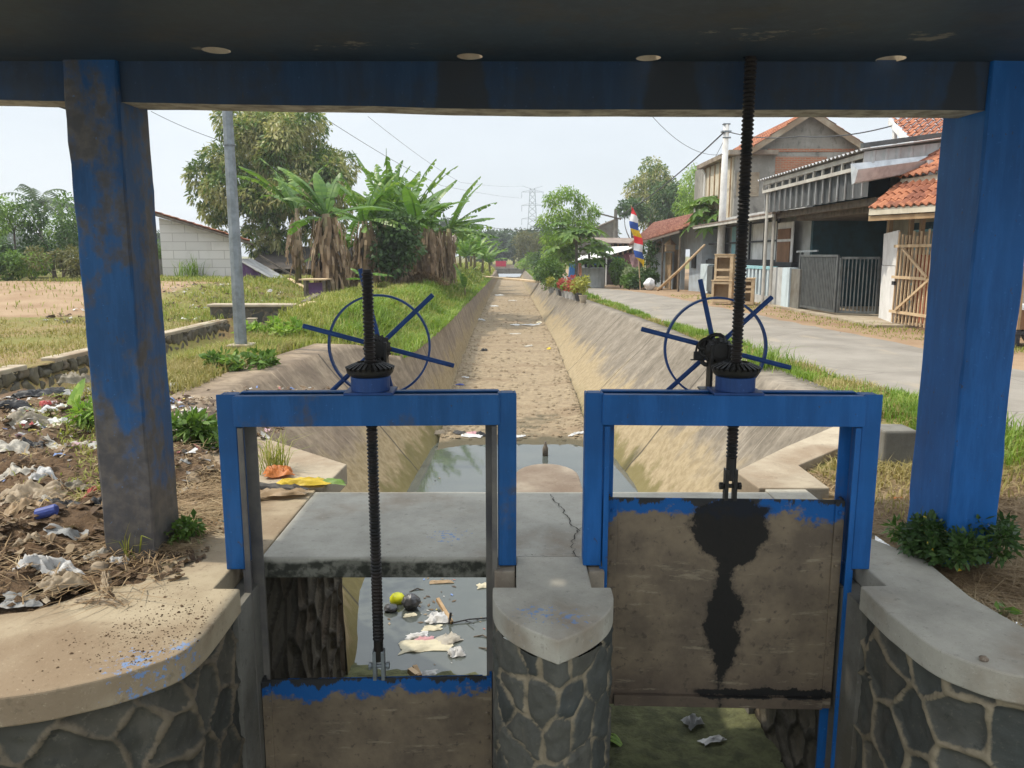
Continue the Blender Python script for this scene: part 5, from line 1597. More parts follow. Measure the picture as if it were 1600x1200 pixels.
for i, (u, Y, w, h, lf, lab) in enumerate([(105, 29.5, 2.4, 1.3, 'leaf_olive', 'low olive bush at the back of the dirt field'), (62, 30, 1.8, 0.9, 'leaf_light', 'bright low bush at the back of the dirt field'),
                                           (20, 29.5, 1.9, 1.1, 'leaf_mid', 'green bush left of the bright one'), (140, 30, 1.6, 0.8, 'leaf_olive', 'brownish low bush partly behind the column'),
                                           (-20, 29, 2.0, 1.2, 'leaf_dark', 'dark low bush at the left edge'), (80, 38, 2.6, 1.5, 'leaf_light', 'wide green bush behind the others')]):
    shrub('bush', lab, bx(u, Y), w, h, 1500, 0.14, 0.06, lf, 80 + i, 'bush')
for i, (u, v, Y) in enumerate([(57, 318, 80), (93, 316, 85)]):
    top = PY(u, v, Y)
    t = thing('palm_tree', ['coconut palm behind the airy tree', 'coconut palm behind the bushy dark tree'][i], 'palm tree', (top.x, Y, 0), 0, 'coconut palms at the far left')
    MB().tube([(top.x, Y, -0.3), (top.x + .2, Y, top.z / 2), (top.x, Y, top.z)], [0.25, 0.18, 0.14], 7).build('trunk', M['bark_grey'], t)
    mb = MB()
    for k in range(15):
        az, el = k * 2.4, R.uniform(-0.2, 1.2)
        p = Vector(top); 
        for s_ in range(12):
            e2 = el - 1.5 * (s_ / 12) ** 1.3
            d = Vector((math.cos(az) * math.cos(e2), math.sin(az) * math.cos(e2), math.sin(e2)))
            q = p + d * 0.3
            sd = Vector((-math.sin(az), math.cos(az), 0)) * 0.7 * math.sin(math.pi * (s_ + 1) / 13) ** .6
            for sg in (-1, 1):
                mb.add([p, q, p + sd * sg + d * .3 - Vector((0, 0, .35))], [(0, 1, 2)])
            p = q
    mb.build('crown', M['leaf_far'], t)
shrub('bush', 'green bush seen between the column and the block house', bx(252, 40), 2.2, 1.8, 1400, 0.16, 0.08, 'leaf_mid', 95, 'bush')
# distant slope with trees
for i, (u, Y, r, h) in enumerate([(-30, 150, 8, 6), (20, 170, 8, 5.5), (70, 180, 9, 6), (130, 160, 8, 5), (-90, 150, 8, 6), (260, 130, 6, 4), (200, 150, 7, 4.5)]):
    b = (at(u, Y), Y, -0.4)
    tree('tree', ['hazy tree far off at the left edge', 'hazy low tree far off left of the palms', 'hazy tree far off below the palms', 'hazy tree far off behind the left column', 'hazy tree outside the far left bushes',
                  'hazy tree far off beside the block house', 'hazy tree far off behind the column edge'][i], 'tree', b, (b[0], Y, h * 0.4),
         blob((b[0], Y, h * 0.62), r * 0.6, r * 0.5, h * 0.3, 12, r * 0.26, 100 + i), 1900, 0.8, 0.45, 'leaf_far', r0=0.3, seed=100 + i, group='distant trees at the left')

# ------------------------------------------------------------------ right side: houses along the road
M['teal'] = plain('teal', (0.015, 0.06, 0.075), (0.01, 0.035, 0.042), 3, 0.7, 0.1, 30)
M['sheet_grey'] = plain('sheet_grey', (0.115, 0.12, 0.122), (0.075, 0.08, 0.08), 2.2, 0.6, 0.1, 30, 0.1)
M['sheet_pale'] = plain('sheet_pale', (0.50, 0.50, 0.49), (0.38, 0.38, 0.37), 2.2, 0.6, 0.1, 30, 0.1)
M['cream'] = plain('cream', (0.58, 0.52, 0.41), (0.47, 0.41, 0.31), 3, 0.8, 0.1, 30)
M['cream_metal'] = plain('cream_metal', (0.48, 0.46, 0.41), (0.36, 0.33, 0.29), 3, 0.6, 0.1, 30)
M['black_metal'] = plain('black_metal', (0.025, 0.026, 0.03), (0.045, 0.045, 0.05), 6, 0.5, 0.1, 40, 0.2)
M['iron_grey'] = plain('iron_grey', (0.13, 0.14, 0.14), (0.085, 0.09, 0.09), 5, 0.5, 0.15, 40, 0.3)
M['pale_blue'] = plain('pale_blue', (0.50, 0.58, 0.61), (0.40, 0.46, 0.48), 2.5, 0.8, 0.15, 30)
M['turquoise'] = plain('turquoise', (0.20, 0.42, 0.46), (0.28, 0.46, 0.49), 3, 0.75, 0.1, 30)
M['grey_wall'] = plain('grey_wall', (0.47, 0.475, 0.46), (0.36, 0.36, 0.345), 2, 0.85, 0.2, 30)
M['brown_panel'] = plain('brown_panel', (0.22, 0.11, 0.055), (0.16, 0.08, 0.04), 3, 0.7, 0.1, 30)
M['red_clay_wall'] = plain('red_clay_wall', (0.42, 0.13, 0.065), (0.33, 0.095, 0.05), 4, 0.85, 0.2, 25)
M['white_paint'] = plain('white_paint', (0.72, 0.71, 0.69), (0.60, 0.585, 0.56), 3, 0.75, 0.1, 30)
M['faded_blue'] = plain('faded_blue', (0.36, 0.41, 0.45), (0.29, 0.31, 0.33), 2.5, 0.85, 0.2, 30)
M['wire'] = plain('wire', (0.05, 0.05, 0.055), (0.05, 0.05, 0.05), 4, 0.7, 0)


def gable_mat():
    g = G('gable_plaster')
    x, y, z = g.sep()
    n1, n2 = g.noise(0.8, 7, 0.65), g.noise(5, 7, 0.65, g.map((1, 1, 0.45)))
    c = g.mix(g.smooth(n1, 0.35, 0.65), (0.33, 0.315, 0.28), (0.21, 0.20, 0.175))
    c = g.mix(g.math('MULTIPLY', g.smooth(n2, 0.52, 0.66), 0.6), c, (0.10, 0.095, 0.085))
    return g.done(c, 0.95, g.bump(n2, 0.3, 0.03), 0, 0.15)


def brick_mat(name, c1, c2, mortar, bw=0.22, bh=0.07):
    g = G(name)
    x, y, z = g.sep()
    c, f = g.brick(c1, c2, mortar, 1.0, bw, bh, 0.012, g.comb(g.math('ADD', x, y), z, 0.0))
    c = g.mix(g.math('MULTIPLY', g.smooth(g.noise(2.0, 6), 0.5, 0.7), 0.5), c, (0.2, 0.16, 0.12))
    return g.done(c, 0.9, g.bump(g.math('SUBTRACT', 1.0, f), 0.4, 0.01), 0, 0.15)


M['gable'] = gable_mat()
M['brick'] = brick_mat('brick', (0.42, 0.16, 0.085), (0.33, 0.115, 0.06), (0.33, 0.26, 0.19))

# gable house
Yg = 32.0
gl, gr, gp = PY(1168, 238, Yg), PY(1352, 238, Yg), PY(1262, 178, Yg)
bx0 = PY(1150, 240, Yg).x
bz = gl.z
t = thing('gable_house', 'two storey house with a stained concrete gable and a patch of bare orange brick', 'house', (bx0 + 3, Yg, 0))
gpoly = [(bx0, -0.1), (gr.x, -0.1), (gr.x, gr.z), (gp.x, gp.z), (gl.x, gl.z), (bx0, bz)]
vv = [(x, Yg, z) for x, z in gpoly] + [(x, Yg + 7, z) for x, z in gpoly]
n = len(gpoly)
MB().add(vv, [tuple(range(n)), tuple(range(2 * n - 1, n - 1, -1))] + [(i, n + i, n + (i + 1) % n, (i + 1) % n) for i in range(n)]).build('wall', M['gable'], t)
for (a, b_, sx) in ((gl, gp, -1), (gr, gp, 1)):
    ext = 1.08
    e = gp + (a - gp) * ext
    mb = tiled_roof(MB(), (e.x, Yg - 0.45, e.z + 0.10), (e.x, Yg + 7.3, e.z + 0.10), (gp.x, Yg - 0.45, gp.z + 0.10), (gp.x, Yg + 7.3, gp.z + 0.10), 0.26, 0.36)
    mb.build('roof', M['clay'] if sx < 0 else M['clay_old'], t)
    MB().bar((e.x, Yg - 0.40, e.z - 0.02), (gp.x, Yg - 0.40, gp.z - 0.02), 0.22, 0.05).build('verge_board', M['concrete_pale'], t)
bk0, bk1 = PY(1212, 245, Yg), PY(1290, 275, Yg)
MB().box(bk0.x, bk1.x, Yg - 0.012, Yg - 0.002, bk1.z, bk0.z).build('brick_patch', M['brick'], t)
l0, l1 = PY(1200, 231, Yg), PY(1335, 237, Yg)
MB().box(l0.x, l1.x, Yg - 0.03, Yg - 0.002, l1.z, l1.z + 0.12).build('band', M['brick'], t)
v0, v1 = PY(1139, 270, Yg), PY(1184, 306, Yg)
mb = MB()
nx_, nz_ = 14, 11
for i in range(nx_ + 1):
    x = lerp(v0.x + .35, v1.x, i / nx_); mb.box(x - 0.022, x + 0.022, Yg - 0.03, Yg - 0.004, v1.z, v0.z)
for i in range(nz_ + 1):
    z = lerp(v1.z, v0.z, i / nz_); mb.box(v0.x + .35, v1.x, Yg - 0.026, Yg - 0.006, z - 0.02, z + 0.02)
mb.build('vent_block', M['concrete_pale'], t)
MB().box(bx0 - 0.35, bx0 + 1.6, Yg - 0.3, Yg + 5.2, bz - 0.12, bz + 0.06).build('flat_roof', M['concrete_brown'], t)
MB().box(bx0 - 0.06, bx0 - 0.004, Yg + 0.2, Yg + 4.6, 2.6, bz - 0.15).build('side_panel', M['cream'], t)
mb = MB()
for k in range(6):
    y = Yg + 0.3 + k * 0.85
    mb.box(bx0 - 0.10, bx0 - 0.062, y, y + 0.10, 2.6, bz - 0.15)
mb.build('side_batten', M['timber'], t)
MB().tube([(bx0 - 0.14, Yg + 4.4, 2.0), (bx0 - 0.14, Yg + 4.4, bz - 0.4), (bx0 - 0.3, Yg + 4.4, bz - 0.2)], 0.05, 8).build('downpipe', M['white_paint'], t)

# canopy building
XC = 7.5
Y1, Y0 = 23.7, 17.0
ZC = 3.68
t = thing('canopy_building', 'open fronted building under a grey corrugated steel canopy on a truss', 'building', (10, 20, 0))


def corrugated(mb, p0, p1, q0, q1, pitch=0.2, amp=0.02, rib=True, n_per=6):
    """corrugated sheet: p0-p1 along the waves' crossing, q0-q1 the opposite edge"""
    p0, p1, q0, q1 = map(Vector, (p0, p1, q0, q1))
    nrm = (p1 - p0).cross(q0 - p0).normalized()
    n = max(2, int((p1 - p0).length / pitch) * n_per)
    prof = [0, 0, 0, 0, 1, 1] if rib else [math.sin(2 * math.pi * k / n_per) for k in range(n_per)]
    o = len(mb.v)
    for i in range(n + 1):
        h = nrm * amp * prof[i % n_per]
        mb.v += [tuple(p0.lerp(p1, i / n) + h), tuple(q0.lerp(q1, i / n) + h)]
    for i in range(n):
        mb.f.append((o + 2 * i, o + 2 * i + 2, o + 2 * i + 3, o + 2 * i + 1))
    return mb


mb = corrugated(MB(), (XC - 0.15, Y0 - 0.2, ZC), (XC - 0.15, Y1 + 0.2, ZC), (13, Y0 - 0.2, ZC + 0.75), (13, Y1 + 0.2, ZC + 0.75), 0.22, 0.03, False)
mb.build('roof', M['zinc'], t)
mb = MB()
mb.bar((XC, Y0, ZC - 0.10), (XC, Y1, ZC - 0.10), 0.10, 0.06).bar((XC, Y0, ZC - 0.34), (XC, Y1, ZC - 0.34), 0.08, 0.06)
for k in range(13):
    y = lerp(Y0, Y1, k / 12)
    mb.bar((XC, y, ZC - 0.32), (XC, y, ZC - 0.1), 0.05, 0.05)
mb.build('truss', M['cream_metal'], t)
corrugated(MB(), (XC + 0.12, Y1, 2.72), (XC + 0.12, Y0, 2.72), (XC + 0.12, Y1, ZC - 0.15), (XC + 0.12, Y0, ZC - 0.15), 0.42, 0.07).build('apron', M['sheet_grey'], t)
for k in range(16):
    y = lerp(Y0 + .1, Y1 - .1, k / 15)
    MB().box(XC + 0.02, XC + 0.05, y - .016, y + .016, 2.74, ZC - .36).build('apron_rib', M['zinc'], t)
corrugated(MB(), (XC - 0.05, Y0 - 0.06, 3.10), (10.6, Y0 - 0.06, 3.30), (XC - 0.05, Y0 - 0.06, ZC - 0.03), (10.6, Y0 - 0.06, ZC + 0.33), 0.26, 0.03).build('end_sheet', M['sheet_pale'], t)
MB().slab([(XC - 0.15, Y0 - 0.25, ZC + 0.02), (XC - 0.15, Y0 - 0.10, ZC + 0.03), (11, Y0 - 0.10, ZC + 0.52), (11, Y0 - 0.25, ZC + 0.50)], 0.10).build('fascia', M['iron_grey'], t)
# crooked box gutter hanging off the end sheet
ga, gb = Vector((XC - 0.32, Y0 - 0.28, 2.98)), Vector((9.1, Y0 - 0.36, 3.33))
mb = MB()
q = []
for i in range(9):
    p = ga.lerp(gb, i / 8)
    q.append([p + Vector((0, 0.22, 0.42 - 0.02 * i)), p + Vector((0, 0.10, -0.02)), p + Vector((0, -0.05, 0.0)), p + Vector((0, -0.17, 0.26 - 0.012 * i))])
o_ = len(mb.v)
for r_ in q: mb.v += [tuple(k) for k in r_]
for i in range(8):
    for k in range(3): mb.f.append((o_ + 4 * i + k, o_ + 4 * i + k + 1, o_ + 4 * i + 5 + k, o_ + 4 * i + 4 + k))
mb.f += [(0, 3, 2, 1)]
mb.box(gb.x - 0.55, gb.x - 0.42, Y0 - 0.6, Y0 - 0.52, 2.98, 3.42)
mb.build('gutter', M['galv_new'], t)
mb = MB()
for (x, y) in ((XC + 0.05, Y1 - 0.3), (XC + 0.25, Y1 - 0.35)):
    MB().tube([(x, y, -0.05), (x, y, ZC - 0.3)], 0.05, 8).build('post', M['cream_metal'], t)
MB().box(11.6, 11.8, Y0 - 0.6, Y1 + 2, 0, 4.2).box(8.6, 11.6, Y1 - 1.2, Y1 - 1.05, 0, 3.9).build('back_wall', M['teal'], t)
MB().box(XC + 0.6, 11.6, Y0 + 0.2, Y1 - 1.2, 2.45, 2.62).box(XC + 0.3, XC + 0.45, Y0, Y1, 2.56, 2.72).build('ceiling', M['timber_old'], t)
MB().box(7.7, 11.6, Y0 - 0.6, Y1, -0.06, 0.02).build('floor', M['concrete_pale'], t)
MB().box(11.55, 11.598, 19.0, 19.9, 0.02, 2.0).box(11.55, 11.598, 21.2, 21.9, 0.9, 1.9).build('door', M['brown_panel'], t)
mb = MB()
for k in range(5):
    z = 0.35 + k * 0.42
    mb.box(9.6, 9.64, 17.2, 19.0, z, z + 0.05)
mb.box(9.6, 9.64, 17.2, 17.26, 0, 2.1).box(9.6, 9.64, 18.1, 18.16, 0, 2.1).box(9.6, 9.64, 18.94, 19.0, 0, 2.1)
mb.build('window_grille', M['turquoise'], t)
MB().box(9.7, 9.8, 17.0, 19.2, 2.05, 2.25).box(9.7, 9.9, 17.0, 17.3, 0, 2.05).build('inner_beam', M['teal'], t)

# tiled porch in front of the column
t = thing('tiled_porch', 'small porch with two tiers of orange clay tiles on thin timber posts', 'porch', (8.3, 16.0, 0))
A, B, C_, D = Vector((7.30, 16.15, 2.43)), Vector((8.10, 14.30, 2.43)), Vector((8.20, 16.85, 3.0)), Vector((8.75, 14.6, 3.0))
tiled_roof(MB(), A, B, C_, D, 0.19, 0.24, 0.03, 0.03).build('roof', M['clay'], t)
tiled_roof(MB(), (7.30, 16.15, 2.43), (8.1, 17.2, 2.6), (8.20, 16.85, 3.0), (8.3, 16.9, 3.0), 0.19, 0.24, 0.02, 0.03).build('roof', M['clay'], t)
tiled_roof(MB(), (8.12, 16.85, 3.10), (8.62, 14.4, 3.10), (9.9, 16.9, 4.25), (10.4, 14.4, 4.25), 0.19, 0.25, 0.03, 0.03).build('upper_roof', M['clay'], t)
MB().bar(A + Vector((0.02, 0.05, -0.07)), B + Vector((0.02, 0.05, -0.07)), 0.13, 0.03).bar((8.22, 16.82, 3.0), (8.68, 14.5, 3.0), 0.14, 0.03).build('fascia', M['cream'], t)
mb = MB()
for (u, Y) in ((1377, 18.75), (1409, 17.6), (1426, 17.3)):
    x = at(u, Y)
    MB().bar((x, Y, 0), (x, Y, 2.62), 0.09, 0.09).build('post', M['timber'], t)
MB().box(9.6, 9.8, 13.9, 17.0, 0, 3.3).build('wall', M['white_wall'], t)
MB().box(8.92, 8.98, 15.2, 17.25, 0, 1.5).build('brick_screen', M['red_clay_wall'], t)
MB().box(9.2, 9.25, 14.2, 16.6, 1.66, 1.80).bar(A + Vector((.05, .1, -.2)), B + Vector((.05, .1, -.2)), .1, .05).build('rail', M['timber'], t)
# white board panel
t = thing('board_panel', 'tall plain white painted board panel between the iron gate and the picket gate', 'panel', (8.5, 17.4, 0))
MB().slab([(8.72, 18.4, 0.02), (8.38, 17.05, 0.02), (8.36, 17.05, 1.25), (8.70, 18.4, 1.25)], 0.04).build('lower_board', M['white_paint'], t)
MB().slab([(8.71, 18.4, 1.262), (8.37, 17.05, 1.262), (8.36, 17.05, 2.02), (8.69, 18.4, 1.98)], 0.03).build('upper_board', M['white_paint'], t)
# picket gate
t = thing('picket_gate', 'light timber picket gate with cross braces in front of a red wall', 'gate', (8.35, 16.2, 0))
pa, pb = Vector((8.33, 16.95, 0)), Vector((8.36, 15.35, 0))
for k in range(12):
    p = pa.lerp(pb, k / 11)
    MB().bar(p + Vector((0, 0, 0.04)), p + Vector((0.02, 0, 1.93 + R.uniform(-.06, .08))), 0.035, 0.03).build('picket', M['timber_pale'], t)
dx = Vector((-0.035, 0, 0))
for z in (0.28, 1.02, 1.68):
    MB().bar(pa + dx + Vector((0, .08, z)), pb + dx + Vector((0, -.08, z)), 0.06, 0.03).build('rail', M['timber_pale'], t)
MB().bar(pa + dx * 2 + Vector((0, -.35, 1.62)), pb + dx * 2 + Vector((0, .25, 1.05)), 0.05, 0.03).bar(pa + dx * 2 + Vector((0, -.25, 0.32)), pb + dx * 2 + Vector((0, .2, 0.98)), 0.05, 0.03).build('brace', M['timber_pale'], t)
MB().box(8.28, 8.33, 16.9, 17.0, 0.85, 0.93).build('latch', M['black_metal'], t)

# upper tile house at the back
t = thing('tile_house', 'house with a bright orange tile roof and white verge board high at the right', 'house', (12.5, 21, 0))
ea_, eb_, ra_, rb_ = PY(1428, 224, 19.6), PY(1560, 216, 19.6), PY(1393, 186, 22.6), PY(1560, 170, 22.6)
tiled_roof(MB(), ea_, eb_, ra_, rb_, 0.24, 0.32, 0.04, 0.04).build('roof', M['clay'], t)
MB().bar(ea_ - Vector((.06, 0, .06)), ra_ - Vector((.06, 0, .06)), 0.16, 0.05).build('verge_board', M['white_paint'], t)
MB().box(ra_.x + 0.05, 18, 20.2, 24, 0, ea_.z - 0.05).build('wall', M['cream'], t)
p = PY(1398, 190, 22.3); q_ = PY(1398, 226, 22.3)
MB().bar(q_, p, 0.12, 0.08).build('bracket', M['white_paint'], t)

# veranda between the fence and the gable house
t = thing('veranda', 'veranda with black framed white panels and a brown curtain under a sheet awning', 'veranda', (8.8, 27, 0))
XV = 8.6
yv = lambda u: XV * FPX / (u - 800) / 1.004
MB().slab([(7.55, 33.0, 2.68), (7.55, 23.0, 2.72), (10.2, 23.0, 3.05), (10.2, 33.0, 3.02)], 0.05).build('awning', M['tin_rust'], t)
MB().bar((7.6, 33, 2.6), (7.6, 23, 2.62), 0.09, 0.06).build('awning_beam', M['cream_metal'], t)
for z in (0.0,):
    MB().box(XV + 0.25, XV + 0.4, 23.2, 33.0, 0, 3.0).build('back_wall', M['grey_wall'], t)
mb = MB()
for u in (1092, 1097, 1126, 1144, 1164, 1186, 1206):
    mb.box(XV - 0.03, XV + 0.03, yv(u) - 0.035, yv(u) + 0.035, 0.6, 2.66)
for z in (1.30, 1.95, 2.60):
    mb.box(XV - 0.022, XV + 0.022, yv(1208), yv(1092), z - 0.03, z + 0.03)
mb.build('black_frame', M['black_metal'], t)
for i, (u0, u1, m) in enumerate([(1166, 1184, 'white_paint'), (1188, 1204, 'white_paint'), (1134, 1142, 'turquoise'), (1112, 1124, 'timber')]):
    MB().box(XV + 0.06, XV + 0.09, yv(u1), yv(u0), 1.32, 2.58).build('panel', M[m], t)
MB().box(XV - 0.05, XV - 0.02, yv(1232), yv(1208), 1.15, 2.5).build('white_door_frame', M['white_paint'], t)
MB().box(XV - 0.085, XV - 0.055, yv(1229), yv(1210), 1.2, 1.9).box(XV - 0.085, XV - 0.055, yv(1229), yv(1210), 1.98, 2.3).build('brown_curtain', M['brown_panel'], t)
MB().box(XV - 0.1, XV + 0.1, yv(1235), yv(1092), 0.9, 1.27).build('dado', M['black_metal'], t)

# low garden wall painted pale blue
t = thing('garden_wall', 'low pale blue and white garden wall with upright slots', 'garden wall', (7.95, 26, 0))
XW = 7.95
yw = lambda u: XW * FPX / (u - 800) / 1.004


def wseg(name, u0, u1, z0, z1, m, d=0.0, th=0.12):
    return MB().box(XW + d, XW + d + th, yw(u1), yw(u0), z0, z1).build(name, M[m], t, bevel=0.008)


wseg('pillar', 1092, 1104, -0.05, 1.12, 'pale_blue', -0.05, 0.25)
wseg('panel_base', 1122, 1202, -0.05, 0.22, 'grey_wall')
wseg('panel_cap', 1122, 1202, 1.04, 1.14, 'turquoise', -0.02, 0.16)
wseg('panel_backing', 1122, 1202, 0.22, 1.04, 'faded_blue', 0.09, 0.03)
n = 15
for k in range(n):
    y = lerp(yw(1122), yw(1194), k / (n - 1))
    MB().box(XW, XW + 0.085, y - 0.085, y + 0.085, 0.22, 1.04).build('slat', M['pale_blue'], t, bevel=0.006)
wseg('plain_panel', 1202, 1220, -0.05, 1.12, 'grey_wall', -0.03, 0.15)
wseg('pillar', 1220.5, 1232, -0.05, 1.13, 'pale_blue', -0.08, 0.25)
wseg('pillar', 1232.5, 1246, -0.05, 1.10, 'concrete_grey', -0.04, 0.25)
t = thing('iron_gate', 'narrow black iron gate at the far end of the garden wall', 'gate', (7.9, 31, 0))
MB().box(7.86, 7.90, yw(1112), yw(1104), 0.05, 1.05).build('sheet', M['iron_grey'], t)
mb = MB().box(7.88, 7.92, yw(1121), yw(1120), 0.03, 1.1).box(7.88, 7.92, yw(1121), yw(1112), 1.03, 1.09).box(7.88, 7.92, yw(1121), yw(1112), 0.05, 0.1).box(7.88, 7.92, yw(1121), yw(1112), 0.5, 0.54)
mb.build('frame', M['black_metal'], t)
for k in range(7):
    y = lerp(yw(1120.5), yw(1112), k / 6)
    MB().box(7.885, 7.915, y - 0.012, y + 0.012, 0.1, 1.03).build('bar', M['black_metal'], t)

# iron double gate
t = thing('iron_gate', 'wide grey iron gate of close upright bars with one leaf ajar', 'gate', (8.0, 20, 0))


def gate_leaf(a, b, h, n, w, mat):
    a, b = Vector(a), Vector(b)
    fr = MB()
    fr.bar(a + Vector((0, 0, h)), b + Vector((0, 0, h)), 0.06, 0.05).bar(a + Vector((0, 0, 0.1)), b + Vector((0, 0, 0.1)), 0.06, 0.05)
    fr.bar(a + Vector((0, 0, 0.07)), a + Vector((0, 0, h)), 0.06, 0.06).bar(b + Vector((0, 0, 0.07)), b + Vector((0, 0, h)), 0.06, 0.06)
    fo = fr.build('leaf_frame', M[mat], t)
    for k in range(1, n):
        p = a.lerp(b, k / n)
        MB().bar(p + Vector((0, 0, 0.12)), p + Vector((0, 0, h - 0.02)), w, 0.02, up=(b - a).normalized()).build('bar', M[mat], fo)
    return fo


gate_leaf((7.97, 21.6, 0), (8.07, 19.35, 0), 1.47, 24, 0.055, 'iron_grey')
gate_leaf((8.10, 19.25, 0), (8.86, 18.85, 0), 1.42, 10, 0.028, 'iron_grey')
MB().bar((8.0, 21.66, 0), (8.0, 21.66, 1.6), 0.08).bar((7.9, 21.75, 1.58), (8.15, 20.9, 1.6), 0.05).build('gate_post', M['galv'], t)

# crates beside the garden wall
def crate(label, c, w, d, h, rz, z, slots):
    t = thing('wooden_crate', label, 'crate', (c[0], c[1], z), rz, 'wooden crates by the garden wall')
    th = 0.025
    m = M['timber_pale']
    P = lambda mb, nm: mb.build(nm, m, t, loc=False, bevel=0.003)
    P(MB().box(-w / 2, w / 2, -d / 2, d / 2, 0, th), 'base'); P(MB().box(-w / 2 - .02, w / 2 + .02, -d / 2 - .02, d / 2 + .02, h - th, h), 'top')
    P(MB().box(w / 2 - th, w / 2, -d / 2, d / 2, th, h - th), 'side_panel'); P(MB().box(-w / 2, w / 2 - th, d / 2 - th, d / 2, th, h - th), 'side_panel')
    f = MB()
    for x in (-w / 2, w / 2 - 0.07 - th): f.box(x, x + 0.07, -d / 2, -d / 2 + th, th, h - th)
    for z_ in slots: f.box(-w / 2 + .07, w / 2 - .07 - th, -d / 2, -d / 2 + th, z_, z_ + 0.07)
    P(f, 'front_frame')
    P(MB().box(-w / 2, -w / 2 + th, -d / 2 + th, d / 2 - th, th, h - th), 'side_panel')
    return t


cx, cy = PZ(1131, 474).x, PZ(1131, 474).y
crate('lower of two stacked pale wooden crates by the garden wall', (cx, cy + 0.1), 0.62, 0.55, 0.72, math.radians(-28), 0.0, (0.05, 0.60))
crate('upper wooden crate with two openings stacked by the garden wall', (cx + 0.02, cy + 0.1), 0.56, 0.52, 0.80, math.radians(-26), 0.722, (0.05, 0.28, 0.69))
crate('plain boarded wooden crate standing right of the stacked pair', (cx + 0.62, cy - 0.35), 0.40, 0.5, 0.80, math.radians(-20), 0.0, (0.02, 0.35, 0.5, 0.69))

# old tiled house with its dark doorway
t = thing('old_house', 'old low house with a mossy tile roof and a dark open doorway', 'house', (8.5, 40, -0.2))
tiled_roof(MB(), (7.25, 34.2, 2.55), (7.0, 47.0, 2.05), (11.2, 34.2, 3.95), (10.8, 60.0, 3.9), 0.3, 0.42, 0.045, 0.045).build('roof', M['clay_old'], t)
MB().bar((7.27, 34.2, 2.48), (7.02, 47, 1.98), 0.10, 0.05).build('eave_board', M['timber_old'], t)
MB().box(8.3, 8.5, 34.3, 36.6, -0.3, 3.0).box(8.3, 8.5, 36.6, 38.4, 1.75, 2.9).box(8.3, 8.5, 38.4, 46.9, -0.3, 2.7).box(8.5, 12, 34.3, 34.5, -0.3, 3.0).build('wall', M['faded_blue'], t)
MB().box(8.9, 9.0, 36.4, 38.6, -0.3, 1.9).build('doorway', M['dark_void'], t)
MB().box(8.24, 8.29, 38.6, 39.8, -0.3, 1.75).box(7.9, 7.95, 38.9, 40.3, -0.2, 1.6).build('shutter', M['timber'], t)
MB().box(8.22, 8.28, 35.2, 35.9, 0.9, 1.5).build('window', M['dark_void'], t)
for y in (34.6, 38.5, 42.0, 46.5):
    MB().tube([(7.4, y, -0.3), (7.4, y, float(np.interp(y, [34, 47], [2.5, 2.0])))], 0.05, 6).build('post', M['timber_old'], t)
for lab, u, v in (('hanging wooden birdcage with a pointed roof nearest the doorway', 1047, 384), ('hanging wooden birdcage further along the eave', 1031, 386)):
    p = PX(u, v, 7.65)
    c = thing('birdcage', lab, 'birdcage', p, 0, 'birdcages under the eave')
    MB().box(p.x - .22, p.x + .22, p.y - .22, p.y + .22, p.z - .27, p.z - .23).build('base', M['timber'], c)
    mb = MB()
    for k in range(10):
        for (ax, ay) in ((-1, 0), (1, 0), (0, -1), (0, 1)):
            s_ = (k / 9 - 0.5) * 0.42
            x, y = (p.x + ax * .21, p.y + s_) if ax else (p.x + s_, p.y + ay * .21)
            mb.box(x - .008, x + .008, y - .008, y + .008, p.z - .23, p.z + .05)
    mb.build('bars', M['timber_pale'], c)
    MB().lathe([(.33, p.z + .05), (.27, p.z + .09), (.02, p.z + .34)], (p.x, p.y, 0), 4).tube([(p.x, p.y, p.z + .33), (p.x, p.y, 2.45)], .012, 5).build('roof', M['timber'], c)
a, b = PZ(1028, 453, -0.1), PX(1101, 383, 7.6)
tag(MB().tube([a, a.lerp(b, .5) + Vector((0, 0, -.03)), b], [0.065, .055, 0.045], 8).build('bamboo_pole', M['timber_pale'], smooth=True), 'long pale bamboo pole leaning against the old house', 'pole')
# white sack
p = PZ(1020, 452, -0.1)


def sack(name, label, cat, p, r, h, mat, seed, group=None):
    vv, ff = [], []
    n, m = 14, 9
    for j in range(m + 1):
        w = j / m
        rr = r * (math.sin(math.pi * (0.12 + 0.86 * w)) ** 0.6)
        for i in range(n):
            a_ = 2 * math.pi * i / n
            k = 1 + 0.28 * mnoise.noise(Vector((math.cos(a_) * 2 + seed, math.sin(a_) * 2, w * 3)))
            vv.append((p[0] + rr * k * math.cos(a_), p[1] + rr * k * math.sin(a_), p[2] + h * w * (1 + .1 * mnoise.noise(Vector((i, seed, j))))))
    for j in range(m):
        for i in range(n): ff.append((j * n + i, j * n + (i + 1) % n, (j + 1) * n + (i + 1) % n, (j + 1) * n + i))
    ff += [tuple(range(n - 1, -1, -1)), tuple(m * n + i for i in range(n))]
    return tag(mk(name, vv, ff, mat), label, cat, group)


M['bag_white'] = plain('bag_white', (0.68, 0.68, 0.68), (0.5, 0.5, 0.5), 8, 0.45, 0.5, 18, bd=0.02)
M['bag_black'] = plain('bag_black', (0.03, 0.03, 0.032), (0.05, 0.05, 0.055), 8, 0.3, 0.6, 18, 0, 0.5, 0.02)
sack('sack', 'stuffed white sack at the foot of the bamboo pole', 'sack', (p.x - 0.15, p.y, -0.12), 0.27, 0.55, M['bag_white'], 3)

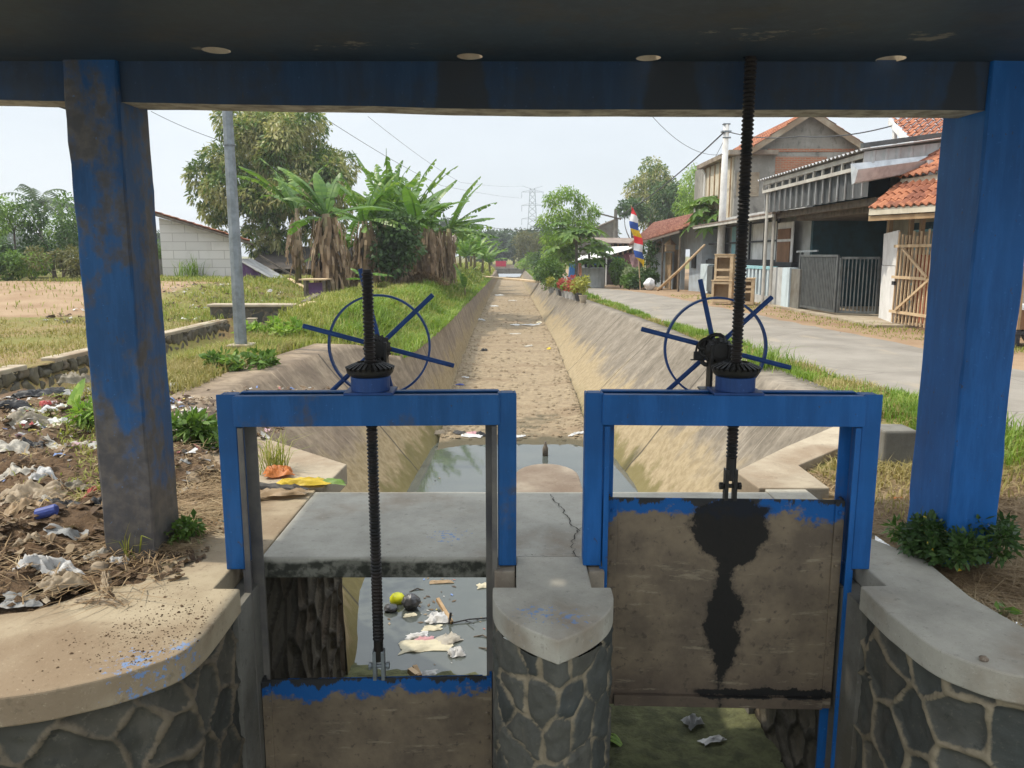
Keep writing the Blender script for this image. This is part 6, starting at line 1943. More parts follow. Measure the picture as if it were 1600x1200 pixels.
# stall with the washing line
t = thing('stall', 'roadside stall with a white sheet awning and a timber loft above', 'stall', (6, 50, -0.3))
aw = [PY(893, 409, 50.5), PY(938, 402, 46.5), PY(1002, 384, 46.8), PY(938, 386, 51.5)]
MB().slab(aw, 0.03, (0, 0, 1)).build('awning', M['white_paint'], t)
for u, Y in ((945, 46.6), (906, 50), (918, 48.5)):
    x = at(u, Y); MB().tube([(x, Y, -0.4), (x, Y, 1.5)], 0.045, 6).build('post', M['white_paint'], t)
lf = PY(935, 398, 52), PY(1005, 376, 52)
MB().box(lf[0].x, lf[1].x, 52, 54.5, -0.4, lf[0].z).build('wall', M['timber_old'], t)
MB().box(lf[0].x, lf[0].x + 0.9, 51.97, 51.995, lf[0].z + .02, lf[0].z + .62).build('loft_board', M['cream'], t)
mb = MB()
for k in range(7):
    x = lerp(lf[0].x + .95, lf[1].x, k / 6); mb.box(x - .06, x + .06, 51.9, 52.05, lf[0].z, lf[0].z + .75)
mb.box(lf[0].x, lf[1].x, 51.9, 51.95, lf[0].z + .3, lf[0].z + .36).build('loft_frame', M['timber'], t)
MB().box(lf[0].x + .9, lf[1].x, 52.5, 52.6, lf[0].z, lf[0].z + .75).build('loft_back', M['dark_void'], t)
z = lf[0].z + .78
MB().slab([(lf[0].x - .6, 51.2, z + .02), (lf[1].x + .8, 51.2, z - .08), (lf[1].x + .8, 54.5, z + .35), (lf[0].x - .6, 54.5, z + .4)], 0.05).build('roof', M['tin_rust'], t)
MB().box(at(948, 47), at(975, 47), 48.6, 49.6, -0.4, 0.55).build('counter', M['timber_old'], t)
MB().box(at(900, 52), at(990, 52), 51.0, 51.05, -0.4, 1.2).build('back_cloth', M['dark_void'], t)
M['cloth'] = {}
cl_cols = {'blue': (0.07, 0.24, 0.55), 'white': (0.65, 0.65, 0.66), 'navy': (0.02, 0.025, 0.05), 'lilac': (0.42, 0.38, 0.5), 'black': (0.015, 0.015, 0.018), 'orange': (0.45, 0.2, 0.1), 'pink': (0.5, 0.3, 0.3), 'maroon': (0.18, 0.06, 0.07), 'teal': (0.03, 0.22, 0.22)}
for k_, c_ in cl_cols.items():
    M['cloth'][k_] = plain('cloth_' + k_, c_, tuple(q * .75 for q in c_), 6, 0.9, 0.2, 20, bd=0.02)


def garment(name, label, cat, p, w, h, col, seed, group='washing hung along the stall', sleeves=True):
    rg_ = random.Random(seed)
    vv, ff = [], []
    n, m = 8, 9
    for side in (-1, 1):
        for j in range(m + 1):
            for i in range(n + 1):
                s_ = i / n - .5
                ww = w * (0.72 + 0.28 * j / m)
                if sleeves and 1 <= j <= 4: ww = w * (1.45 - .08 * j)
                vv.append((p[0] + s_ * ww, p[1] + side * (0.02 + 0.03 * (j / m)) + 0.035 * math.sin(s_ * 9 + seed + j * .4), p[2] - h * j / m - (0.05 * abs(s_) if j == m else 0)))
    k = (m + 1) * (n + 1)
    for side in (0, 1):
        for j in range(m):
            for i in range(n):
                q = (side * k + j * (n + 1) + i, side * k + j * (n + 1) + i + 1, side * k + (j + 1) * (n + 1) + i + 1, side * k + (j + 1) * (n + 1) + i)
                ff.append(q if side == 0 else q[::-1])
    for j in range(m):
        for i in (0, n): ff.append((j * (n + 1) + i, (j + 1) * (n + 1) + i, k + (j + 1) * (n + 1) + i, k + j * (n + 1) + i))
    for i in range(n): ff.append((i, i + 1, k + i + 1, k + i))
    return tag(mk(name, vv, ff, M['cloth'][col], smooth=True), label, cat, group)


for i, (u, v, Y, w, h, col, nm, lab) in enumerate([(894, 411, 50, .5, 1.1, 'blue', 'towel', 'bright blue towel hanging left of the washing'), (903, 409, 50, .3, .8, 'pink', 'shirt', 'pink shirt hung beside the blue towel'),
        (909, 408, 49.5, .28, .9, 'orange', 'shirt', 'orange shirt in the washing'), (915, 408, 49, .4, .8, 'white', 'shirt', 'white shirt hung left of the dark ones'),
        (919, 409, 48.5, .36, .8, 'navy', 'shirt', 'navy shirt hung between white and lilac'), (924, 407, 48, .4, .85, 'lilac', 'shirt', 'lilac shirt hung in the middle of the washing'),
        (930, 408, 47.5, .5, .9, 'black', 'jacket', 'black jacket at the right end of the washing'), (933, 404, 47.4, .3, .35, 'blue', 'shirt', 'small blue shirt above the black jacket'),
        (964, 401, 47.5, .4, .6, 'teal', 'shirt', 'teal shirt hung inside the stall'), (984, 395, 44, .5, 1.0, 'maroon', 'shirt', 'maroon checked shirt hung beside the striped flag'), (992, 396, 43.5, .45, .9, 'pink', 'shirt', 'pale pink shirt hung behind the striped flag')]):
    p = PY(u, v, Y)
    garment(nm, lab, 'towel' if nm == 'towel' else ('jacket' if nm == 'jacket' else 'shirt'), p, w, h, col, i, sleeves=nm != 'towel')
p0, p1 = PY(890, 410, 50.3), PY(940, 404, 46.8)
tag(MB().tube([p0, p0.lerp(p1, .5) - Vector((0, 0, .04)), p1], 0.01, 5).build('clothes_line', M['wire']), 'thin line the washing hangs from', 'clothes line')
p = PZ(928, 450, -0.3)
t = thing('sheet_bin', 'pale corrugated metal bin standing below the washing', 'bin', (p.x, p.y, -0.35))
corr = [(0.62 * (1 + 0.03 * (i % 2)) * math.cos(2 * math.pi * i / 36) , 0.45 * (1 + 0.03 * (i % 2)) * math.sin(2 * math.pi * i / 36)) for i in range(36)]
MB().prism([(p.x + a_, p.y + .5 + b_) for a_, b_ in corr], -0.35, 0.75).build('body', M['sheet_pale'], t)
MB().prism([(p.x + a_ * 1.04, p.y + .5 + b_ * 1.04) for a_, b_ in corr], 0.752, 0.79).build('rim', M['galv_new'], t)

# striped pennant flag
fb, ft = PY(1001, 452, 38), PY(986, 320, 38)
t = thing('pennant_flag', 'tall narrow pennant in red, white, blue and yellow bands on a leaning pole', 'flag', fb)
MB().tube([fb - Vector((0, 0, .2)), fb.lerp(ft, .5) + Vector((0.1, 0, 0)), ft], [.03, .025, .012], 7).build('pole', M['timber_pale'], t)
fl = [(0.80, 0.04, 0.05), (0.75, 0.75, 0.75), (0.03, 0.09, 0.36), (0.75, 0.48, 0.02)]
flm = [plain('flag_' + n_, c_, tuple(k * .85 for k in c_), 5, 0.8, 0.1, 30) for n_, c_ in zip(('red', 'white', 'blue', 'yellow'), fl)]
fp0, fp1 = PY(988, 322, 37.9), PY(1003, 413, 37.9)
for b_ in range(8):
    vv, ff = [], []
    for j in range(5):
        s_ = (b_ + j / 4) / 8
        c_ = fp0.lerp(fp1, s_)
        w = 0.30 * min(1, s_ * 4 + 0.15) * min(1, (1 - s_) * 7 + 0.15)
        c_ = c_ + Vector((0.05 * math.sin(s_ * 14), 0, 0))
        for i in range(5):
            q = i / 4
            vv.append((c_.x + (q - .55) * 2 * w * 0.72, c_.y + 0.07 * math.sin(q * 6 + s_ * 10), c_.z - 0.12 * q))
    for j in range(4):
        for i in range(4): ff.append((j * 5 + i, j * 5 + i + 1, j * 5 + 6 + i, j * 5 + 5 + i))
    mk('band', vv, ff, flm[b_ % 4], t, smooth=True)

# shrubs and trees on the right
for i, (u, v, Y, w, h, lf, lab) in enumerate([(968, 448, 42, 1.3, 1.35, 'leaf_mid', 'green shrub left of the flag'), (990, 452, 40, 1.5, 1.2, 'leaf_white', 'shrub with pale flowers below the flag'),
                                              (1006, 455, 38.5, 1.5, 0.95, 'leaf_dark', 'dark low shrub between flag and sack'), (981, 455, 39, 1.0, 0.7, 'leaf_mid', 'small shrub in front of the flowering one')]):
    shrub('shrub', lab, (at(u, Y), Y, -0.2), w, h, 1500, 0.16, 0.09, lf, 120 + i)
tree('creeper', 'creeper hanging from the eave of the old house', 'creeper', (at(1008, 40), 40, -0.2), (at(1006, 40), 40, 1.5), [(at(1006, 40), 40, 1.6, .45), (at(1012, 40), 39.8, 1.0, .4), (at(1016, 40), 40.2, 1.9, .35)], 700, 0.16, 0.08, 'leaf_dark', r0=0.03, seed=130)
Yt = 45
cl = [(at(u, Yt), Yt + d, PY(u, v, Yt).z, r) for u, v, r, d in [(862, 314, .55, 0), (880, 303, .5, .4), (893, 306, .4, -.2), (905, 318, .5, 0), (925, 330, .45, .3), (850, 345, .5, 0), (872, 340, .65, -.5), (895, 342, .65, .4), (915, 350, .6, 0),
                                                                 (858, 372, .6, .3), (880, 372, .75, -.6), (860, 398, .6, -.3), (885, 400, .65, .3), (868, 418, .45, 0)]]
tree('tree', 'feathery bright green tree leaning over the flower pots', 'tree', (at(872, Yt), Yt, -0.35), (at(876, Yt), Yt, 2.4), cl, 7000, 0.19, 0.075, 'leaf_light', 'bark_grey', 0.09, 0.9, 141, shell=0.2, limbs=10)


def papaya(label, base, h, seed, n=16, size=0.6, mat='leaf_mid'):
    rg_ = random.Random(seed)
    base = Vector(base)
    t = thing('papaya_tree', label, 'papaya tree', base)
    MB().tube([base - Vector((0, 0, .1)), base + Vector((.05, 0, h * .5)), base + Vector((0, 0, h))], [.09, .08, .06], 8).build('trunk', M['bark_grey'], t, smooth=True)
    mb, sm = MB(), MB()
    for i in range(n):
        az, el = i * 2.4 + rg_.uniform(-.2, .2), rg_.uniform(-0.35, 1.0)
        L = size * rg_.uniform(1.2, 1.9)
        top = base + Vector((0, 0, h - rg_.uniform(0, .35)))
        d = Vector((math.cos(az) * math.cos(el), math.sin(az) * math.cos(el), math.sin(el)))
        q = top + d * L
        sm.tube([top, top.lerp(q, .5) + Vector((0, 0, .05)), q], .014, 4)
        nrm = (Vector((0, 0, 1)) + d * 0.5 + Vector((rg_.uniform(-.3, .3), rg_.uniform(-.3, .3), 0))).normalized()
        ex = (d - nrm * d.dot(nrm)).normalized(); ey = nrm.cross(ex)
        for k in range(9):          # nine fingers of one leaf
            a_ = (k - 4) * 0.62
            f = (ex * math.cos(a_) + ey * math.sin(a_))
            sd = nrm.cross(f)
            l_ = size * (1.0 - 0.07 * abs(k - 4)) * rg_.uniform(.85, 1.1)
            w_ = size * 0.16
            mb.add([q, q + f * l_ * .5 + sd * w_ - nrm * .03, q + f * l_ - nrm * size * .22, q + f * l_ * .5 - sd * w_ - nrm * .03], [(0, 1, 2, 3)])
    mb.build('leaves', M[mat], t)
    sm.build('leaf_stalk', M['banana_stem'], t)
    return t


papaya('papaya tree with broad leaves in front of the feathery tree', (at(898, 42), 42, -0.3), 2.6, 5, 26, 0.8)
papaya('second papaya tree with a lower crown towards the stall', (at(918, 43), 43, -0.3), 2.0, 7, 18, 0.7)
papaya('papaya tree rising behind the veranda awning', (at(1112, 34.5), 34.5, 0), 3.3, 9, 26, 0.75)
papaya('papaya leaves close behind the veranda roof', (at(1135, 34), 34, 0), 3.2, 11, 16, 0.7)
shrub('shrub', 'leafy green shrub at the canal edge before the feathery tree', (at(862, 40), 40, -0.35), 1.5, 1.5, 1300, 0.16, 0.09, 'leaf_mid', 150)
shrub('shrub', 'olive tinted shrub nearest the canal on the right', (at(852, 46), 46, -0.35), 1.3, 1.4, 1000, 0.16, 0.08, 'leaf_dark', 152)
shrub('shrub', 'low yellow green shrub on the verge behind the flower pots', (at(846, 52), 52, -0.38), 1.3, 0.7, 900, 0.15, 0.07, 'leaf_light', 154)

# flower pots along the canal edge
M['pot_grey'] = plain('pot_grey', (0.38, 0.37, 0.36), (0.22, 0.21, 0.20), 7, 0.7, 0.2, 30)
M['pot_white'] = plain('pot_white', (0.62, 0.61, 0.59), (0.42, 0.41, 0.39), 7, 0.6, 0.2, 30)
M['pot_black'] = plain('pot_black', (0.05, 0.05, 0.052), (0.09, 0.085, 0.08), 7, 0.6, 0.2, 30)
for i, (u, v, Y, w, h, lf, pm, lab) in enumerate([(911, 465, 27.6, .42, .75, 'leaf_yellow', 'concrete_pale', 'thin yellow leaved plant in the round pot nearest the camera'), (904, 459, 29.2, .55, .55, 'leaf_yellow', 'pot_black', 'yellow green bush in a dark pot'),
                                                  (899, 458, 29.6, .4, .45, 'leaf_red', 'pot_grey', 'red leaved plant in a grey pot behind the yellow bush'), (893, 454, 30.6, .5, .55, 'leaf_red', 'pot_white', 'tall red leaved plant in a white pot'),
                                                  (887, 452, 31.5, .45, .4, 'leaf_light', 'pot_white', 'pale green plant in a white pot'), (882, 449, 32.6, .42, .42, 'leaf_red', 'pot_grey', 'red plant fourth from the far end of the pots'),
                                                  (877, 447, 33.6, .45, .5, 'leaf_red', 'pot_black', 'bright red plant in a small dark pot'), (873, 446, 34.6, .4, .35, 'leaf_mid', 'pot_grey', 'green plant in the last pot but one'),
                                                  (905, 446, 33.0, .5, .6, 'leaf_olive', 'pot_grey', 'olive leaved plant behind the row of pots'), (861, 443, 37.0, .4, .5, 'leaf_yellow', 'pot_grey', 'yellow plant in the farthest pot')]):
    p = PY(u, v, Y)
    z = zr(p.x, Y)
    t = thing('potted_plant', lab, 'potted plant', (p.x, Y, z), 0, 'potted plants along the canal edge')
    MB().lathe([(0.10, z), (0.145, z + .24), (0.16, z + .25), (0.16, z + .28), (0.13, z + .28), (0.12, z + .24)], (p.x, Y, 0), 14).build('pot', M[pm], t)
    cl = blob((p.x, Y, z + .28 + h * .5), w * .4, w * .4, h * .42, 7, w * .22, 160 + i, -0.9)
    MB().tube([(p.x, Y, z + .2), (p.x, Y, z + .3 + h * .5)], .015, 5).build('stem', M['bark'], t)
    V, F = leaf_cloud(cl, 320, 0.13, 0.055, 0.2, 160 + i)
    mk('foliage', V, F, M[lf], t)
p = PZ(883, 436, -0.3)
t = thing('basin', 'pink plastic basin on the verge behind the flower pots', 'basin', (p.x, 38, -0.3))
M['pink'] = plain('pink', (0.55, 0.10, 0.28), (0.45, 0.08, 0.22), 6, 0.5, 0)
MB().lathe([(.18, -.25), (.26, -.05), (.29, -.04), (.29, -.02), (.25, -.03), (.17, -.22)], (at(883, 38), 38, .2), 18).build('bowl', M['pink'], t)
MB().lathe([(.12, -.3), (.12, -.05)], (at(883, 38), 38, 0), 10).build('stand', M['timber_old'], t)

# big trees behind the houses
tree('tree', 'tall round tree with pale leaf tips behind the old house', 'tree', (at(1010, 78), 78, -0.3), (at(1010, 78), 78, 4), blob((at(1014, 78), 78, 6.6), 2.1, 2.1, 3.4, 20, 1.05, 21), 6500, 0.36, 0.16, 'leaf_mango', 'bark', .3, 0.8, 181)
tree('tree', 'dark green tree behind the tiled roof', 'tree', (at(1045, 70), 70, -0.3), (at(1045, 70), 70, 3), blob((at(1050, 70), 70, 5.2), 2.4, 1.8, 2.6, 18, 1.0, 22), 5200, 0.34, 0.15, 'leaf_dark', 'bark', .3, 0.8, 182)
tree('bamboo', 'feathery bamboo clump behind the gable house', 'bamboo', (at(1092, 62), 62, -0.3), (at(1092, 62), 62, 2.4), blob((at(1090, 62), 62, 5.4), 2.4, 1.6, 3.0, 26, 0.8, 23), 8500, 0.30, 0.08, 'leaf_light', 'banana_stem', .12, 0.9, 183, shell=0.3,
     stems=[(-.6, 0), (-.3, .2), (0, 0), (.3, -.2), (.6, .1), (.9, .1)], limbs=16)
tree('tree', 'small dark tree at the left foot of the tall round tree', 'tree', (at(984, 74), 74, -0.3), (at(984, 74), 74, 3), blob((at(984, 74), 74, 5.2), 1.0, 1.0, 1.4, 8, .6, 24), 1300, 0.36, 0.18, 'leaf_dark', 'bark', .15, 0.7, 184)

# grey building and power pole beyond the stall
t = thing('grey_building', 'plain grey walled building rising behind the stall', 'building', (at(945, 66), 66, -0.3))
q = [PY(905, 375, 66), PY(966, 375, 66), PY(966, 340, 66), PY(905, 366, 66)]
gpol = [(q[0].x, -.4), (q[1].x, -.4), (q[2].x, q[2].z), (q[3].x, q[3].z)]
vv = [(x, 66, z) for x, z in gpol] + [(x, 72, z) for x, z in gpol]
MB().add(vv, [(0, 1, 2, 3), (7, 6, 5, 4), (0, 4, 5, 1), (1, 5, 6, 2), (2, 6, 7, 3), (3, 7, 4, 0)]).build('wall', M['concrete_grey'], t)
MB().slab([(q[3].x, 65.9, q[3].z + .02), (q[2].x + .1, 65.9, q[2].z + .02), (q[2].x + .1, 72, q[2].z + .02), (q[3].x, 72, q[3].z + .02)], .06).build('roof', M['tin_rust'], t)


def wire(label, pts, r, sag=0.0):
    P = [Vector(p) for p in pts]
    out = []
    for a, b in zip(P[:-1], P[1:]):
        for i in range(12):
            s_ = i / 12
            out.append(a.lerp(b, s_) - Vector((0, 0, sag * 4 * s_ * (1 - s_))))
    out.append(P[-1])
    return tag(MB().tube(out, r, 5).build('cable', M['wire']), label, 'cable')


p = PY(1135, 194, 30)
t = thing('power_pole', 'tall white concrete power pole in front of the gable house', 'power pole', (p.x, 30, 0))
MB().tube([(p.x, 30, -.2), (p.x, 30, p.z)], [0.17, 0.10], 12).build('pole', M['white_wall'], t, smooth=True)
MB().box(p.x - .17, p.x + .17, 29.88, 30.12, p.z - .30, p.z - .24).box(p.x - .13, p.x + .13, 29.9, 30.1, p.z - .02, p.z + .02).tube([(p.x - .15, 29.86, p.z - .5), (p.x + .15, 29.86, p.z - .5)], .03, 6).build('bracket', M['galv'], t)
p2 = PY(962, 328, 60)
t = thing('power_pole', 'distant grey power pole with a cross arm beyond the stall', 'power pole', (p2.x, 60, -.3))
MB().tube([(p2.x, 60, -.4), (p2.x, 60, p2.z)], [0.16, 0.12], 8).build('pole', M['concrete_grey'], t)
MB().bar((p2.x - 1.4, 59.8, p2.z - .25), (p2.x + .4, 59.8, p2.z - .7), .1).build('cross_arm', M['timber_old'], t)
wire('thick cable sloping down left from the white power pole', [(p.x - .1, 29.9, p.z - .3), (p2.x + .3, 60, p2.z - .4)], 0.028, 0.3)
wire('thin cable beside the thick one below the white power pole', [(p.x - .05, 29.9, p.z - .5), PY(1094, 285, 46)], 0.010, 0.1)
wire('cable from the white power pole to the orange tile roof', [(p.x + .1, 29.9, p.z - .3), PY(1250, 213, 26), PY(1396, 196, 22)], 0.018, 0.12)
wire('slack cable reaching the white power pole from upper left', [PY(1020, 183, 24), (p.x - .1, 29.9, p.z - 1.1)], 0.008, 0.35)
wire('cable across the canal between banana plants and feathery tree', [PY(705, 343, 50), PY(770, 356, 52), PY(870, 358, 50)], 0.014, 0.12)
wire('thin cable crossing the sky to the lamp post', [PY(236, 174, 12), PY(352, 222, 12.2)], 0.004, 0.03)

# transmission tower far away
Yp = 320
M['tower'] = plain('tower', (0.33, 0.36, 0.39), (0.33, 0.36, 0.39), 1, 0.8, 0)
tp = PY(832, 291, Yp)
t = thing('transmission_tower', 'tall lattice transmission tower far off over the canal', 'tower', (tp.x, Yp, -.4))
mb = MB()
H = tp.z
wdt = lambda z: float(np.interp(z, [0, H * .45, H], [3.6, 1.8, 0.9]))
lv = np.linspace(0, H * .97, 13)
for sx, sy in ((-1, -1), (1, -1), (1, 1), (-1, 1)):
    for z0, z1 in zip(lv[:-1], lv[1:]):
        mb.bar((tp.x + sx * wdt(z0), Yp + sy * wdt(z0), z0), (tp.x + sx * wdt(z1), Yp + sy * wdt(z1), z1), 0.22)
for k, (z0, z1) in enumerate(zip(lv[:-1], lv[1:])):
    for sy in (-1, 1):
        mb.bar((tp.x - wdt(z0), Yp + sy * wdt(z0), z0), (tp.x + wdt(z1), Yp + sy * wdt(z1), z1), 0.11)
        mb.bar((tp.x + wdt(z0), Yp + sy * wdt(z0), z0), (tp.x - wdt(z1), Yp + sy * wdt(z1), z1), 0.11)
mb.build('mast', M['tower'], t)
for v in (300, 321, 342):
    z = PY(832, v, Yp).z
    m_ = MB().bar((tp.x - 4.4, Yp, z), (tp.x + 4.4, Yp, z), 0.16).bar((tp.x - 4.4, Yp, z), (tp.x, Yp, z + 1.0), 0.10).bar((tp.x + 4.4, Yp, z), (tp.x, Yp, z + 1.0), 0.10)
    for s_ in (-4.3, 4.3): m_.tube([(tp.x + s_, Yp, z), (tp.x + s_, Yp, z - 2.4)], 0.10, 5)
    m_.build('cross_arm', M['tower'], t)
MB().bar((tp.x - 4.2, Yp, H + .1), (tp.x, Yp, H - 1.1), .12).bar((tp.x + 4.2, Yp, H + .1), (tp.x, Yp, H - 1.1), .12).build('peak', M['tower'], t)
wire('overhead transmission line crossing the sky above the mango tree', [(tp.x - 4.3, Yp, PY(832, 300, Yp).z - 2.4), PY(690, 290, 150), PY(497, 178, 75)], 0.03, 0.4)
wire('second overhead transmission line high in the middle of the sky', [(tp.x - 4.3, Yp, H), PY(720, 285, 150), PY(575, 182, 80)], 0.022, 0.4)

# end of the canal: bridge, red barrier, plank, tree line
t = thing('canal_bridge', 'low flat bridge closing the far end of the canal', 'bridge', (-.6, 97.5, -.4))
MB().box(-3.2, 2.2, 95.5, 98.2, -.80, -.15).build('deck', M['concrete_grey'], t)
MB().box(-2.6, 0.6, 98.0, 98.25, -.148, .25).build('parapet', M['concrete_pale'], t)
MB().box(-3.4, -1.9, 95.8, 98, -1.5, -.8).build('abutment', M['concrete_grey'], t)
MB().box(1.2, 2.6, 95.8, 98, -1.5, -.8).build('abutment', M['concrete_grey'], t)
M['red_paint'] = plain('red_paint', (0.50, 0.03, 0.07), (0.42, 0.03, 0.06), 4, 0.6, 0)
t = thing('barrier', 'red barrier board on the far bridge', 'barrier', (-1.3, 97, -.15))
c_ = PY(783, 412, 97)
MB().box(c_.x - .68, c_.x + .62, 96.95, 97.03, .05, .72).build('board', M['red_paint'], t)
for dx_ in (-.55, .5): MB().box(c_.x + dx_, c_.x + dx_ + .06, 96.9, 97.1, -.15, .05).build('leg', M['iron_grey'], t)
pl0, pl1 = Vector((-3.0, 60.5, -0.12)), Vector((1.72, 51.5, -.26))
tag(MB().bar(pl0, pl1, .12, .5).build('plank', M['timber_pale'], bevel=.01), 'long pale plank laid across the canal as a footbridge', 'plank')
pe = PY(806, 414, 99)
for i, (u, Y, r, h) in enumerate([(735, 150, 6, 6.5), (752, 140, 5, 5.5), (768, 150, 6, 6), (786, 160, 6, 5.8), (803, 150, 6, 5.6), (820, 145, 5, 5.6), (846, 140, 6, 6.5), (868, 150, 7, 7.5), (895, 150, 7, 7), (925, 160, 8, 7.5), (700, 145, 7, 7), (660, 150, 7, 7.5)]):
    b = (at(u, Y), Y, -.42)
    tree('tree', ['hazy tree far down the canal left of the bridge', 'low hazy tree behind the far banana stand', 'hazy blue green tree just left above the bridge', 'hazy tree straight behind the red barrier', 'hazy tree in the middle of the far wood', 'hazy tree below the transmission tower',
                  'hazy tree right of the transmission tower', 'hazy tall tree behind the feathery tree', 'hazy tree behind the papaya trees', 'hazy tree behind the grey building', 'hazy tree behind the canal end of the banana clump', 'hazy tree seen through the banana clump'][i],
         'tree', b, (b[0], Y, h * .4), blob((b[0], Y, h * .55), r * .55, r * .5, h * .36, 14, r * .25, 200 + i), 2200, 0.7, 0.4, 'leaf_far', r0=.25, seed=200 + i, group='far wood at the end of the canal')
tree('tree', 'olive grey tree beside the bridge on the right', 'tree', (at(824, 105), 105, -.4), (at(824, 105), 105, 1.2), blob((at(826, 105), 105, 2.2), 2.2, 1.8, 1.8, 16, .8, 31), 3200, 0.34, 0.14, 'leaf_olive', r0=.15, seed=220)
shrub('bush', 'bright green bush at the right end of the bridge', (at(818, 92), 92, -.4), 3.0, 1.4, 900, .25, .12, 'leaf_light', 222, 'bush')
shrub('bush', 'dark bush on the right bank before the bridge', (at(838, 75), 75, -.4), 2.6, 2.0, 1300, .24, .12, 'leaf_mid', 224, 'bush')
shrub('bush', 'tall green bush under the feathery tree by the canal', (at(850, 58), 58, -.4), 2.0, 2.4, 1500, .2, .1, 'leaf_dark', 226, 'bush')

# food cart beyond the right column
t = thing('food_cart', 'food cart with a pink poster, white panel and wooden base right of the column', 'cart', (9.0, 13, 0))
MB().box(8.18, 9.8, 12.5, 13.5, 0.62, 0.66).box(8.18, 8.22, 12.5, 13.5, .66, 1.5).build('white_panel', M['white_paint'], t)
MB().box(8.2, 9.8, 12.52, 13.5, 0.30, 0.62).build('wooden_body', M['brown_panel'], t)
MB().box(8.18, 9.8, 12.5, 13.5, .22, .27).box(8.2, 8.26, 12.52, 12.58, 0, .3).box(8.2, 8.26, 13.4, 13.46, 0, .3).box(9.7, 9.76, 12.52, 12.58, 0, .3).build('frame', M['black_metal'], t)
M['poster'] = plain('poster', (0.55, 0.33, 0.36), (0.66, 0.52, 0.54), 2.2, 0.6, 0)
MB().box(8.12, 8.9, 12.44, 12.49, 1.32, 1.78).build('poster', M['poster'], t)
for xx in (8.2, 8.84): MB().box(xx - .02, xx + .02, 12.492, 12.53, .3, 1.80).build('poster_post', M['timber'], t)
for yy in (12.8, 13.3): MB().tube([(8.9, yy, .2), (8.98, yy, .2)], .2, 16).build('wheel', M['black_metal'], t)

# ------------------------------------------------------------------ soil, rubbish and weeds round the gates
def soil_h(x, y):
    m = float(sstep(-1.55, -2.3, x)) * float(sstep(2.95, 3.4, y)) * float(sstep(9.2, 6.5, y)) * float(sstep(-5.6, -4.8, x))
    h = 0.10 * m * (0.6 + fbm(x, y, 0.8, 3)) + 0.06 * m * fbm(x, y, 3.0, 6) + 0.045 * m * fbm(x, y, 9, 2) + 0.02 * m * fbm(x, y, 22, 2)
    return max(h, -0.02) - 0.012


def soil_mat():
    g = G('soil')
    n1, n2, n3 = g.noise(1.6, 8, 0.65), g.noise(14, 7, 0.7), g.noise(60, 5, 0.7)
    c = g.mix(g.smooth(n1, 0.35, 0.65), (0.115, 0.072, 0.042), (0.185, 0.125, 0.078))
    c = g.mix(g.smooth(n2, 0.45, 0.7), c, (0.055, 0.036, 0.023))
    c = g.mix(g.math('MULTIPLY', g.smooth(n3, 0.6, 0.7), 0.6), c, (0.27, 0.20, 0.13))
    return g.done(c, 0.97, g.bump(g.math('ADD', n2, g.math('MULTIPLY', n3, 0.6)), 0.9, 0.03), 0, 0.1)


M['soil'] = soil_mat()
XS, YS = np.arange(-5.6, -1.42, 0.035), np.arange(2.88, 9.3, 0.035)
vv = [(x, y, soil_h(x, y)) for y in YS for x in XS]
n = len(XS)
ff = [(j * n + i, j * n + i + 1, (j + 1) * n + i + 1, (j + 1) * n + i) for j in range(len(YS) - 1) for i in range(n - 1)
      if not (XS[i] > -1.75 and YS[j] > 4.9) and not (YS[j] > 4.7 and XS[i] > -1.70 - (YS[j] - 4.7) * 1.0 + 0.12)
      and not (XS[i] > -1.60 + 0.10 * fbm(YS[j], 0, 2, 1) and YS[j] > 3.2) and not (YS[j] < 3.3 and XS[i] > -1.9 - (3.3 - YS[j]) * 2.2 + 0.12 * fbm(XS[i], 0, 3, 4))]
tag(mk('soil', vv, ff, M['soil'], smooth=True), 'dark trodden soil full of rubbish left of the gates', 'soil', kind='structure')
gs = lambda x, y: soil_h(x, y) if (-5.5 < x < -1.45 and 2.9 < y < 9.2) else gz(x, y)

lit = G('litter')
lc_ = lit.ramp(lit.rnd(), [(0.0, (0.13, 0.085, 0.05)), (0.24, (0.22, 0.155, 0.09)), (0.42, (0.075, 0.05, 0.034)), (0.58, (0.32, 0.25, 0.17)), (0.68, (0.44, 0.42, 0.39)), (0.77, (0.60, 0.59, 0.57)),
                           (0.82, (0.03, 0.03, 0.03)), (0.87, (0.32, 0.31, 0.30)), (0.91, (0.34, 0.14, 0.12)), (0.94, (0.15, 0.22, 0.42)), (0.96, (0.50, 0.40, 0.12)), (0.98, (0.45, 0.30, 0.33))], True)
M['litter'] = lit.done(lc_, 0.7, None, 0, 0.3, 0.15)


def scraps(n, region, seed, s0, s1):
    rg_ = random.Random(seed)
    vv, ff = [], []
    while n > 0:
        x, y = region(rg_)
        if x is None: continue
        z = gs(x, y) + 0.008
        s_ = rg_.uniform(s0, s1) * (0.5 + rg_.random())
        a_ = rg_.uniform(0, 6.28)
        ex, ey = Vector((math.cos(a_), math.sin(a_), rg_.uniform(-.45, .45))), Vector((-math.sin(a_), math.cos(a_), rg_.uniform(-.45, .45)))
        asp = rg_.uniform(.25, 1)
        o = len(vv)
        c = Vector((x, y, z + s_ * .18))
        for j in range(3):
            for i in range(3):
                p = c + ex * (i - 1) * s_ * rg_.uniform(.35, .6) + ey * (j - 1) * s_ * asp * rg_.uniform(.35, .6) + Vector((0, 0, rg_.uniform(-.22, .22) * s_))
                vv.append((p.x, p.y, max(p.z, z)))
        for j in range(2):
            for i in range(2): ff.append((o + 3 * j + i, o + 3 * j + i + 1, o + 3 * j + 4 + i, o + 3 * j + 3 + i))
        n -= 1
    return vv, ff


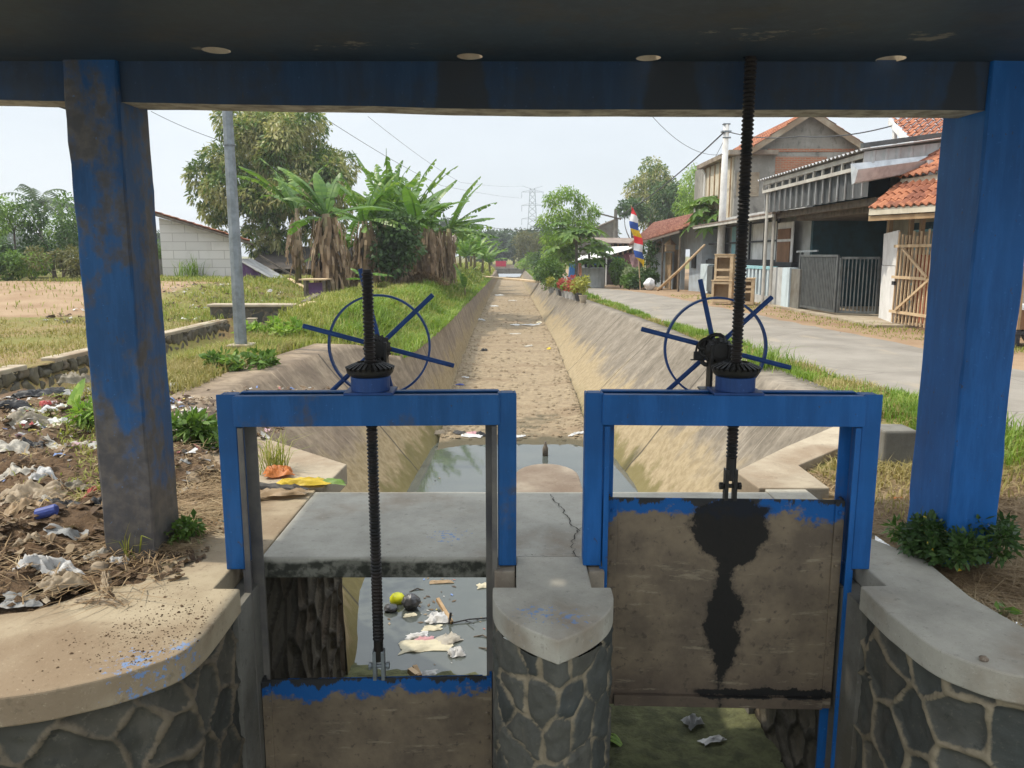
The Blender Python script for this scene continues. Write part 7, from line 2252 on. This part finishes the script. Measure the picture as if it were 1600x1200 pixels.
def dump_region(rg_, near=0):
    if not near: x, y = rg_.uniform(-5.4, -2.0), rg_.triangular(4.4, 8.8, 7.2)
    else: x, y = rg_.uniform(-4.2, -1.55), rg_.uniform(3.15, 4.8)
    if mnoise.noise(Vector((x * 1.3, y * 1.3, 4))) < rg_.uniform(-.5, .3): return None, None
    if -2.1 < x < -1.72 and 3.6 < y < 4.05: return None, None
    if y < 3.4 and x > -2.0: return None, None
    return x, y


M['husk'] = leafmat('husk', [(0.0, (0.07, 0.045, 0.03)), (0.5, (0.17, 0.115, 0.07)), (0.85, (0.29, 0.22, 0.14)), (1.0, (0.40, 0.33, 0.24))], 0.1, 0.85, 3, 0.8)
vv, ff = scraps(2600, lambda r_: dump_region(r_, 0), 11, 0.028, 0.07)
tag(mk('litter', vv, ff, M['litter']), 'scattered paper, plastic and husks trodden into the soil on the left', 'litter', kind='stuff')
vv, ff = scraps(420, lambda r_: (r_.uniform(-11, -7), r_.uniform(17, 27)), 12, 0.05, 0.14)
vv, ff = scraps(2600, lambda r_: dump_region(r_, 1 if r_.random() < .7 else 0), 14, 0.022, 0.06)
tag(mk('husks', vv, ff, M['husk']), 'dry brown leaves and husks trodden into the soil by the left column', 'husks', kind='stuff')
vv, ff = scraps(420, lambda r_: (r_.uniform(-11, -7), r_.uniform(17, 27)), 12, 0.05, 0.14)
tag(mk('litter', vv, ff, M['litter']), 'scraps of paper on the grassy mound below the block house', 'litter', kind='stuff')
Pq = scatter(4200, 3.1, 6.2, lambda y: -3.6, lambda y: -1.65 if y < 4.8 else -1.75 - (y - 4.8) * 0.8, lambda x, y: gs(x, y) + .03, lambda x, y: 0.06 if x < -2.05 or y < 3.7 else 1.0, 1.2, 23, 1.4)
V, F = blades(Pq, np.full(len(Pq), 0.11), 0.006, 1.0, 23, 0.8)
tag(mk('straw', V, F, M['straw']), 'dry stalks and straw strewn round the left column', 'straw', kind='stuff')
turf('short green weeds growing through the rubbish', scatter(5200, 4.6, 8.8, lambda y: -5.0, lambda y: -2.1 - (y - 4.6) * .45, gs, lambda x, y: 1.0 if mnoise.noise(Vector((x * .9, y * .9, 2))) > 0.12 else 0.03, 1.2, 25), 0.10, 0.011, 0.9, 'grass', 25)
vv, ff = [], []
for k in range(700):
    x, y = R.uniform(-4.3, -1.75), R.uniform(3.1, 5.2)
    if -2.1 < x < -1.72 and 3.6 < y < 4.05: continue
    r_ = R.uniform(.010, .034)
    o = len(vv); z = gs(x, y)
    m_ = [(0, 0, 1), (1, 0, .2), (.3, .95, .2), (-.8, .6, .2), (-.8, -.6, .2), (.3, -.95, .2), (0, 0, -.6)]
    for a_ in m_: vv.append((x + a_[0] * r_ * R.uniform(.7, 1.3), y + a_[1] * r_ * R.uniform(.7, 1.3), z + r_ * .4 + a_[2] * r_ * R.uniform(.6, 1.1)))
    for i in range(5):
        ff.append((o, o + 1 + i, o + 1 + (i + 1) % 5)); ff.append((o + 6, o + 1 + (i + 1) % 5, o + 1 + i))
tag(mk('soil_clods', vv, ff, M['soil']), 'loose clods of dark soil in front of the left column', 'soil', kind='stuff')


def cloth(name, label, cat, p, w, d, rz, amp, mat, seed, group=None, n=20, lift=0.01, zf=None):
    """a crumpled sheet lying on the ground"""
    vv, ff = [], []
    c, s_ = math.cos(rz), math.sin(rz)
    rg_ = random.Random(seed)
    if group == DG: w, d, amp = w * .85, d * .85, amp * .65
    for j in range(n + 1):
        for i in range(n + 1):
            a_, b_ = (i / n - .5), (j / n - .5)
            k = 1 + 0.35 * mnoise.noise(Vector((a_ * 3, b_ * 3, seed)))
            lx, ly = a_ * w * k + .12 * w * mnoise.noise(Vector((b_ * 4, seed, 1))), b_ * d * k + .15 * d * mnoise.noise(Vector((a_ * 4, seed, 7)))
            x, y = p[0] + lx * c - ly * s_, p[1] + lx * s_ + ly * c
            z0 = zf(x, y) if zf else gs(x, y)
            h = (1 - abs(mnoise.noise(Vector((a_ * 3.2, b_ * 3.2, seed + 3)))) * 2.2) * .75 + .40 * abs(mnoise.noise(Vector((a_ * 9, b_ * 9, seed + 5)))) + .16 * mnoise.noise(Vector((a_ * 20, b_ * 20, seed)))
            h = max(0, h) * amp * (1 - (2 * max(abs(a_), abs(b_))) ** 3 * .85)
            vv.append((x, y, z0 + lift + h))
    m = n + 1
    for j in range(n):
        for i in range(n): ff.append((j * m + i, j * m + i + 1, (j + 1) * m + i + 1, (j + 1) * m + i))
    return tag(mk(name, vv, ff, mat, smooth=True), label, cat, group)


def sheetmat(name, c, transl=0.2, rough=0.5):
    g = G(name)
    return g.done(g.mix(g.smooth(g.noise(9, 5, .6), .4, .7), c, tuple(k * .72 for k in c)), rough, g.bump(g.noise(30, 5, .6), .3, .01), 0, .35, transl)


S = {k: sheetmat('scrap_' + k, c) for k, c in dict(white=(.64, .63, .61), offwhite=(.46, .42, .35), beige=(.36, .28, .185), tan=(.36, .25, .14), grey=(.32, .32, .31), dark=(.06, .055, .05), black=(.022, .022, .024),
                                                    blue=(.06, .09, .32), cyan=(.14, .42, .55), red=(.5, .09, .08), pink=(.6, .32, .34), yellow=(.72, .52, .05), orange=(.6, .2, .05), green=(.16, .28, .05), cream=(.62, .56, .40), mud=(.2, .17, .12)).items()}
DG = 'rubbish on the bare soil at the left'
for i, (u, v, w, d, rz, amp, c, nm, lab) in enumerate([
        (92, 648, .34, .26, .4, .14, 'white', 'plastic_bag', 'bright white plastic bag beside the upright green leaf'), (84, 666, .36, .18, .1, .07, 'white', 'plastic_bag', 'flattened white plastic bag just below the bright one'),
        (39, 645, .16, .11, .3, .07, 'blue', 'wrapper', 'shiny blue wrapper in the rubbish'), (70, 632, .12, .10, .8, .07, 'red', 'wrapper', 'crumpled red wrapper among black rags'),
        (52, 618, .55, .30, .2, .13, 'black', 'rag', 'black rag along the far edge of the rubbish'), (8, 640, .5, .28, .5, .12, 'black', 'rag', 'black rag at the left edge of the photo'), (80, 612, .40, .22, 1.0, .12, 'dark', 'rag', 'dark brown rag at the top of the rubbish'),
        (130, 612, .5, .25, .3, .10, 'grey', 'plastic_bag', 'grey plastic sheet behind the left column'), (118, 594, .36, .22, .2, .16, 'mud', 'sack', 'muddy slumped sack at the top of the rubbish'), (106, 590, .13, .09, .4, .06, 'cyan', 'wrapper', 'light blue wrapper on top of the muddy sack'),
        (30, 655, .30, .2, .7, .07, 'offwhite', 'plastic_bag', 'off white bag between blue wrapper and beige rags'), (50, 665, .42, .24, .2, .11, 'mud', 'rag', 'brown rag below the blue wrapper'), (45, 672, .09, .07, .3, .05, 'red', 'wrapper', 'small red scrap under the brown rag'),
        (75, 676, .27, .10, .2, .05, 'cream', 'paper', 'cream paper strip under the flattened bag'), (108, 695, .60, .12, -.25, .05, 'offwhite', 'cloth_strip', 'long torn off white cloth strip across the weeds'), (136, 672, .22, .10, .1, .03, 'cream', 'cardboard', 'pale flat cardboard piece against the column'),
        (142, 632, .16, .13, .5, .06, 'white', 'paper', 'white paper scrap close to the left column'), (12, 705, .32, .2, .4, .07, 'offwhite', 'plastic_bag', 'off white bag at the left edge half way down'), (8, 762, .17, .07, .05, .02, 'pink', 'wrapper', 'flat pink wrapper at the left edge'),
        (48, 697, .22, .10, .1, .05, 'black', 'rag', 'small black rag beside the long cloth strip'), (48, 770, .38, .24, .5, .11, 'beige', 'plastic_bag', 'dirty beige plastic bag left of the black hollow'), (66, 752, .18, .12, .9, .08, 'white', 'plastic_bag', 'white bag knot above the dirty beige bag'),
        (33, 742, .28, .2, .2, .08, 'offwhite', 'plastic_bag', 'off white bag crumpled above the dirty beige one'), (61, 798, .13, .09, .2, .05, 'offwhite', 'paper', 'white scrap next to the yellow one'), (78, 803, .07, .09, .5, .05, 'yellow', 'wrapper', 'small bright yellow scrap'),
        (120, 800, .40, .22, .2, .09, 'black', 'rag', 'large black rag in the hollow left of the column'), (103, 845, .24, .13, .35, .025, 'grey', 'cardboard', 'flat grey cardboard piece in front of the column'), (40, 815, .20, .14, .7, .08, 'tan', 'rag', 'tan husk left of the blue tin'),
        (52, 862, .17, .13, .2, .07, 'beige', 'paper', 'curled beige paper below the blue tin'), (186, 874, .10, .06, .5, .035, 'white', 'paper', 'small white scrap right below the column'), (31, 862, .08, .06, .5, .03, 'offwhite', 'paper', 'tiny off white scrap left of the curled paper'),
        (78, 900, .30, .16, .15, .12, 'white', 'cloth', 'thick crumpled white cloth nearest the coping'), (100, 915, .20, .14, .8, .09, 'beige', 'cloth', 'beige cloth folded under the white one'), (34, 936, .20, .10, .2, .03, 'grey', 'cardboard', 'dark grey sheet under the beige cloth'),
        (165, 905, .05, .26, .5, .06, 'beige', 'cloth_strip', 'curled beige strip standing out of the soil'), (160, 932, .30, .05, -.1, .04, 'beige', 'cloth_strip', 'beige strip trailing to the right along the soil'), (150, 868, .12, .07, .6, .05, 'offwhite', 'paper', 'pale husk in front of the column foot'),
        (120, 758, .24, .16, .3, .07, 'mud', 'rag', 'brown rag between beige bag and column'), (140, 770, .10, .08, .5, .05, 'red', 'wrapper', 'dull red scrap at the edge of the column'), (272, 604, .18, .20, .2, .14, 'white', 'plastic_bag', 'white sheet standing behind the left column'),
        (285, 742, .12, .11, .5, .05, 'grey', 'plastic_bag', 'grey bag scrap right behind the left column'), (305, 793, .18, .14, .5, .09, 'tan', 'rag', 'dry brown husk right of the left column'), (343, 806, .13, .06, .4, .02, 'cyan', 'rope', 'pale blue frayed rope on the straw'),
        (300, 765, .14, .10, .4, .03, 'offwhite', 'paper', 'pale flattened paper right of the left column'), (285, 648, .12, .09, .1, .05, 'cream', 'paper', 'pale lump on the concrete ledge behind the column')]):
    p = PZ(u, v, 0.03)
    cat = dict(plastic_bag='plastic bag', cloth_strip='cloth strip').get(nm, nm)
    cloth(nm, lab, cat, p, w * 1.0, d, rz, amp, S[c], 300 + i, DG if nm != 'sack' else None)
p = PZ(73, 832, .03)
t = tag(MB().tube([(p.x - .05, p.y, gs(p.x, p.y) + .03), (p.x - .045, p.y, gs(p.x, p.y) + .03), (p.x + .045, p.y + .03, gs(p.x, p.y) + .05), (p.x + .05, p.y + .03, gs(p.x, p.y) + .05)], [.02, .03, .03, .02], 12).build('tin', S['blue'], bevel=.002),
        'dented blue tin lying in the soil', 'tin', DG)
p = PZ(103, 640, .1)
mb = MB(); banana_leaf(mb, p - Vector((0, 0, .12)), 1.2, 1.25, .42, .15, .4, 0, random.Random(3), 8, .05)
tag(mb.build('leaf', M['leaf_light']), 'upright fresh green leaf stuck in the rubbish', 'leaf')


def stone(label, p, r, seed, mat='concrete_grey'):
    vv, ff = [], []
    n_, m_ = 10, 7
    for j in range(m_ + 1):
        for i in range(n_):
            a_, b_ = 2 * math.pi * i / n_, math.pi * (j / m_ - .5)
            d = Vector((math.cos(a_) * math.cos(b_), math.sin(a_) * math.cos(b_), math.sin(b_) * .7))
            k = r * (1 + .35 * mnoise.noise(d * 1.6 + Vector((seed, 0, 0))))
            vv.append(tuple(Vector(p) + d * k + Vector((0, 0, r * .5))))
    for j in range(m_):
        for i in range(n_): ff.append((j * n_ + i, j * n_ + (i + 1) % n_, (j + 1) * n_ + (i + 1) % n_, (j + 1) * n_ + i))
    return tag(mk('stone', vv, ff, M[mat], smooth=True), label, 'stone')


stone('rounded brown stone at the foot of the left column', PZ(233, 852, 0), .065, 2, 'concrete_brown')
stone('pale stone on the soil below the left column', PZ(155, 895, 0), .045, 5, 'concrete_pale')
stone('small brown pebble on the right coping', PZ(1537, 1032, 0), .016, 7, 'concrete_brown')
p = PZ(1402, 722, 0)
t = thing('concrete_block', 'rough dark concrete block standing in the grass by the right column', 'block', (p.x, p.y, 0))
MB().box(p.x - .11, p.x + .14, p.y, p.y + .24, -.1, .235).build('block', M['concrete_grey'], t, bevel=.018)
cloth('wrapper', 'small orange wrapper on the straw by the right column', 'wrapper', PZ(1404, 766, 0), .10, .04, .1, .02, S['orange'], 401)
cloth('wrapper', 'tiny red scrap on the straw right of the gate', 'wrapper', PZ(1358, 820, 0), .04, .03, .1, .02, S['red'], 402)
# dead leaves on the wing wall
wz = lambda x, y: .014
for u, v, w, d, rz, amp, c, lab in ((435, 743, .20, .10, .3, .09, 'orange', 'curled rusty orange dead leaf on the wing wall'), (430, 765, .42, .06, -.15, .05, 'dark', 'long dark dead leaf on the wing wall'),
                                    (468, 758, .36, .09, .2, .06, 'yellow', 'yellow dead banana leaf on the wing wall'), (512, 755, .26, .06, -.3, .04, 'green', 'green end of a banana leaf at the walkway corner'), (440, 772, .30, .12, .1, .04, 'tan', 'tan dead leaf scrap below the yellow one')):
    cloth('dead_leaf', lab, 'dead leaf', PZ(u, v, .02), w, d, rz, amp, S[c], 410 + u, 'dead leaves on the wing wall', 10, .012, wz)

# ---- things in and by the water
wz = lambda x, y: -1.745
WG = 'rubbish floating behind the left gate'


def ball(name, label, cat, p, r, mat, squash=1.0, grp=None):
    return tag(MB().lathe([(r * math.sin(math.pi * k / 12) * (1 + .04 * (k % 2)), r * squash * (1 - math.cos(math.pi * k / 12))) for k in range(1, 12)], (p.x, p.y, p.z - .4 * r), 16).build(name, mat, smooth=True), label, cat, grp)


pw = lambda u, v: PZ(u, v, -1.745)
M['yellow_ball'] = plain('yellow_ball', (.62, .62, .02), (.5, .5, .02), 5, .35, .1, 20)
ball('balloon', 'half sunk yellow balloon floating with the black bags', 'balloon', pw(621, 941), .072, M['yellow_ball'], .85)
sack('plastic_bag', 'knotted black plastic bag floating right of the yellow balloon', 'plastic bag', pw(642, 950), .085, .14, M['bag_black'], 5, WG)
sack('plastic_bag', 'smaller black bag floating left of the yellow balloon', 'plastic bag', pw(611, 954), .065, .06, M['bag_black'], 8, WG)
for u, v, w, d, rz, amp, c, nm, lab in ((684, 968, .20, .16, .3, .08, 'white', 'plastic_bag', 'white bag floating beside the orange stick'), (662, 1010, .40, .20, .2, .03, 'cream', 'plastic_bag', 'wide cream plastic sheet spread on the water'), (652, 995, .18, .09, .4, .04, 'white', 'paper', 'white scrap above the cream sheet'),
                                        (664, 1000, .16, .08, .1, .03, 'pink', 'wrapper', 'pink wrapper at the top of the cream sheet'), (702, 1000, .20, .17, .8, .06, 'offwhite', 'plastic_bag', 'pale bag corner pulled out of the water'), (712, 1022, .14, .11, .3, .07, 'white', 'plastic_bag', 'small bright white bag nearest the pier'),
                                        (675, 982, .16, .10, .1, .02, 'cream', 'paper', 'yellowish film below the white bag'), (640, 962, .12, .06, .3, .02, 'cream', 'paper', 'pale scrap under the black bags'), (690, 910, .22, .07, .1, .02, 'tan', 'paper', 'faint tan scrap near the walkway shadow'), (760, 915, .2, .1, .4, .03, 'cream', 'paper', 'pale froth of scraps beside the pier')):
    cloth(nm, lab, dict(plastic_bag='plastic bag').get(nm, nm), pw(u, v), w, d, rz, amp, S[c], 450 + u, WG, 10, .004, wz)
a_, b_ = pw(684, 946), pw(706, 975)
tag(MB().bar(a_ + Vector((0, 0, .06)), b_ + Vector((0, 0, .01)), .035, .03).build('stick', M['timber']), 'short orange stick floating on the water', 'stick')
tag(MB().tube([b_ + Vector((-.03, 0, -.05)), b_ + Vector((-.01, .02, .1))], .012, 6).tube([b_ + Vector((0, 0, .01)), b_ + Vector((.15, .05, .02)), b_ + Vector((.32, .1, .01))], .007, 5).tube([b_ + Vector((.12, .04, .01)), b_ + Vector((.2, -.05, .03))], .005, 5).build('twig', M['bag_black']), 'black forked twig beside the orange stick', 'twig')
for u, v, u2, v2, lab in ((740, 995, 768, 1000, 'thin dark twig floating by the pier'), (748, 1012, 770, 1025, 'pale reed lying in the water by the pier'), (640, 925, 662, 922, 'thin dark twig behind the black bags')):
    tag(MB().tube([pw(u, v), pw((u + u2) / 2, (v + v2) / 2) + Vector((0, .04, .01)), pw(u2, v2)], .006, 5).build('twig', M['timber_old']), lab, 'twig')
bw = pw(769, 945)
tag(MB().lathe([(.022, 0), (.024, .06), (.01, .085), (.011, .10)], (bw.x + .02, bw.y, -1.76), 10).build('bottle', M['yellow_ball'], smooth=True), 'small yellow bottle at the edge of the pier', 'bottle')
vv, ff = [], []
for k in range(420):
    y = R.triangular(5.4, 11.8, 6.2); x = R.uniform(-1.2, -0.05) if y < 7 else R.uniform(-1.2, 1.5)
    if mnoise.noise(Vector((x * 2.2, y * 1.4, 9))) < R.uniform(-.1, .5): continue
    r_ = R.uniform(.006, .022); a_ = R.uniform(0, 6.28); o = len(vv)
    for q in range(4): vv.append((x + r_ * math.cos(a_ + q * 1.57) * (1.6 if q % 2 else .7), y + r_ * math.sin(a_ + q * 1.57) * (1.6 if q % 2 else .7), -1.741))
    ff.append((o, o + 1, o + 2, o + 3))
tag(mk('scum', vv, ff, M['litter']), 'small bits of floating scum on the pool', 'scum', kind='stuff')
bt = PZ(852, 712, -1.745)
t = tag(MB().lathe([(.045, -.02), (.047, .12), (.03, .17), (.018, .2), (.018, .24)], (bt.x, bt.y, bt.z), 12).build('bottle', M['timber_old'], smooth=True), 'brown bottle standing at the far edge of the pool', 'bottle')
zb_ = lambda x, y: bed_z(x, y)
PB = lambda u, v: PZ(u, v, -1.66)
for i, (u, v, w, d, rz, amp, c, nm, lab) in enumerate([(738, 690, .36, .13, -.2, .04, 'white', 'plastic_bag', 'white bag flattened on the sand before the pool'), (752, 684, .16, .12, .3, .07, 'black', 'rag', 'black scrap right of the flattened white bag'), (737, 681, .20, .12, .3, .05, 'pink', 'paper', 'pinkish scrap left of the black one'),
        (718, 680, .24, .12, .2, .05, 'dark', 'rag', 'dark scrap further left on the sand'), (686, 692, .20, .12, .4, .09, 'beige', 'rag', 'tan lump at the left foot of the canal side'), (904, 686, .34, .08, .3, .04, 'white', 'cloth_strip', 'white strip at the right of the sand bar'),
        (812, 693, .20, .09, .1, .05, 'white', 'plastic_bag', 'white bag at the water edge by the brown bottle'), (705, 663, .22, .05, .1, .03, 'white', 'plastic_bag', 'white scrap under the left head beam'), (724, 663, .26, .05, .1, .04, 'yellow', 'plastic_bag', 'yellow scrap under the left head beam'),
        (719, 605, .20, .08, .1, .06, 'blue', 'wrapper', 'blue and white wrapper by the canal foot'), (728, 592, .2, .1, .1, .05, 'white', 'paper', 'white scrap near the blue wrapper'), (858, 546, .12, .12, .1, .10, 'yellow', 'rag', 'small yellow fruit like lump on the canal floor'),
        (842, 504, .25, .2, .1, .08, 'cream', 'paper', 'cream scrap right on the far canal floor'), (830, 506, .8, .3, .1, .04, 'white', 'paper', 'wide white scrap across the far canal floor'), (805, 508, .4, .3, .1, .05, 'white', 'paper', 'small white scrap at the middle of the far floor'),
        (752, 500, .35, .25, .2, .10, 'white', 'plastic_bag', 'white bag under the far left side'), (756, 547, .2, .14, .3, .12, 'black', 'rag', 'black lump at the left side of the floor'), (890, 528, .16, .10, .2, .04, 'offwhite', 'paper', 'off white scrap low on the right side foot'),
        (826, 541, .3, .2, .3, .03, 'offwhite', 'paper', 'flat pale scrap in the middle of the floor'), (805, 520, .4, .2, .2, .04, 'offwhite', 'paper', 'pale torn scrap further off in the middle'), (780, 462, .6, .5, .2, .08, 'white', 'paper', 'white scrap far along the canal floor'), (772, 478, .4, .4, .2, .08, 'white', 'paper', 'white scrap by the far left foot'), (800, 470, .5, .4, .2, .06, 'offwhite', 'paper', 'off white scrap far down the middle')]):
    zz = bed_z(0, PB(u, v).y)
    p = PZ(u, v, zz)
    cloth(nm, lab, dict(plastic_bag='plastic bag', cloth_strip='cloth strip').get(nm, nm), p, w, d, rz, amp, S[c], 500 + i, 'rubbish on the canal floor', 8, .012, lambda x, y: bed_z(x, y))
vv, ff = [], []
for k in range(1500):
    y = 13.2 / (1 - R.random() * 0.75)
    _, _, xl, _, xr, _, _ = cs(y)
    x = R.uniform(xl + .05, xr - .05)
    if R.random() < .45: x = R.choice((xl, xr)) + R.gauss(0, .16); x = min(xr, max(xl, x))
    r_ = R.uniform(.012, .04) * (1 + y / 40)
    o = len(vv); z = bed_z(x, y)
    for a_ in ((0, 0, 1), (1, 0, .2), (.3, .95, .2), (-.8, .6, .2), (-.8, -.6, .2), (.3, -.95, .2)): vv.append((x + a_[0] * r_ * R.uniform(.7, 1.3), y + a_[1] * r_ * R.uniform(.7, 1.3), z + a_[2] * r_ * .8 * R.uniform(.6, 1.1)))
    for i in range(5): ff.append((o, o + 1 + i, o + 1 + (i + 1) % 5))
tag(mk('gravel', vv, ff, M['bed']), 'small stones and clods on the canal floor', 'gravel', kind='stuff')
# mud bar by the lowered gate and the floor under the raised one
zf = lambda x, y: -1.70
vv, ff = [], []
XS2, YS2 = np.linspace(-1.25, 0.0, 34), np.linspace(4.7, 6.4, 40)
for y in YS2:
    for x in XS2:
        e = 0.5 * fbm(x, y, 2.2, 3) + 0.25 * fbm(x, y, 7, 3)
        h = float(sstep(5.95 - 0.55 * float(sstep(-1.15, -0.85, x)) + 0.25 * float(sstep(-.35, -.1, x)), 5.1 - .1 * float(sstep(-1.1, -.8, x)), y + e * .35))
        vv.append((x, y, -1.80 + .13 * h + .03 * e))
m = len(XS2)
ff = [(j * m + i, j * m + i + 1, (j + 1) * m + i + 1, (j + 1) * m + i) for j in range(len(YS2) - 1) for i in range(m - 1)]
M['mud'] = plain('mud', (.085, .075, .045), (.045, .04, .026), 6, .8, .8, 25, bd=.03)
tag(mk('mud', vv, ff, M['mud'], smooth=True), 'dark mud bank at the edge of the pool by the lowered gate', 'mud', kind='structure')
for u, v, u2, v2, w, m_, lab in ((640, 1047, 652, 1056, .04, 'timber_pale', 'pale split stick on the mud bank'), (648, 1042, 656, 1058, .035, 'timber', 'tan stick crossing the pale one on the mud bank')):
    a_, b_ = PZ(u, v, -1.63), PZ(u2, v2, -1.64)
    tag(MB().bar(a_, b_, w, w).build('stick', M[m_]), lab, 'stick')
cloth('paper', 'white paper on the mud bank beside the sticks', 'paper', PZ(666, 1055, -1.66), .16, .07, .3, .03, S['white'], 560, None, 8, .03, lambda x, y: -1.68)
cloth('rag', 'grey brown rag on the mossy floor under the raised gate', 'rag', PZ(1083, 1136, -1.63), .13, .10, .5, .06, S['grey'], 561, None, 10, .02, lambda x, y: bed_z(x, y))
cloth('plastic_bag', 'torn white plastic scrap on the mossy floor under the raised gate', 'plastic bag', PZ(1114, 1166, -1.63), .17, .08, .3, .03, S['white'], 562, None, 10, .02, lambda x, y: bed_z(x, y))
p = PZ(978, 1190, -1.63)
mb = MB(); rg = random.Random(2)
for k in range(3): banana_leaf(mb, p + Vector((k * .02, 0, .03)), 1.8 + k * .25, .5, .3, .03, 1.2, 0, rg, 8, .02)
tag(mb.build('leaf', M['leaf_light']), 'limp pale green stalk on the mossy floor by the pier', 'leaf')


vv, ff = [], []
for k in range(900):
    s_ = R.random()
    k_ = s_ * (len(curveL) - 14); q = tuple(lerp(curveL[int(k_)][a_], curveL[int(k_) + 1][a_], k_ % 1) + R.gauss(0, .03) for a_ in (0, 1))
    inw = .03 + R.random() * .42
    if mnoise.noise(Vector((q[0] * 4 + inw * 5, q[1] * 4, 3))) < R.uniform(-.3, .4) - inw * .6: continue
    x, y = q[0] - inw * (.9 if q[1] > 2.8 else .25), q[1] + inw * (.15 if q[1] > 2.8 else .95)
    if x < -3.0: continue
    r_ = R.uniform(.0012, .0038) * (1 + 1.2 * (R.random() < .08)); o = len(vv)
    for a_ in ((0, 0, 1), (1, 0, .2), (.3, .95, .2), (-.8, .6, .2), (-.8, -.6, .2), (.3, -.95, .2)): vv.append((x + a_[0] * r_ * R.uniform(.7, 1.3), y + a_[1] * r_ * R.uniform(.7, 1.3), .001 + a_[2] * r_ * .7))
    for i in range(5): ff.append((o, o + 1 + i, o + 1 + (i + 1) % 5))
tag(mk('soil_crumbs', vv, ff, M['soil']), 'crumbs of soil scattered over the left coping', 'soil', kind='stuff')


# ---- weeds
def weed(label, p, w, h, n, L, W, mat, seed, flowers=None, cat='weed'):
    t = thing('weed', label, cat, p)
    cl = blob((p[0], p[1], p[2] + h * .42), w * .40, w * .34, h * .36, 14, min(w, h) * .26, seed, -0.8)
    V, F = leaf_cloud(cl, n, L, W, .1, seed, .2)
    V[:, 2] = np.maximum(V[:, 2], p[2] + .004)
    mb = MB()
    for i, c in enumerate(cl): mb.tube([(p[0] + (c[0] - p[0]) * .4, p[1] + (c[1] - p[1]) * .4, p[2] - .02), c[:3]], [.005, .003], 5)
    mb.build('stem', M['banana_stem'], t)
    mk('foliage', V, F, M[mat], t)
    if flowers:
        V, F = leaf_cloud(cl, flowers, .022, .022, 0, seed + 1, .95)
        mk('flowers', V, F, S['yellow'], t)
    return t


z = -.02
weed('dark weeds with tiny yellow flowers at the left front of the right column', tuple(PZ(1440, 862, 0)), .30, .22, 900, .045, .022, 'leaf_dark', 601, 10)
weed('dark weeds with tiny yellow flowers at the right front of the right column', tuple(PZ(1515, 872, 0)), .46, .22, 1000, .045, .022, 'leaf_dark', 602, 12)
weed('dense dark weeds in the middle of the right column front', tuple(PZ(1480, 874, 0)), .38, .20, 1000, .045, .022, 'leaf_dark', 612, 10)
weed('weed sprawling out left from the right column', tuple(PZ(1425, 850, 0)), .26, .13, 350, .045, .02, 'leaf_mid', 603)
weed('weed climbing against the right side of the right column', tuple(PZ(1555, 850, 0)), .16, .18, 350, .045, .022, 'leaf_dark', 604)
weed('leafy green weed behind the left column', tuple(PZ(300, 702, .02)), .42, .27, 480, .10, .04, 'leaf_mid', 605)
weed('small green weed between left column and gate post', tuple(PZ(345, 700, .02)), .34, .22, 300, .08, .03, 'leaf_mid', 606)
weed('low green weed at the right foot of the left column', tuple(PZ(284, 846, .0)), .26, .13, 260, .055, .025, 'leaf_mid', 607)
weed('broad leaved weed hugging the lamp post footing', tuple(PZ(370, 580, .0)), 1.2, .3, 650, .11, .07, 'leaf_mid', 608)
weed('pale broad leaved weed right of the lamp post', tuple(PZ(425, 530, .0)), 1.3, .35, 650, .14, .07, 'leaf_light', 609)
weed('green weed at the left edge of the left column', tuple(PZ(146, 668, .05)), .35, .22, 300, .11, .03, 'leaf_light', 610)
weed('tiny seedling on the right coping edge', tuple(PZ(1567, 958, -.01)), .09, .03, 14, .05, .025, 'leaf_mid', 611)
for i, (u, v, n_, h, w, mat, lab) in enumerate([(428, 738, 90, .28, .12, 'grass', 'wispy grass tuft growing on the wing wall'), (207, 872, 26, .20, .06, 'grass', 'single grass tuft at the foot of the left column'), (1190, 575, 260, .4, .5, 'grass_lush', 'large bright tussock on the verge behind the right wheel'),
                                               (1355, 640, 200, .28, .35, 'grass_lush', 'bright tussock on the verge left of the right column'), (1420, 740, 160, .16, .25, 'grass_dry', 'dry tuft round the concrete block'), (640, 440, 200, .5, .9, 'grass_lush', 'long grass tuft at the foot of the banana plants'), (300, 438, 90, .9, .8, 'grass_lush', 'tall grass tuft against the block house')]):
    p = PZ(u, v, 0) if v > 450 else PZ(u, v, .25)
    if i == 6: p = Vector((at(305, 33.6), 33.6, .3))
    P3 = np.array([(p.x + R.gauss(0, w * .35), p.y + R.gauss(0, w * .35), (gz(p.x, p.y) if i != 1 else 0) - .01 if i else .01) for _ in range(n_)])
    V, F = blades(P3, np.full(n_, h), max(.007, .012 * p.y / 12), .8, 620 + i)
    tag(mk('grass_tuft', V, F, M[mat]), lab, 'grass tuft')

# ------------------------------------------------------------------ air
hz = bpy.data.materials.new('haze')
hz.use_nodes = True
hz.node_tree.nodes.clear()
ho, hv = hz.node_tree.nodes.new('ShaderNodeOutputMaterial'), hz.node_tree.nodes.new('ShaderNodeVolumePrincipled')
hv.inputs['Color'].default_value = (0.93, 0.96, 1.0, 1)
hv.inputs['Density'].default_value = 0.0009
hv.inputs['Anisotropy'].default_value = 0.2
hz.node_tree.links.new(hv.outputs[0], ho.inputs['Volume'])
tag(MB().box(-830, 830, -60, 830, -3.6, 48).build('haze', hz), 'thin pale haze over the land', 'haze', kind='stuff')
scene.cycles.volume_bounces = 0
